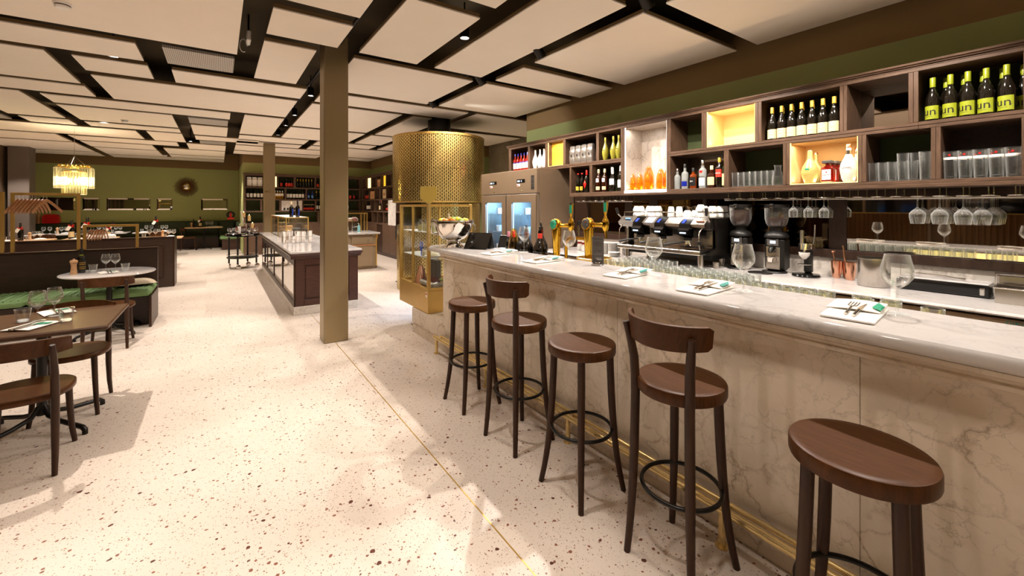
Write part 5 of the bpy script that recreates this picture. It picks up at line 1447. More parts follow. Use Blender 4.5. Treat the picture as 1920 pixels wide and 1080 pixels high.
# pizza peel leaning over the corner post
o = thing('pizza_peel', 'brass pizza peel standing at the corner of the display case', 'peel', (1.985, 4.53, 1.58))
pp = [(-.02, 0), (.02, 0), (.035, .02), (.095, .06), (.10, .075), (.098, .185), (.085, .20), (-.085, .20), (-.098, .185), (-.10, .075), (-.095, .06), (-.035, .02)]
pk = MB(); pk.ext(pp, 'y', -.004, .004)
M['peel_brass'] = pm('peel_brass', '#cdb35a', .45, .35, .05, 9)
k_ = pk.build('blade', 'peel_brass', o); k_.rotation_euler.z = -.66
MB().tube([(0, 0, .02), (.0, 0, -.02), (0, 0, -.45)], .010, 8).build('handle', 'brass', o)
# goods inside the case
def jar(name, label, x, y, z, r, h, mat, fill, cat='jar', cap='steel'):
    o = thing(name, label, cat, (x, y, z), 0, 'goods in the brass display case')
    MB().lathe([(0, .002), (r, .002), (r, h * .75), (r * .6, h * .88), (r * .6, h)], 14).build('jar_body', mat, o)
    MB().lathe([(0, .004), (r * .93, .004), (r * .93, h * .6), (0, h * .62)], 12).build('jar_fill', fill, o)
    MB().lathe([(r * .64, h * .9), (r * .64, h + .015), (0, h + .016)], 12).build('jar_lid', cap, o)
for i, (x, y) in enumerate([(2.08, 4.64), (2.16, 4.70), (2.07, 4.75), (2.20, 4.60), (2.28, 4.66), (2.36, 4.60), (2.10, 4.90), (2.07, 4.98), (2.18, 4.82), (2.2, 4.95)]):
    jar('dressing_bottle', '%s pale yellow dressing bottle on the upper glass shelf, counted inwards' % (ORD[i] if i else 'first'), x, y, 1.244, .030, .13, 'thick_glass', 'pale_yellow', 'bottle')
o = thing('oil_bottle', 'tall oil bottle with orange spout on the upper glass shelf', 'bottle', (2.12, 4.86, 1.244))
MB().lathe([(0, 0), (.03, 0), (.03, .12), (.012, .17), (.012, .21)], 14).build('bottle_body', 'thick_glass', o); MB().lathe([(.013, .2), (.011, .24), (.003, .26)], 10).build('spout', 'orange_fruit', o)
def plate(label, x, y, z, r, food):
    o = thing('white_plate', label, 'plate', (x, y, z), 0, 'plates in the brass display case')
    MB().lathe([(0, .0), (r * .6, 0), (r, .014), (r, .018), (r * .6, .006), (0, .006)], 24).build('plate_dish', 'porcelain', o)
    f = thing('pastry', 'pastry on the ' + label, 'pastry', (x, y, z + .008)); 
    MB().lathe([(r * .5, 0), (r * .52, .02), (r * .3, .05), (0, .055)], 12).build('pastry_body', food, f)
plate('white plate on the lower glass shelf near the case corner', 2.12, 4.70, .944, .11, 'cheese')
plate('white plate deeper on the lower glass shelf', 2.36, 4.72, .944, .10, 'carton')
jar('storage_jar', 'small jar with pale cream on the lower glass shelf', 2.06, 4.82, .944, .032, .10, 'thick_glass', 'cheese')
jar('storage_jar', 'jar of peach preserve on the lower glass shelf', 2.25, 4.62, .944, .034, .11, 'thick_glass', 'orange_fruit')
o = thing('pliers', 'tool with blue grips standing in the case', 'tool', (2.05, 4.90, 1.16 - .216))
for s_ in (-1, 1): MB().tube([(0, .004 * s_, .0), (0, .006 * s_, .06), (0, .03 * s_, .11), (0, .032 * s_, .17)], [.004, .005, .009, .009], 6).build('grip', 'blue', o)
o = thing('meat_tray', 'long white tray of dark red meat on the case floor', 'tray', (2.20, 4.85, .566))
MB().cb(-.12, .12, -.2, .2, 0, .07, .02).build('tray_body', 'porcelain', o); MB().cb(-.10, .10, -.18, .18, .066, .078, .004).build('meat', 'red_liquor', o)
o = thing('cauliflower', 'pale green vegetable on the case floor by the glass', 'vegetable', (2.22, 4.645, .566))
MB().grid(lambda u, v: ((.042 + .006 * math.sin(7 * u * 2 * PI) * math.sin(5 * v * PI)) * math.cos(2 * PI * u) * math.sin(PI * v), (.042 + .006 * math.cos(9 * u * 2 * PI)) * math.sin(2 * PI * u) * math.sin(PI * v), .05 - .045 * math.cos(PI * v)), 24, 12).build('head', 'cheese', o)
MB().lathe([(.02, .08), (.05, .11), (.045, .10), (.01, .085)], 9).build('leaves', 'lime', o)
o = thing('cheese_grater', 'pyramid shaped copper colored grater on the case floor', 'grater', (2.15, 5.15, .566))
MB().lathe([(.10, 0), (.03, .22), (0, .22)], 4).build('grater_body', 'copper', o)
o = thing('kraft_box', 'brown kraft gift box standing on the case floor', 'box', (2.42, 4.72, .566)); MB().cb(-.06, .06, -.05, .05, 0, .30, .003).build('box_body', 'carton', o)
o = thing('slate_box', 'dark slate box standing on the case floor', 'box', (2.30, 5.05, .566)); MB().cb(-.04, .04, -.1, .1, 0, .30, .003).build('box_body', 'slate', o)
# ------------------------------------------------------------------ perforated brass drum of the oven
dr = thing('oven_hood', 'huge perforated brass drum hood of the pizza oven behind the bar', 'oven', (3.55, 7.6, 0))
pz = [(.872, 1.62), (.88, 1.62), (.88, 2.222), (.874, 2.224), (.874, 2.230), (.88, 2.232), (.88, 2.86), (.872, 2.86), (.872, 1.62)]
MB().lathe(pz, 96).build('upper_drum', 'perforated', dr)
MB().lathe([(0, 2.84), (.872, 2.84)], 64).build('drum_lid', 'black', dr)
MB().lathe([(.8805, 2.83), (.886, 2.832), (.886, 2.868), (.8805, 2.87)], 96).build('top_ring', 'brass_satin', dr)
MB().lathe([(.8805, 1.618), (.885, 1.62), (.885, 1.645), (.8805, 1.647)], 96).build('bottom_ring', 'brass_satin', dr)
MB().lathe([(.80, 0), (.80, 1.2)], 72).build('lower_drum', 'perforated', dr)
MB().lathe([(.78, 1.2), (.80, 1.2), (.80, 1.615), (.78, 1.615)], 40, a0=-2.4, a1=2.2).build('oven_collar', 'perforated', dr)
MB().lathe([(0, 1.2), (.79, 1.2)], 48).build('hearth', 'slate', dr)
MB().lathe([(0, 1.61), (.86, 1.61)], 48).build('hood_underside', 'black', dr)
q = MB(); q.cyl(0, 0, 2.86, 3.6, .22, 24); q.build('flue', 'black_metal', dr)
# dark till screen on a bracket beyond the case
o = thing('wall_monitor', 'dark grey monitor on an arm at the cupboard beyond the case', 'monitor', (3.0, 8.35, 0))
MB().cb(-.03, .03, -.12, .12, .86, 1.16, .008).build('screen_slab', 'slate', o); MB().cb(-.05, .10, -.015, .015, 1.15, 1.17, .003).build('arm', 'slate', o)
MB().tube([(.09, 0, 0), (.09, 0, 1.16)], .02, 8).build('stand', 'slate', o); MB().cb(-.02, .2, -.12, .12, 0, .02, .004).build('foot', 'slate', o)
# ------------------------------------------------------------------ island with mirrored panels
il = thing('service_island', 'long dark wood service island with mirrored side panels and marble plinth', 'island')
A0, A1, C0, C1 = .875, 1.755, 6.66, 12.0
MB().bx(A0 + .02, A1 - .02, C0 + .02, C1 - .02, .11, .80).build('carcass', 'island_wood', il)
MB().cb(A0 - .005, A1 + .005, C0 - .005, C1, 0, .12, .004).build('plinth', 'grey_marble', il)
MB().cb(A0, A0 + .02, C0, C1, .72, .80, .003).build('top_rail', 'chair_wood', il); MB().cb(A0, A0 + .02, C0, C1, .12, .19, .003).build('bottom_rail', 'chair_wood', il)
npn = 4
st_ = (C1 - C0) / npn
for i in range(npn):
    y = C0 + i * st_
    MB().cb(A0, A0 + .02, y, y + .07, .191, .719, .003).build('stile', 'chair_wood', il)
    pn = MB().bx(A0 + .010, A0 + .018, y + .085, y + st_ - .015, .205, .705).build('mirror_panel', 'mirror', il)
    f = MB(); f.bx(A0 + .004, A0 + .019, y + .071, y + .085, .191, .719); f.bx(A0 + .004, A0 + .019, y + st_ - .015, y + st_ - .001, .191, .719); f.bx(A0 + .004, A0 + .019, y + .085, y + st_ - .015, .191, .205); f.bx(A0 + .004, A0 + .019, y + .085, y + st_ - .015, .705, .719)
    f.build('bead', 'chair_wood', pn)
# near end: framed panel
f = MB(); f.cb(A0 + .021, A0 + .13, C0, C0 + .02, .12, .80, .002); f.cb(A1 - .13, A1, C0, C0 + .02, .12, .80, .002); f.cb(A0 + .131, A1 - .131, C0, C0 + .02, .12, .21, .002); f.cb(A0 + .131, A1 - .131, C0, C0 + .02, .71, .80, .002)
f.build('end_frame', 'island_wood', il)
f = MB(); f.cb(A0 + .15, A1 - .15, C0 + .010, C0 + .022, .23, .69, .006); f.build('end_panel', 'island_wood', il)
mo = [(0, .80), (-.012, .80), (-.016, .815), (-.03, .825), (-.055, .85), (-.06, .865), (-.05, .874), (-.03, .877), (0, .877)]
MB().ext([(C0 + p[0], p[1]) for p in mo], 'x', A0 - .045, A1 + .04).build('cornice', 'island_wood', il)
MB().ext([(A0 + p[0], p[1]) for p in mo], 'y', C0 - .045, C1).build('cornice', 'island_wood', il)
MB().ext([(A1 - p[0], p[1]) for p in mo], 'y', C0 - .045, C1).build('cornice', 'island_wood', il)
o = thing('island_worktop', 'white marble top of the service island', 'worktop')
MB().cb(A0 - .055, A1 + .045, C0 - .06, C1 + .03, .878, .91, .006).build('marble_top', 'top_marble', o)
gc = thing('glass_showcase', 'low brass edged glass sneeze guard on the service island', 'display case')
gx0, gx1, gy0, gy1, gz1 = 1.05, 1.45, 9.05, 11.85, 1.34
for (x, y) in ((gx0, gy0), (gx1 - .02, gy0), (gx0, gy1 - .02), (gx1 - .02, gy1 - .02), (gx0, 10.4)):
    MB().bx(x, x + .02, y, y + .02, .911, gz1 - .02).build('corner_post', 'brass_satin', gc)
m = MB(); m.bx(gx0, gx0 + .02, gy0, gy1, gz1 - .02, gz1); m.bx(gx1 - .02, gx1, gy0, gy1, gz1 - .02, gz1); m.bx(gx0 + .02, gx1 - .02, gy0, gy0 + .02, gz1 - .02, gz1); m.bx(gx0 + .02, gx1 - .02, gy1 - .02, gy1, gz1 - .02, gz1)
m.build('frame_rail', 'brass_satin', gc)
MB().bx(gx0 + .006, gx0 + .012, gy0 + .02, gy1 - .02, .912, gz1 - .02).build('glass_side', 'pane', gc); MB().bx(gx1 - .012, gx1 - .006, gy0 + .02, gy1 - .02, .912, gz1 - .02).build('glass_side', 'pane', gc)
MB().bx(gx0 + .02, gx1 - .02, gy0 + .006, gy0 + .012, .912, gz1 - .02).build('glass_end', 'pane', gc)
MB().bx(gx0 + .02, gx1 - .02, gy0 + .02, gy1 - .02, gz1 - .008, gz1).build('glass_roof', 'green_glass', gc)
for i, (x, y, h) in enumerate([(1.17, 9.25, .30), (1.27, 9.18, .32)]):
    o = bottle('oil_bottle', '%s dark olive oil bottle with blue label standing on the glass showcase' % ('left', 'right')[i], 'bottle', bord(h, .036), 'wine_glass_dark', (h * .8, h + .002, .016, ('cream_label', 'black')[i]), (.03, .16, .0368, 'blue', .6)); o.location = (x, y, gz1 + .001); o.rotation_euler.z = -PI / 2 + .6
for i, (x, y, r, h) in enumerate([(.93, 8.25, .042, .20), (1.03, 8.35, .052, .20), (1.13, 8.22, .046, .20), (1.23, 8.32, .052, .19), (1.34, 8.25, .040, .20), (1.06, 8.13, .030, .12)]):
    o = thing('steel_bucket', '%s polished steel cooler on the service island' % nth(i, 6), 'cooler', (x, y, .911), 0, 'polished steel coolers on the island')
    MB().lathe([(0, 0), (r * .8, 0), (r * .82, .01), (r, h), (r * 1.06, h + .004), (r * 1.03, h + .01), (r * .95, h), (r * .78, .012), (0, .01)], 22).build('cooler_body', 'chrome', o)
    MB().lathe([(r * .90, h * .5), (r * .925, h * .5 + .006), (r * .90, h * .5 + .012)], 22).build('band', 'steel', o)
for i, (x, y) in enumerate([(1.15, 9.5), (1.3, 9.55), (1.2, 9.9), (1.3, 10.2), (1.18, 10.7), (1.3, 11.2)]):
    o = thing('dark_box', '%s dark display box behind the sneeze guard glass' % nth(i, 6), 'box', (x, y, .911)); MB().cb(-.07, .07, -.08, .08, 0, .16 + .04 * (i % 3), .01).build('box_body', 'slate' if i % 2 else 'carton', o)
# second island with drawers and tap
i2 = thing('sink_island', 'taupe drawer island with marble top and chrome tap, behind the bronze column', 'island')
B0, B1, D0, D1 = 2.15, 3.22, 10.58, 11.5
MB().bx(B0, B1, D0 + .02, D1, .06, .86).build('carcass', 'greybrown', i2); MB().bx(B0 + .04, B1 - .04, D0 + .05, D1, 0, .06).build('plinth', 'greybrown', i2)
for a, b_ in ((2.17, 2.60), (2.64, 3.15)):
    dw = MB().cb(a, b_, D0, D0 + .02, .62, .83, .004).build('drawer', 'greybrown', i2)
    MB().cb(a + .03, b_ - .03, D0 - .006, D0, .655, .80, .004).build('drawer_panel', 'greybrown', dw)
    q = MB(); q.lathe([(0, .035), (.016, .032), (.018, .02), (.008, .0)], 12); q.build('knob', 'chrome', dw, (b_ - .12, D0 - .006, .71)).rotation_euler.x = PI / 2
    MB().cb(a, b_, D0, D0 + .02, .08, .57, .004).build('door', 'greybrown', i2)
MB().ext([(B1, .06), (B1 + .03, .06), (B1 + .03, .72), (B1 + .055, .80), (B1 + .055, .86), (B1, .86)], 'y', D0, D1).build('end_pilaster', 'brass_satin', i2)
MB().ext([(.575, D0 - .004), (.575, D0 + .02)] if False else [(B0, .578), (B1, .578), (B1, .612), (B0, .612)], 'y', D0 - .004, D0 + .02).build('mid_rail', 'peg_wood', i2)
MB().cb(B0 - .03, B1 + .10, D0 - .05, D1 + .03, .861, .905, .008).build('marble_top', 'top_marble', i2)
o = thing('basin_tap', 'chrome swan neck tap on the drawer island', 'tap', (2.76, 11.0, .906))
MB().tube([(0, 0, 0), (0, 0, .30)] + [(.07 - .07 * math.cos(a), 0, .30 + .07 * math.sin(a)) for a in (.5, 1.0, 1.57, 2.1, 2.7, 3.14)] + [(.14, 0, .26)], .013, 8).build('spout', 'chrome', o)
MB().tube([(0, 0, .12), (.09, 0, .13), (.13, -.02, .14)], .009, 8).build('lever', 'chrome', o); q = MB(); q.cyl(0, 0, 0, .02, .026, 14); q.build('tap_foot', 'chrome', o)
def pump(label, x, y, mat):
    o = thing('soap_bottle', label, 'soap bottle', (x, y, .906), 0, 'soap bottles by the tap')
    MB().lathe([(0, 0), (.035, 0), (.037, .01), (.036, .13), (.028, .155), (.012, .165), (.012, .185)], 16).build('bottle_body', mat, o)
    MB().tube([(0, 0, .18), (0, 0, .215), (-.035, 0, .212)], [.008, .006, .005], 6).build('pump_head', 'white', o)
pump('pale pink pump soap bottle left of the chrome tap', 2.63, 11.0, 'white'); pump('turquoise pump soap bottle right of the chrome tap', 2.92, 11.0, 'soap_blue')
g2 = thing('rear_showcase', 'brass framed glass cabinet on the drawer island, right of the column', 'display case')
for x in (2.25, 3.02, 3.175): MB().bx(x, x + .022, 11.2, 11.222, .906, 1.355).build('corner_post', 'brass_satin', g2)
MB().bx(2.25, 3.197, 11.2, 11.222, 1.356, 1.385).build('frame_rail', 'brass_satin', g2); MB().bx(2.27, 3.18, 11.206, 11.212, .91, 1.35).build('glass_pane', 'pane', g2)
MB().cb(2.27, 2.95, 11.26, 11.45, 1.16, 1.18, .003).build('inner_shelf', 'peg_wood', g2); MB().bx(2.25, 2.272, 11.45, 11.472, .906, 1.385).bx(3.175, 3.197, 11.45, 11.472, .906, 1.385).build('rear_post', 'brass_satin', g2)
for i, (x, m) in enumerate(((2.45, 'white'), (2.62, 'carton'), (2.80, 'white'), (2.90, 'pink'))):
    o = thing('pastry_box', '%s small packet on the inner shelf of the rear glass cabinet' % nth(i, 4), 'packet', (x, 11.35, 1.181)); MB().cb(-.05, .05, -.05, .05, 0, .07 + .02 * (i % 2), .01).build('packet_body', m, o)
# ------------------------------------------------------------------ bookcase along the rear wall
YB = 15.75
def case(name, label):
    return thing(name, label, 'shelf')
bk = case('rear_bookcase', 'dark oak wine shelving across the rear wall behind the island')
LV = [.10, .97, 1.36, 1.75, 2.14, 2.53]
BX0, BX1 = .66, 4.25
for z in LV[1:]: MB().cb(BX0, BX1, YB, 16.09, z, z + .045, .003).build('shelf_board', 'shelf_wood', bk)
MB().cb(BX0 - .02, BX1, YB - .02, 16.09, 2.576, 2.62, .004).build('cornice', 'shelf_wood', bk); MB().cb(BX0, BX1, YB, 16.09, .0, .97, .003).build('base_cabinet', 'shelf_wood_v', bk)
def posts(par, xs, z0, z1, mk):
    for a, b_ in xs: mk(a, b_, z0, z1).build('divider', 'shelf_wood_v', par)
mkb = lambda a, b_, z0, z1: MB().cb(a, b_, YB + .002, 16.09, z0 + .0455, z1 - .0005, .002)
R4 = [(.66, .706), (1.20, 1.25), (1.565, 1.611), (2.066, 2.13), (2.706, 2.757), (3.2, 3.25), (3.75, 3.8), (4.2, 4.25)]
R3 = [(.66, .706), (1.25, 1.30), (1.797, 1.844), (2.423, 2.473), (3.0, 3.05), (3.55, 3.6), (4.2, 4.25)]
R2 = [(.66, .706), (1.1, 1.15), (1.64, 1.70), (2.325, 2.358), (2.71, 2.757), (3.3, 3.35), (4.2, 4.25)]
R1 = [(.66, .706), (1.4, 1.45), (2.1, 2.15), (2.8, 2.85), (3.5, 3.55), (4.2, 4.25)]
for rr, z0, z1 in ((R4, 2.14, 2.53), (R3, 1.75, 2.14), (R2, 1.36, 1.75), (R1, .97, 1.36)): posts(bk, rr, z0, z1, mkb)
MB().bx(BX0, BX1, 16.085, 16.095, .97, 2.55).build('back_panel', 'shelf_green', bk)
MB().bx(1.51, 1.562, YB + .03, YB + .06, 2.19, 2.53).build('lit_strip', 'led_yellow', bk)
MB().bx(1.705, 2.322, YB + .03, YB + .05, 1.41, 1.745).build('marble_panel', 'grey_marble', bk)
for i in range(5):
    x = 1.76 + i * .1
    MB().bx(x, x + .06, YB + .024, YB + .0295, 1.43, 1.50).build('dark_label', 'ink', bk)
def small(name, label, prof, body, cap, lab, grp):
    o = bottle(name, label, 'bottle', prof, body, cap, lab, 10); o['group'] = grp; return o
def row(P, xs, y, z, lab, grp, rz=-PI / 2, axis='x'):
    for i, x in enumerate(xs):
        P.put((x, y, z) if axis == 'x' else (y, x, z), rz, lab % nth(i, len(xs)), grp)
W1 = Proto(small('wine_bottle', 'x', bord(.29, .038), 'wine_glass_dark', (.23, .291, .015, 'black'), (.03, .14, .0388, 'red_label', 2.6), 'x'))
row(W1, [1.70, 1.86, 1.94, 2.02], 15.86, 2.186, '%s wine bottle with red label in the top row of the rear shelving', 'red label wines in the rear shelving')
W2 = Proto(small('wine_bottle', 'x', bord(.29, .038), 'wine_glass_dark', (.2, .291, .016, 'yellow_cap'), (.02, .06, .0388, 'black', 2.6), 'x'))
row(W2, [2.19 + i * .088 for i in range(6)], 15.86, 2.186, '%s gold capped dark bottle in the top row of the rear shelving', 'gold capped bottles in the rear shelving')
row(W1, [2.82, 3.30, 3.42, 3.54], 15.86, 2.186, '%s red label bottle in the top row seen past the column', 'wines in the rear shelving, top right')
W3 = Proto(small('wine_bottle', 'x', bord(.29, .039), 'wine_glass_dark', (.22, .291, .015, 'black'), (.05, .17, .0398, 'paper', 2.8), 'x'))
row(W3, [1.90 + i * .092 for i in range(6)], 15.86, 1.796, '%s white label wine bottle in the middle row of the rear shelving', 'white label wines in the rear shelving')
row(W3, [.76 + i * .098 for i in range(5)], 15.86, 1.796, '%s white label bottle at the left end of the rear shelving', 'white label wines at the left end')
W4 = Proto(small('spritz_bottle', 'x', spirit(.27, .036), 'amber', (.22, .271, .015, 'white'), (.10, .18, .0368, 'paper', 2.6), 'x'))
row(W4, [1.46, 1.53, 1.60, 1.67, 1.74], 15.86, 1.796, '%s amber bottle with pale label beside the far column', 'amber bottles in the rear shelving')
W5 = Proto(small('wine_bottle', 'x', bord(.28, .036), 'navy_bottle', (.22, .281, .015, 'navy_bottle'), (.04, .13, .0368, 'blue_cool', 2.2), 'x'))
row(W5, [2.53, 2.65], 15.86, 1.796, '%s blue bottle in the middle row of the rear shelving', 'blue bottles in the rear shelving')
row(W2, [2.78, 2.90], 15.86, 1.796, '%s dark bottle right of the blue bottles', 'dark bottles beside the blue bottles')
W6 = Proto(small('beer_bottle', 'x', bord(.22, .030), 'wine_glass_dark', (.19, .221, .013, 'cream_label'), (.03, .10, .0308, 'red_label', 2.6), 'x'))
row(W6, [2.40 + i * .055 for i in range(6)], 15.86, 1.406, '%s small dark bottle in the third row of the rear shelving', 'small bottles in the rear shelving')
row(W3, [2.80, 2.90, 3.0], 15.86, 1.406, '%s white label bottle in the third row by the column', 'white label wines in the third row')
row(W1, [3.65, 3.78, 3.91, 4.04], 15.86, 1.796, '%s red banded bottle in the corner of the rear shelving', 'red banded bottles in the corner')
row(W3, [3.42, 3.55, 3.68, 3.81], 15.86, 1.406, '%s bottle in the third row of the corner shelving', 'corner bottles in the third row')
BG = None
for i in range(3):
    lb = '%s white paper bag in the top left of the rear shelving' % nth(i, 3)
    if BG is None:
        o = thing('paper_bag', lb, 'bag', group='white bags in the rear shelving')
        MB().cb(-.07, .07, -.05, .05, 0, .25, .02).build('bag_body', 'white_bag', o); MB().cb(-.065, .065, -.03, .03, .245, .31, .01).build('bag_top', 'white_bag', o); BG = Proto(o)
    BG.put((.80 + i * .15, 15.87, 2.186), 0, lb)
# ------------------------------------------------------------------ bookcase along the right wall
rb = case('side_bookcase', 'dark oak wine shelving along the right wall beyond the oven drum')
XR = 4.25
RY0, RY1 = 10.25, 15.70
for z in LV[1:]: MB().cb(XR, 4.71, RY0, RY1, z, z + .045, .003).build('shelf_board', 'shelf_wood', rb)
MB().cb(XR - .03, 4.71, RY0, RY1, 2.576, 2.62, .004).build('cornice', 'shelf_wood', rb)
MB().bx(XR + .03, 4.71, RY0, RY1, .0, .969).build('base_carcass', 'dark_wood', rb)
for i in range(9):
    y = RY0 + i * .605
    if i in (5,): continue
    d = MB().cb(XR, XR + .029, y + .004, y + .60, .10, .965, .003).build('cabinet_door', 'shelf_wood_v', rb)
    q = MB(); q.lathe([(0, .02), (.012, .018), (.012, .006), (.006, 0)], 10); q.build('knob', 'copper', d, (XR, y + .06, .80)).rotation_euler.y = -PI / 2
MB().bx(XR + .01, XR + .03, RY0, RY1, 0, .099).build('plinth', 'dark_wood', rb)
mkr = lambda a, b_, z0, z1: MB().cb(XR + .002, 4.71, a, b_, z0 + .0455, z1 - .0005, .002)
def yp(*ys): return [(y - .022, y + .022) for y in ys]
for rr, z0, z1 in ((yp(10.5, 11.4, 12.0, 12.45, 12.95, 13.5, 13.95, 14.5, 15.1, 15.6), 2.14, 2.53), (yp(10.5, 11.5, 12.25, 12.9, 13.5, 14.1, 14.75, 15.6), 1.75, 2.14),
                   (yp(10.5, 11.2, 12.0, 12.75, 13.35, 14.15, 14.55, 15.6), 1.36, 1.75), (yp(10.5, 11.3, 12.1, 12.6, 13.2, 13.8, 14.4, 15.6), .97, 1.36)): posts(rb, rr, z0, z1, mkr)
MB().bx(XR + .16, XR + .17, 13.55, 14.08, 1.406, 1.7495).bx(XR + .16, XR + .17, 13.55, 14.08, 1.796, 2.139).build('marble_panel', 'grey_marble', rb)
MB().bx(XR - .004, XR + .006, 12.05, 12.72, .98, 1.74).build('marble_panel', 'grey_marble', rb)
MB().bx(XR + .03, XR + .04, 14.55, 14.95, 2.19, 2.525).build('lit_panel', 'led_yellow', rb)
lp_ = MB().bx(XR + .10, XR + .11, 12.98, 13.46, 2.186, 2.525).build('amber_panel', 'amber', rb)
MB().bx(XR + .11, XR + .115, 12.98, 13.46, 2.186, 2.525).build('panel_glow', 'led_yellow', rb)
rowy = lambda P, ys, z, lab, grp: [P.put((XR + .12, y, z), PI, lab % nth(i, len(ys)), grp) for i, y in enumerate(ys)]
rowy(W1, [15.5, 15.35, 15.2, 15.05], 1.796, '%s red capped bottle in the corner of the side shelving', 'red bottles in the side shelving')
rowy(W3, [15.3, 15.15, 15.0, 14.85], 1.406, '%s white shouldered bottle in the third row of the side shelving', 'white label bottles in the side shelving')
rowy(W3, [12.16, 12.06, 11.96, 11.86, 11.76, 11.66], 1.796, '%s white label bottle next to the oven drum', 'white label bottles by the drum')
rowy(W6, [13.2, 13.1, 13.0, 12.9], 1.406, '%s pink topped bottle in the third row of the side shelving', 'small bottles in the side shelving')
rowy(W2, [12.75, 12.62], 2.186, '%s gold label bottle in the top row of the side shelving', 'gold label bottles in the side shelving')
rowy(W2, [13.06, 12.94], 1.016, '%s amber label bottle in the low row of the side shelving', 'amber label bottles in the low row')
o = bottle('magnum_bottle', 'magnum bottle standing on edge before the marble panel', 'bottle', burg(.33, .050), 'wine_glass_dark', (.275, .332, .0185, 'red'), (.04, .165, .051, 'cream_label', 2.6), 12); o.location = (XR + .07, 13.68, 1.406); o.rotation_euler.z = PI
def crate(label, y, z, w_, h, m='carton'):
    o = thing('wine_crate', label, 'crate', (XR + .14, y, z), 0, 'boxes in the side shelving')
    MB().cb(-.11, .11, -w_ / 2, w_ / 2, 0, h, .004).build('crate_body', m, o); MB().bx(-.1115, -.1102, -w_ * .3, w_ * .3, h * .3, h * .6).build('crate_print', 'peg_wood', o)
crate('pale wooden wine crate in the top row of the side shelving', 13.72, 2.186, .36, .24); crate('pale carton in the second row of the side shelving', 14.42, 1.796, .55, .27); crate('cream carton right of the magnum bottle', 13.0 + .4 - .2, 1.796, .30, .30, 'cream_label')
crate('small white panettone box beyond the glass cabinet', 12.74, 1.016, .16, .22, 'white')
for i, y in enumerate((11.75, 11.6)):
    o = thing('paper_bag', '%s white paper bag in the top row by the oven drum' % ('left', 'right')[i], 'bag', (XR + .14, y + .05, 2.186), 0, 'white bags by the drum'); MB().cb(-.06, .06, -.06, .06, 0, .25, .02).build('bag_body', 'white_bag', o); MB().cb(-.03, .03, -.055, .055, .245, .30, .01).build('bag_top', 'white_bag', o)
# ------------------------------------------------------------------ bar trolley
tr = thing('bar_trolley', 'round black digestif trolley on castors left of the island', 'trolley', (.50, 12.62, 0), .4)
MB().lathe([(0, .80), (.36, .80), (.375, .81), (.375, .865), (.36, .875), (.35, .87), (0, .865)], 40).build('tray_top', 'black_gloss', tr)
MB().lathe([(0, .26), (.34, .26), (.345, .27), (.345, .285), (0, .285)], 40).build('lower_shelf', 'black', tr)
for k in range(4):
    a = PI / 4 + k * PI / 2
    x, y = .31 * math.cos(a), .31 * math.sin(a)
    MB().tube([(x, y, .12), (x, y, .80)], .021, 10).build('leg', 'black', tr)
    q = MB(); q.lathe([(0, .02), (.03, .02), (.055, .012), (.055, -.012), (.03, -.02), (0, -.02)], 18); w_ = q.build('castor', 'steel', tr, (x + .02, y, .055)); w_.rotation_euler.x = PI / 2; w_.rotation_euler.z = k
    MB().tube([(x, y, .13), (x + .01, y, .09), (x + .02, y, .06)], .010, 8).build('castor_fork', 'chrome', tr)
MB().tube([(.34 * math.cos(a), .34 * math.sin(a), .34) for a in [i * PI / 16 for i in range(32)]], .005, 6, True).build('gallery_rail', 'chrome', tr)
MB().tube([(-.18, -.335, .845), (-.18, -.39, .845), (.06, -.40, .845), (.06, -.372, .845)], .010, 8).build('push_handle', 'chrome', tr)
ZR = .876
SG = wineglass('snifter_glass', 'x', 'glass', .13, .034, .026, .38, None, 12)
PS = Proto(SG)
k = 0
for rad, n in ((.30, 14), (.20, 8)):
    for i in range(n):
        a = 2 * PI * i / n + .2
        k += 1
        if math.hypot(.50 + rad * math.cos(a) - .64, 12.62 + rad * math.sin(a) - 12.66) < .16: continue
        PS.put((.50 + rad * math.cos(a), 12.62 + rad * math.sin(a), ZR), a, 'snifter glass on the %s trolley ring, %s counted from the right' % (('outer', 'inner')[rad < .25], ORD[i] if i else 'first'), 'snifter glasses on the trolley')
for i in range(6):
    a = 2 * PI * i / 6
    o = bottle('grappa_bottle', '%s small amber digestif bottle between the trolley glasses' % (ORD[i] if i else 'first'), 'bottle', spirit(.19, .028), ('amber_dark', 'brown_liquor')[i % 2], (.165, .192, .012, 'black'), (.03, .08, .0286, 'paper', 2), 10)
    o.location = (.50 + .25 * math.cos(a), 12.62 + .25 * math.sin(a), ZR); o.rotation_euler.z = -PI / 2; o['group'] = 'digestif bottles on the trolley'
o = thing('glass_decanter', 'tall glass decanter of red brown liquor on the trolley', 'decanter', (.50, 12.60, ZR))
MB().lathe([(0, .004), (.07, .004), (.085, .03), (.085, .18), (.075, .23), (.028, .27), (.024, .36), (.03, .37)], 20).build('decanter_body', 'glass', o); MB().lathe([(0, .008), (.066, .008), (.08, .03), (.08, .17), (0, .175)], 18).build('liquor', 'red_liquor', o)
MB().tube([(.01, 0, .30), (-.03, 0, .52), (-.034, 0, .56)], [.010, .011, .022], 8).build('ladle', 'white', o)
o = thing('price_card', 'white menu card leaning at the trolley decanter', 'card', (.42, 12.40, ZR)); MB().bx(-.035, .035, -.003, .003, 0, .18).build('card_sheet', 'paper', o)
cd = thing('candle_holder', 'black wire candle holder with three pillar candles on the trolley', 'candle holder', (.62, 12.66, ZR))
MB().tube([(0, 0, 0), (0, 0, .30), (-.06, 0, .36), (-.10, 0, .40)], .006, 6).tube([(0, 0, .30), (.05, 0, .26)], .006, 6).build('wire_frame', 'black', cd)
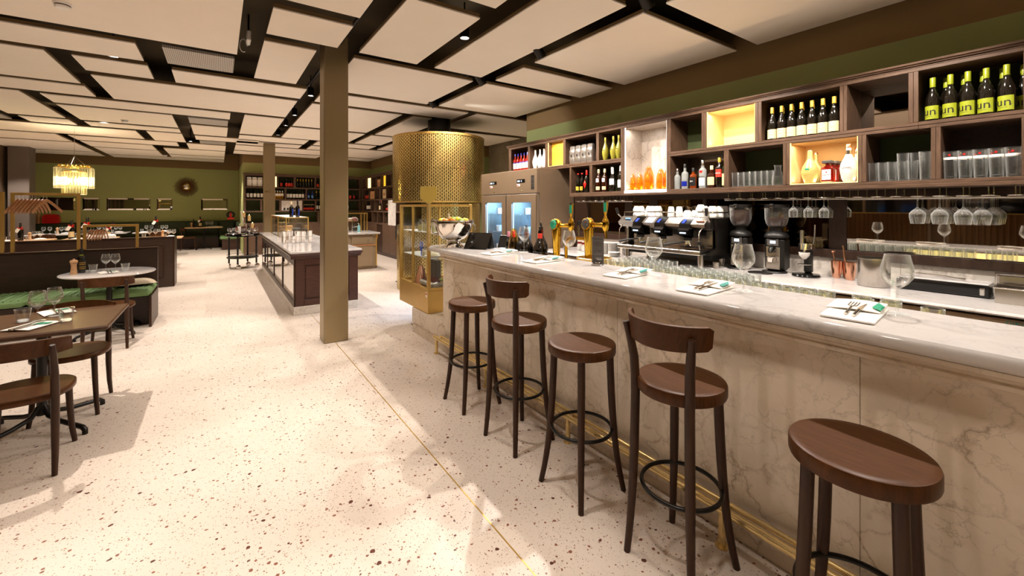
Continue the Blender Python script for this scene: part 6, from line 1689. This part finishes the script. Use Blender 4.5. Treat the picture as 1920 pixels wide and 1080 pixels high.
for i, (x, z, h) in enumerate(((-.10, .40, .12), (.02, .22 + .08, .14), (.09, .12, .12))):
    c_ = MB(); c_.cyl(x, 0, z, z + h, .034, 16); cc = c_.build('candle', 'wax', cd)
    MB().lathe([(0, 0), (.006, .008), (.004, .02), (0, .03)], 8, (x, 0, z + h + .003)).build('flame', 'flame', cc)
    MB().lathe([(0, -.004), (.04, -.004), (.042, 0), (0, 0)], 14, (x, 0, z)).build('drip_pan', 'black', cd)
# ------------------------------------------------------------------ benches, left side
bA = thing('long_bench', 'long dark panelled bench with ribbed green seat behind the round marble table', 'bench')
MB().cb(-5.2, -.712, 7.79, 7.86, 0, .955, .003).build('back_board', 'dark_wood', bA)
MB().cb(-5.2, -.705, 7.775, 7.875, .956, .975, .004).build('cap_rail', 'chair_wood', bA)
MB().cb(-.735, -.708, 7.10, 7.789, .0, .40, .003).build('end_panel', 'chair_wood', bA)
MB().bx(-5.2, -.736, 7.32, 7.789, 0, .36).build('seat_base', 'dark_wood', bA)
for i in range(4):
    x1 = -.716 - i * 1.1
    sc_ = MB().cb(x1 - 1.096, x1, 7.10, 7.785, .40, .485, .03).build('seat_cushion', 'seat_green', bA)
    rb_ = MB()
    for j in range(18): rb_.tube([(x1 - .05 - j * .057, 7.115, .484), (x1 - .05 - j * .057, 7.77, .487)], .006, 5)
    rb_.build('seat_rib', 'seat_green', sc_)['kind'] = 'stuff'
o = thing('scatter_cushion', 'beige striped cushion lying on the green bench seat', 'cushion', (-.92, 7.55, .50), .2)
MB().grid(lambda u, v: ((u - .5) * .42, (v - .5) * .34, .02 + .055 * (1 - (2 * u - 1) ** 4) * (1 - (2 * v - 1) ** 4)), 14, 14).grid(lambda u, v: ((u - .5) * .42, (v - .5) * .34, .02 - .01 * (1 - (2 * u - 1) ** 4) * (1 - (2 * v - 1) ** 4)), 14, 14).build('cover', 'cushion', o)
bB = thing('rear_bench', 'second dark panelled bench back further behind, with framed end', 'bench')
MB().cb(-6, -.73, 10.44, 10.52, 0, .95, .003).build('back_board', 'dark_wood', bB); MB().cb(-6, -.70, 10.42, 10.54, .951, .968, .004).build('cap_rail', 'chair_wood', bB)
MB().cb(-.75, -.702, 10.45, 11.0, 0, .95, .004).build('end_panel', 'chair_wood', bB)
fr_b = MB(); fr_b.bx(-1.35, -.86, 10.43, 10.439, .78, .80); fr_b.bx(-1.35, -.86, 10.43, 10.439, .18, .20); fr_b.bx(-.88, -.86, 10.43, 10.439, .2, .78); fr_b.bx(-1.35, -1.33, 10.43, 10.439, .2, .78)
fr_b.build('raised_moulding', 'chair_wood', bB)
MB().bx(-6, -.76, 10.53, 10.9, 0, .36).build('seat_base', 'dark_wood', bB); MB().cb(-6, -.76, 10.53, 11.05, .40, .485, .03).build('seat_cushion', 'seat_green', bB)
# brass frames on the first bench
def frame(label, x0, x1, zt):
    o = thing('brass_frame', label, 'frame', (0, 7.825, .9755))
    h = zt - .9755
    [MB().cb(a, a + .032, -.016, .016, 0, h, .002).build('upright', 'brass_satin', o) for a in (x0, x1 - .032)]
    MB().cb(x0 + .0325, x1 - .0325, -.016, .016, h - .032, h, .002).build('top_bar', 'brass_satin', o)
frame('tall brass coat frame on the long bench back, holding a row of hangers', -2.112, -1.50, 1.722)
frame('low brass coat frame on the long bench back, holding fewer hangers', -1.475, -.918, 1.305)
frame('tall brass coat frame cut by the left picture edge', -2.85, -2.165, 1.727)
def hanger(label):
    o = thing('coat_hanger', label, 'hanger', group='wooden hangers on the brass frames')
    def f(u, v):
        s = (u - .5) * 2
        return ((s * .20, .012 * abs(s) ** 2, -.075 - .15 * abs(s) ** 1.15 + .0 + (v - .5) * .036), (0, 1, 0))
    MB().slab(f, 16, 1, .013).build('hanger_arms', 'peg_wood', o)
    MB().tube([(-.015, 0, -.005), (-.012, 0, .012), (0, 0, .020), (.013, 0, .012), (.012, 0, -.006), (0, 0, -.03), (0, 0, -.075)], .0022, 5).build('hook', 'chrome', o)
    return o
PH = Proto(hanger('x'))
for i in range(9): PH.put((-2.06 + i * .032, 7.825, 1.703), 1.42 if i < 8 else 1.0, '%s wooden hanger on the tall brass frame' % nth(i, 9))
for i in range(6): PH.put((-1.40 + i * .028, 7.825, 1.286), 1.48, '%s wooden hanger on the low brass frame' % nth(i, 6), None, .75)
# ------------------------------------------------------------------ things on the near tables
def mill(label, x, y, z, s=1):
    o = thing('pepper_mill', label, 'pepper mill', (x, y, z)); o.scale = (s,) * 3
    MB().lathe([(0, 0), (.032, 0), (.033, .01), (.029, .03), (.030, .036), (.027, .05), (.024, .08), (.026, .115), (.031, .125), (.031, .13)], 22).build('mill_body', 'light_wood', o)
    MB().lathe([(.026, .131), (.035, .139), (.036, .155), (.028, .166), (.010, .170), (.010, .174), (.008, .182), (0, .184)], 22).build('mill_head', 'light_wood', o)
    return o
mill('pale wooden pepper mill on the round marble table', -1.40, 7.02, .751)
o = bottle('oil_bottle', 'dark olive oil bottle with lime collar beside the wooden mill', 'bottle', bord(.29, .036), 'wine_glass_dark', (.225, .292, .0165, 'black'), (.03, .15, .0368, 'ink', 2.6), 18); o.location = (-1.355, 7.12, .751); o.rotation_euler.z = -1.0
MB().lathe([(.017, .20), (.0185, .205), (.0185, .215), (.017, .22)], 14).build('neck_collar', 'lime_cap', o)
for z in (.05, .07, .10, .12): MB().lathe([(.0369, z), (.0373, z + .002), (.0369, z + .005)], 10, a0=-.9, a1=.9).build('label_line', 'yellow_cap', o)
PW2 = Proto(wineglass('stem_glass', 'x', 'wine glass', .205, .047, .036, .42))
PT2 = Proto(tumbler('rocks_glass', 'x', 'glass', .088, .031, .043, 18, 'thick_glass', .012))
PW2.put((-1.15, 7.18, .751), 0, 'left stemmed wine glass on the round marble table'); PW2.put((-1.06, 7.16, .751), 1, 'right stemmed wine glass on the round marble table')
PT2.put((-1.26, 7.16, .751), 0, 'left faceted water tumbler on the round marble table'); PT2.put((-.955, 7.07, .751), 1, 'right faceted water tumbler on the round marble table')
o = PW2.put((-1.035, 4.30, .751), 0, 'left stemmed wine glass on the dark square table', None, 1.02); PW2.put((-.985, 4.44, .751), 1, 'right stemmed wine glass on the dark square table', None, 1.0)
PT2.put((-1.115, 4.34, .751), 0, 'left faceted water tumbler on the dark square table'); PT2.put((-.875, 4.20, .751), 1, 'right faceted water tumbler on the dark square table')
def setting(x, y, z, rz, where):
    n = thing('paper_napkin', 'white napkin with printed green corner %s' % where, 'napkin', (x, y, z), rz)
    MB().slab(lambda u, v: ((u - .5) * .17, (v - .5) * .22, .004 + .004 * math.sin(3 * u)), 5, 5, .004).build('folded_sheet', 'paper', n) if False else MB().slab(lambda u, v: (((u - .5) * .17, (v - .5) * .22, .004 + .004 * math.sin(3 * u)), (0, 0, 1)), 5, 5, .004).build('folded_sheet', 'paper', n)
    MB().add([(.0, .0, .0125), (.075, .03, .0125), (.075, .07, .0125), (.0, .06, .0125)], [(0, 1, 2, 3)]).build('printed_corner', 'green_sign', n)
    f = thing('fork', 'steel fork on the napkin %s' % where, 'fork', (x, y, z + .008), rz)
    m = MB(); m.tube([(-.02, -.12, .006), (-.01, 0, .010), (-.01, .03, .012)], [.005, .004, .004], 6)
    for k_ in range(4): m.tube([(-.01, .03, .012), (-.022 + .008 * k_, .05, .013), (-.022 + .008 * k_, .09, .014)], .0018, 5)
    m.build('fork_body', 'steel', f)
    k = thing('table_knife', 'steel knife on the napkin %s' % where, 'knife', (x, y, z + .008), rz)
    MB().tube([(.01, -.12, .006), (.015, -.02, .009)], [.006, .005], 6).build('knife_handle', 'chrome', k); MB().slab(lambda u, v: ((.012 + .012 * v * (1 - u ** 3), -.02 + .11 * u, .010), (0, 0, 1)), 6, 2, .0015).build('blade', 'steel', k)
setting(-1.02, 4.12, .751, -.5, 'at the near side of the dark square table'); setting(-1.00, 4.56, .751, .4, 'at the far side of the dark square table'); setting(-1.09, 6.95, .751, .3, 'on the round marble table')
# ------------------------------------------------------------------ dining room behind the benches
def twin(n, x, y, w_, d, mat, label):
    return square_table(x, y, w_, d, mat, label, .76, 0, 'tables in the rear dining room')
RT = [(-3.75, 14.6, 'light_wood'), (-2.60, 14.6, 'light_wood'), (-1.25, 14.0, 'light_wood'), (-4.9, 14.6, 'light_wood'), (-3.9, 17.4, 'top_marble'), (-2.75, 17.4, 'top_marble'), (-1.65, 17.2, 'top_marble')]
RN = ['middle left in the nearer rear row', 'centre of the nearer rear row', 'right end of the nearer rear row', 'left end of the nearer rear row', 'left in the row by the green wall', 'middle in the row by the green wall', 'right in the row by the green wall']
for i, (x, y, m) in enumerate(RT): twin(i, x, y, .95, .75, m, 'small dining table, %s' % RN[i])
RC = [(-3.75, 13.95), (-2.6, 13.95), (-1.1, 13.3), (-2.5, 15.2), (-1.3, 14.65), (-3.7, 15.2), (-1.5, 16.65), (-2.7, 16.8), (-3.9, 16.8)]
RCN = ['before the middle left rear table', 'before the centre rear table', 'before the right end rear table', 'behind the centre rear table', 'behind the right end rear table', 'behind the middle left rear table', 'before the right table by the green wall', 'before the middle table by the green wall', 'before the left table by the green wall']
for i, (x, y) in enumerate(RC): CH.put((x, y, 0), PI / 2 if y < 14.1 or y > 16 else -PI / 2, 'dark wooden chair ' + RCN[i])
o = thing('cream_armchair', 'low cream upholstered chair back among the rear tables', 'chair', (-2.15, 12.9, 0))
MB().cb(-.25, .25, -.05, .05, .42, .93, .03).build('backrest', 'white_bag', o); MB().cb(-.25, .25, .05, .5, .36, .48, .03).build('seat', 'white_bag', o)
for sx in (-.22, .22):
    for y in (-.02, .46): MB().tube([(sx, y, 0), (sx, y, .37)], .018, 8).build('leg', 'light_wood', o)
MB().tube([(-.12, -.06, .92), (-.12, -.07, .98), (.12, -.07, .98), (.12, -.06, .92)], .014, 8).build('grab_handle', 'light_wood', o)
fb_ = wineglass('far_wine_glass', 'x', 'wine glass', .20, .046, .036, .42, None, 12); PF = Proto(fb_)
PT3 = Proto(tumbler('far_tumbler', 'x', 'glass', .09, .032, .042, 10, 'thick_glass', .012))
def gift(label, x, y, z, s, tagd):
    o = bottle('gift_bottle', label, 'bottle', bord(.30, .037), 'wine_glass_dark', (.235, .302, .016, 'black'), (.03, .12, .0378, 'cream_label', 2.4) if tagd else None, 12)
    o.location = (x, y, z); o.rotation_euler.z = -PI / 2; o.scale = (s,) * 3
    r = MB()
    for a in (.5, 2.6, -.4, 3.6): r.slab(lambda u, v, a=a: ((.04 * u * math.cos(a) * (1 + .3 * math.sin(PI * v)), -.028 - .012 * math.sin(PI * u), .21 + .04 * u * math.sin(a) + .025 * (v - .5) * math.sin(PI * u)), (0, 1, 0)), 5, 2, .004)
    bow = r.build('red_bow', 'red', o); bow.rotation_euler.z = PI / 2
    tg_ = MB().bx(-.022, .022, -.002, .002, -.07, 0).build('gift_tag', 'paper', o, (.045, -.01, .205)); tg_.rotation_euler = (0, .5, PI / 2)
ZD = .761
gi = [(-3.75, 14.45, 1.35, 0), (-2.93, 14.5, 1.5, 1), (-2.72, 14.86, 1.7, 0), (-2.30, 14.7, 1.1, 1), (-1.62, 17.3, 1.6, 0), (-.55, 19.0, 1.25, 1), (-2.64, 17.5, 1.1, 0)]
gl = ['with red bow left behind the tall brass frame', 'large with cream label and red bow inside the tall brass frame', 'largest, with red bow, behind the cream label one', 'with purple cap and red bow right of the tall brass frame', 'tall with red bow and white tag behind the low brass frame', 'with red bow and cream label on the far right table', 'with red bow on the middle table by the green wall']
for (x, y, s, t_), l_ in zip(gi, gl): gift('dark gift bottle ' + l_, x, y, ZD if y < 18.5 else .801, s, t_)
where = ['middle left rear table', 'centre rear table', 'right end rear table', 'left end rear table', 'left table by the green wall', 'middle table by the green wall', 'right table by the green wall']
for i, (x, y, m) in enumerate(RT):
    for j, (dx, dy) in enumerate(((-.2, .1), (-.08, .12), (.2, -.1), (.3, -.1))): PF.put((x + dx, y + dy, ZD), j, '%s wine glass on the %s' % (nth(j, 4), where[i]), 'wine glasses on the rear tables')
    for j, (dx, dy) in enumerate(((-.3, .05), (.12, -.16))): PT3.put((x + dx, y + dy, ZD), j, '%s water tumbler on the %s' % (('left', 'right')[j], where[i]), 'tumblers on the rear tables')
    mill('pale wooden pepper mill on the ' + where[i], x + .05, y + .22, ZD)
    for j, dx in enumerate((-.25, .25)):
        n = thing('paper_napkin', '%s white napkin on the %s' % (('left', 'right')[j], where[i]), 'napkin', (x + dx * .9, y + (-.2, .22)[j], ZD), .2 * j, 'napkins on the rear tables')
        MB().slab(lambda u, v: (((u - .5) * .2, (v - .5) * .16, .004 + .02 * math.sin(PI * u) * v), (0, 0, 1)), 5, 4, .004).build('folded_sheet', 'paper', n)
# far right table, its chair and the wall bench
square_table(-.43, 18.95, 1.12, .62, 'light_wood', 'pale wooden table alone at the far right of the green wall bench', .80)
CH.put((-.86, 18.80, 0), 0, 'dark wooden chair seen from the side at the far right table')
mill('pale wooden pepper mill on the far right table', -.80, 18.95, .801)
o = bottle('oil_bottle', 'small dark bottle beside the mill on the far right table', 'bottle', bord(.29, .034), 'wine_glass_dark', (.23, .292, .015, 'black'), None, 10); o.location = (-.74, 19.03, .801)
for i, (x, y) in enumerate(((-.36, 18.9), (-.27, 18.95), (-.2, 18.85))): PF.put((x, y, .801), i, '%s wine glass on the far right table' % nth(i, 3), 'wine glasses on the far right table')
n = thing('paper_napkin', 'white napkin on the far right table', 'napkin', (-.15, 18.9, .801)); MB().slab(lambda u, v: (((u - .5) * .5, (v - .5) * .3, .006 + .02 * math.sin(PI * u) * v), (0, 0, 1)), 6, 4, .004).build('folded_sheet', 'paper', n)
wb = thing('wall_bench', 'dark green upholstered bench along the green back wall', 'bench')
MB().bx(-6, 0, 19.42, 19.87, 0, .40).build('seat_base', 'dark_wood', wb)
for i in range(6):
    x0 = -6 + i * 1.0
    MB().cb(x0 + .003, x0 + .997, 19.36, 19.80, .401, .475, .025).build('seat_cushion', 'dark_green', wb); MB().cb(x0 + .003, x0 + .997, 19.76, 19.875, .476, 1.0, .02).build('back_cushion', 'dark_green', wb)
sb = thing('side_bench', 'green bench end beside the wine shelving, left of the trolley', 'bench')
MB().ext([(18.16, 0), (19.86, 0), (19.86, .38), (18.10, .38)], 'x', .10, .62).build('seat_base', 'island_wood', sb); MB().cb(.03, .62, 18.02, 19.3, .381, .475, .03).build('seat_cushion', 'seat_green', sb)
MB().cb(.52, .63, 18.1, 19.86, .476, 1.0, .02).build('back_cushion', 'dark_green', sb); MB().cb(.02, .51, 19.6, 19.87, .476, 1.0, .02).build('back_cushion', 'dark_green', sb)
o = thing('bow_wreath', 'dark wreath with a red bow on the corner bench back', 'wreath', (.36, 18.45, 1.10))
MB().tube([(.10 * math.cos(a), 0, .14 + .10 * math.sin(a)) for a in [i * PI / 10 for i in range(20)]], .035, 8, True).build('wreath_ring', 'ink', o)
MB().cb(-.03, .03, -.05, -.03, .0, .22, .008).cb(-.10, .10, -.06, -.04, -.02, .05, .01).build('red_bow', 'red', o); MB().tube([(.0, 0, .04), (.12, 0, -.1)], .01, 6).build('wreath_stand', 'ink', o)
# framed mirrors and sunburst on the back wall
mirr = [(-4.76, -3.93), (-3.753, -3.338), (-3.165, -2.016), (-1.84, -1.40), (-.549, .291)]
for i, (x0, x1) in enumerate(mirr):
    o = thing('wall_mirror', '%s of the five wide mirrors hung on the green wall' % nth(i, 5), 'mirror', (0, 19.899, 0))
    MB().bx(x0, x1, -.012, 0, 1.42, 1.84).build('mirror_back', 'slate', o)
    k = .05
    MB().add([(x0, -.012, 1.42), (x1, -.012, 1.42), (x1, -.012, 1.84), (x0, -.012, 1.84), (x0 + k, -.022, 1.42 + k), (x1 - k, -.022, 1.42 + k), (x1 - k, -.022, 1.84 - k), (x0 + k, -.022, 1.84 - k)],
             [(4, 5, 6, 7), (0, 1, 5, 4), (1, 2, 6, 5), (2, 3, 7, 6), (3, 0, 4, 7)]).build('mirror_glass', 'mirror', o)
o = thing('sunburst_mirror', 'round sunburst of brown rays with a small convex mirror on the green wall', 'mirror', (-.99, 19.895, 2.28))
MB().lathe([(0, .075), (.06, .07), (.10, .05), (.105, .04)], 28).build('convex_glass', 'chrome', o).rotation_euler.x = PI / 2
MB().lathe([(.10, .05), (.115, .06), (.125, .05), (.12, .03), (.1, .0)], 28).build('inner_ring', 'gold', o).rotation_euler.x = PI / 2
M['ray_wood'] = pm('ray_wood', '#6b4420', .6, .1, .2, 30)
ra = MB(); rnd = random.Random(3)
for i in range(190):
    a = 2 * PI * i / 190 + rnd.uniform(-.01, .01); l_ = rnd.uniform(.31, .40)
    ra.tube([(.10 * math.cos(a), -.03, .10 * math.sin(a)), (l_ * math.cos(a), -.03 + .012 * (i % 2), l_ * math.sin(a))], [.004, .002], 4)
ra.build('rays', 'ray_wood', o)['kind'] = 'stuff'
o = thing('light_switch', 'small square switch plate on the green wall right of the last mirror', 'switch', (.47, 19.898, 1.70)); MB().cb(-.06, .06, -.02, 0, -.06, .06, .005).build('switch_plate', 'wall_back', o); MB().cb(-.03, .03, -.028, -.021, -.03, .03, .003).build('rocker', 'wall_back', o)
# goods on the ledge at far left
o = thing('red_toaster', 'rounded glossy red toaster on the bench ledge at far left', 'toaster', (-4.42, 19.62, 1.005))
ts = [(-.18, 0), (.18, 0), (.19, .03), (.19, .2), (.16, .27), (.09, .29), (-.09, .29), (-.16, .27), (-.19, .2), (-.19, .03)]
MB().ext(ts, 'y', -.10, .10, True).build('toaster_body', 'red', o)
for k_ in range(4): MB().lathe([(0, .004), (.010, .004), (.011, 0)], 10).build('chrome_knob', 'chrome', o, (-.10, -.101, .06 + .055 * k_)).rotation_euler.x = PI / 2
o = thing('gift_crate', 'pale open wooden crate with a wine bottle left of the red toaster', 'crate', (-4.83, 19.62, 1.005))
m = MB(); m.bx(-.15, .15, -.1, .1, 0, .012); m.bx(-.15, .15, .09, .1, .012, .30); m.bx(-.15, -.138, -.1, .09, .012, .30); m.bx(.138, .15, -.1, .09, .012, .30); m.build('crate_box', 'light_wood', o)
o = bottle('gift_bottle', 'bottle with red bow standing inside the pale crate', 'bottle', bord(.27, .04), 'wine_glass_dark', (.2, .272, .018, 'black'), (.02, .11, .041, 'cream_label', 2.6), 12); o.location = (-4.83, 19.58, 1.018); o.rotation_euler.z = -PI / 2
MB().cb(-.09, .09, -.055, -.042, .2, .26, .02).build('red_bow', 'red', o)
o = thing('chopping_board', 'pale wooden board leaning left of the crate', 'board', (-5.13, 19.66, 1.005)); MB().cb(-.13, .13, -.01, .01, 0, .30, .008).build('board_body', 'light_wood', o).rotation_euler.x = -.2
MB().tube([(.0, -.004, .30), (.0, -.004, .34)], .02, 8).build('board_grip', 'light_wood', o).rotation_euler.x = -.2
o = thing('red_bow', 'large red ribbon bow at far left beside the board', 'bow', (-5.40, 19.55, 1.005)); MB().slab(lambda u, v: ((-.15 + .3 * u, -.02 + .04 * math.sin(9 * u), .02 + .20 * abs(u - .5) + .12 * v), (0, 1, 0)), 12, 4, .008).build('ribbon', 'red', o)
# chandelier
M['bulb_glow'] = emit('bulb_glow', (1, .88, .66, 1), 26)
ch = thing('chandelier', 'glowing two tier crystal rod chandelier with gilt crown hanging at left', 'chandelier', (-2.53, 12.73, 0))
MB().tube([(0, 0, 2.42), (0, 0, 3.6)], .003, 5).build('suspension_wire', 'chrome', ch)
for k_ in range(3): MB().tube([(.2 * math.cos(k_ * 2.1), .2 * math.sin(k_ * 2.1), 2.40), (0, 0, 2.62)], .0018, 4).build('stay_wire', 'chrome', ch)
for r, z0, z1, n, m in ((.285, 1.935, 2.365, 36, 'crystal'), (.17, 1.80, 2.28, 22, 'crystal_yellow')):
    MB().tube([(r * math.cos(i * PI / 18), r * math.sin(i * PI / 18), z1 + .02) for i in range(36)], .008, 6, True).build('gilt_ring', 'gold', ch)
    for i in range(n):
        a = 2 * PI * i / n
        q = MB(); q.lathe([(0, z0), (.012, z0), (.0235, z0 + .01), (.0235, z1), (.012, z1), (0, z1)], 8, (r * math.cos(a), r * math.sin(a), 0)); q.build('crystal_rod', m, ch)
cr = MB()
for i in range(12):
    a = 2 * PI * i / 12; cr.tube([(.235 * math.cos(a + t_), .235 * math.sin(a + t_), 2.41 + .02 * math.sin(t_ * 24)) for t_ in (0, .1, .2, .3, .4)], .010, 6)
cr.build('gilt_crown', 'gold', ch)
for k_ in range(5):
    a = k_ * 2 * PI / 5
    q = MB(); q.lathe([(0, -.03), (.018, -.02), (.02, .01), (.008, .03), (0, .03)], 10); q.build('bulb', 'bulb_glow', ch, (.09 * math.cos(a), .09 * math.sin(a), 2.10))
l_ = bpy.data.lights.new('chandelier_light', 'POINT'); l_.energy = 60; l_.color = (1, .8, .5); l_.shadow_soft_size = .1
lo_ = bpy.data.objects.new('chandelier_light', l_); COL.objects.link(lo_); lo_.location = (-2.53, 12.73, 2.10)
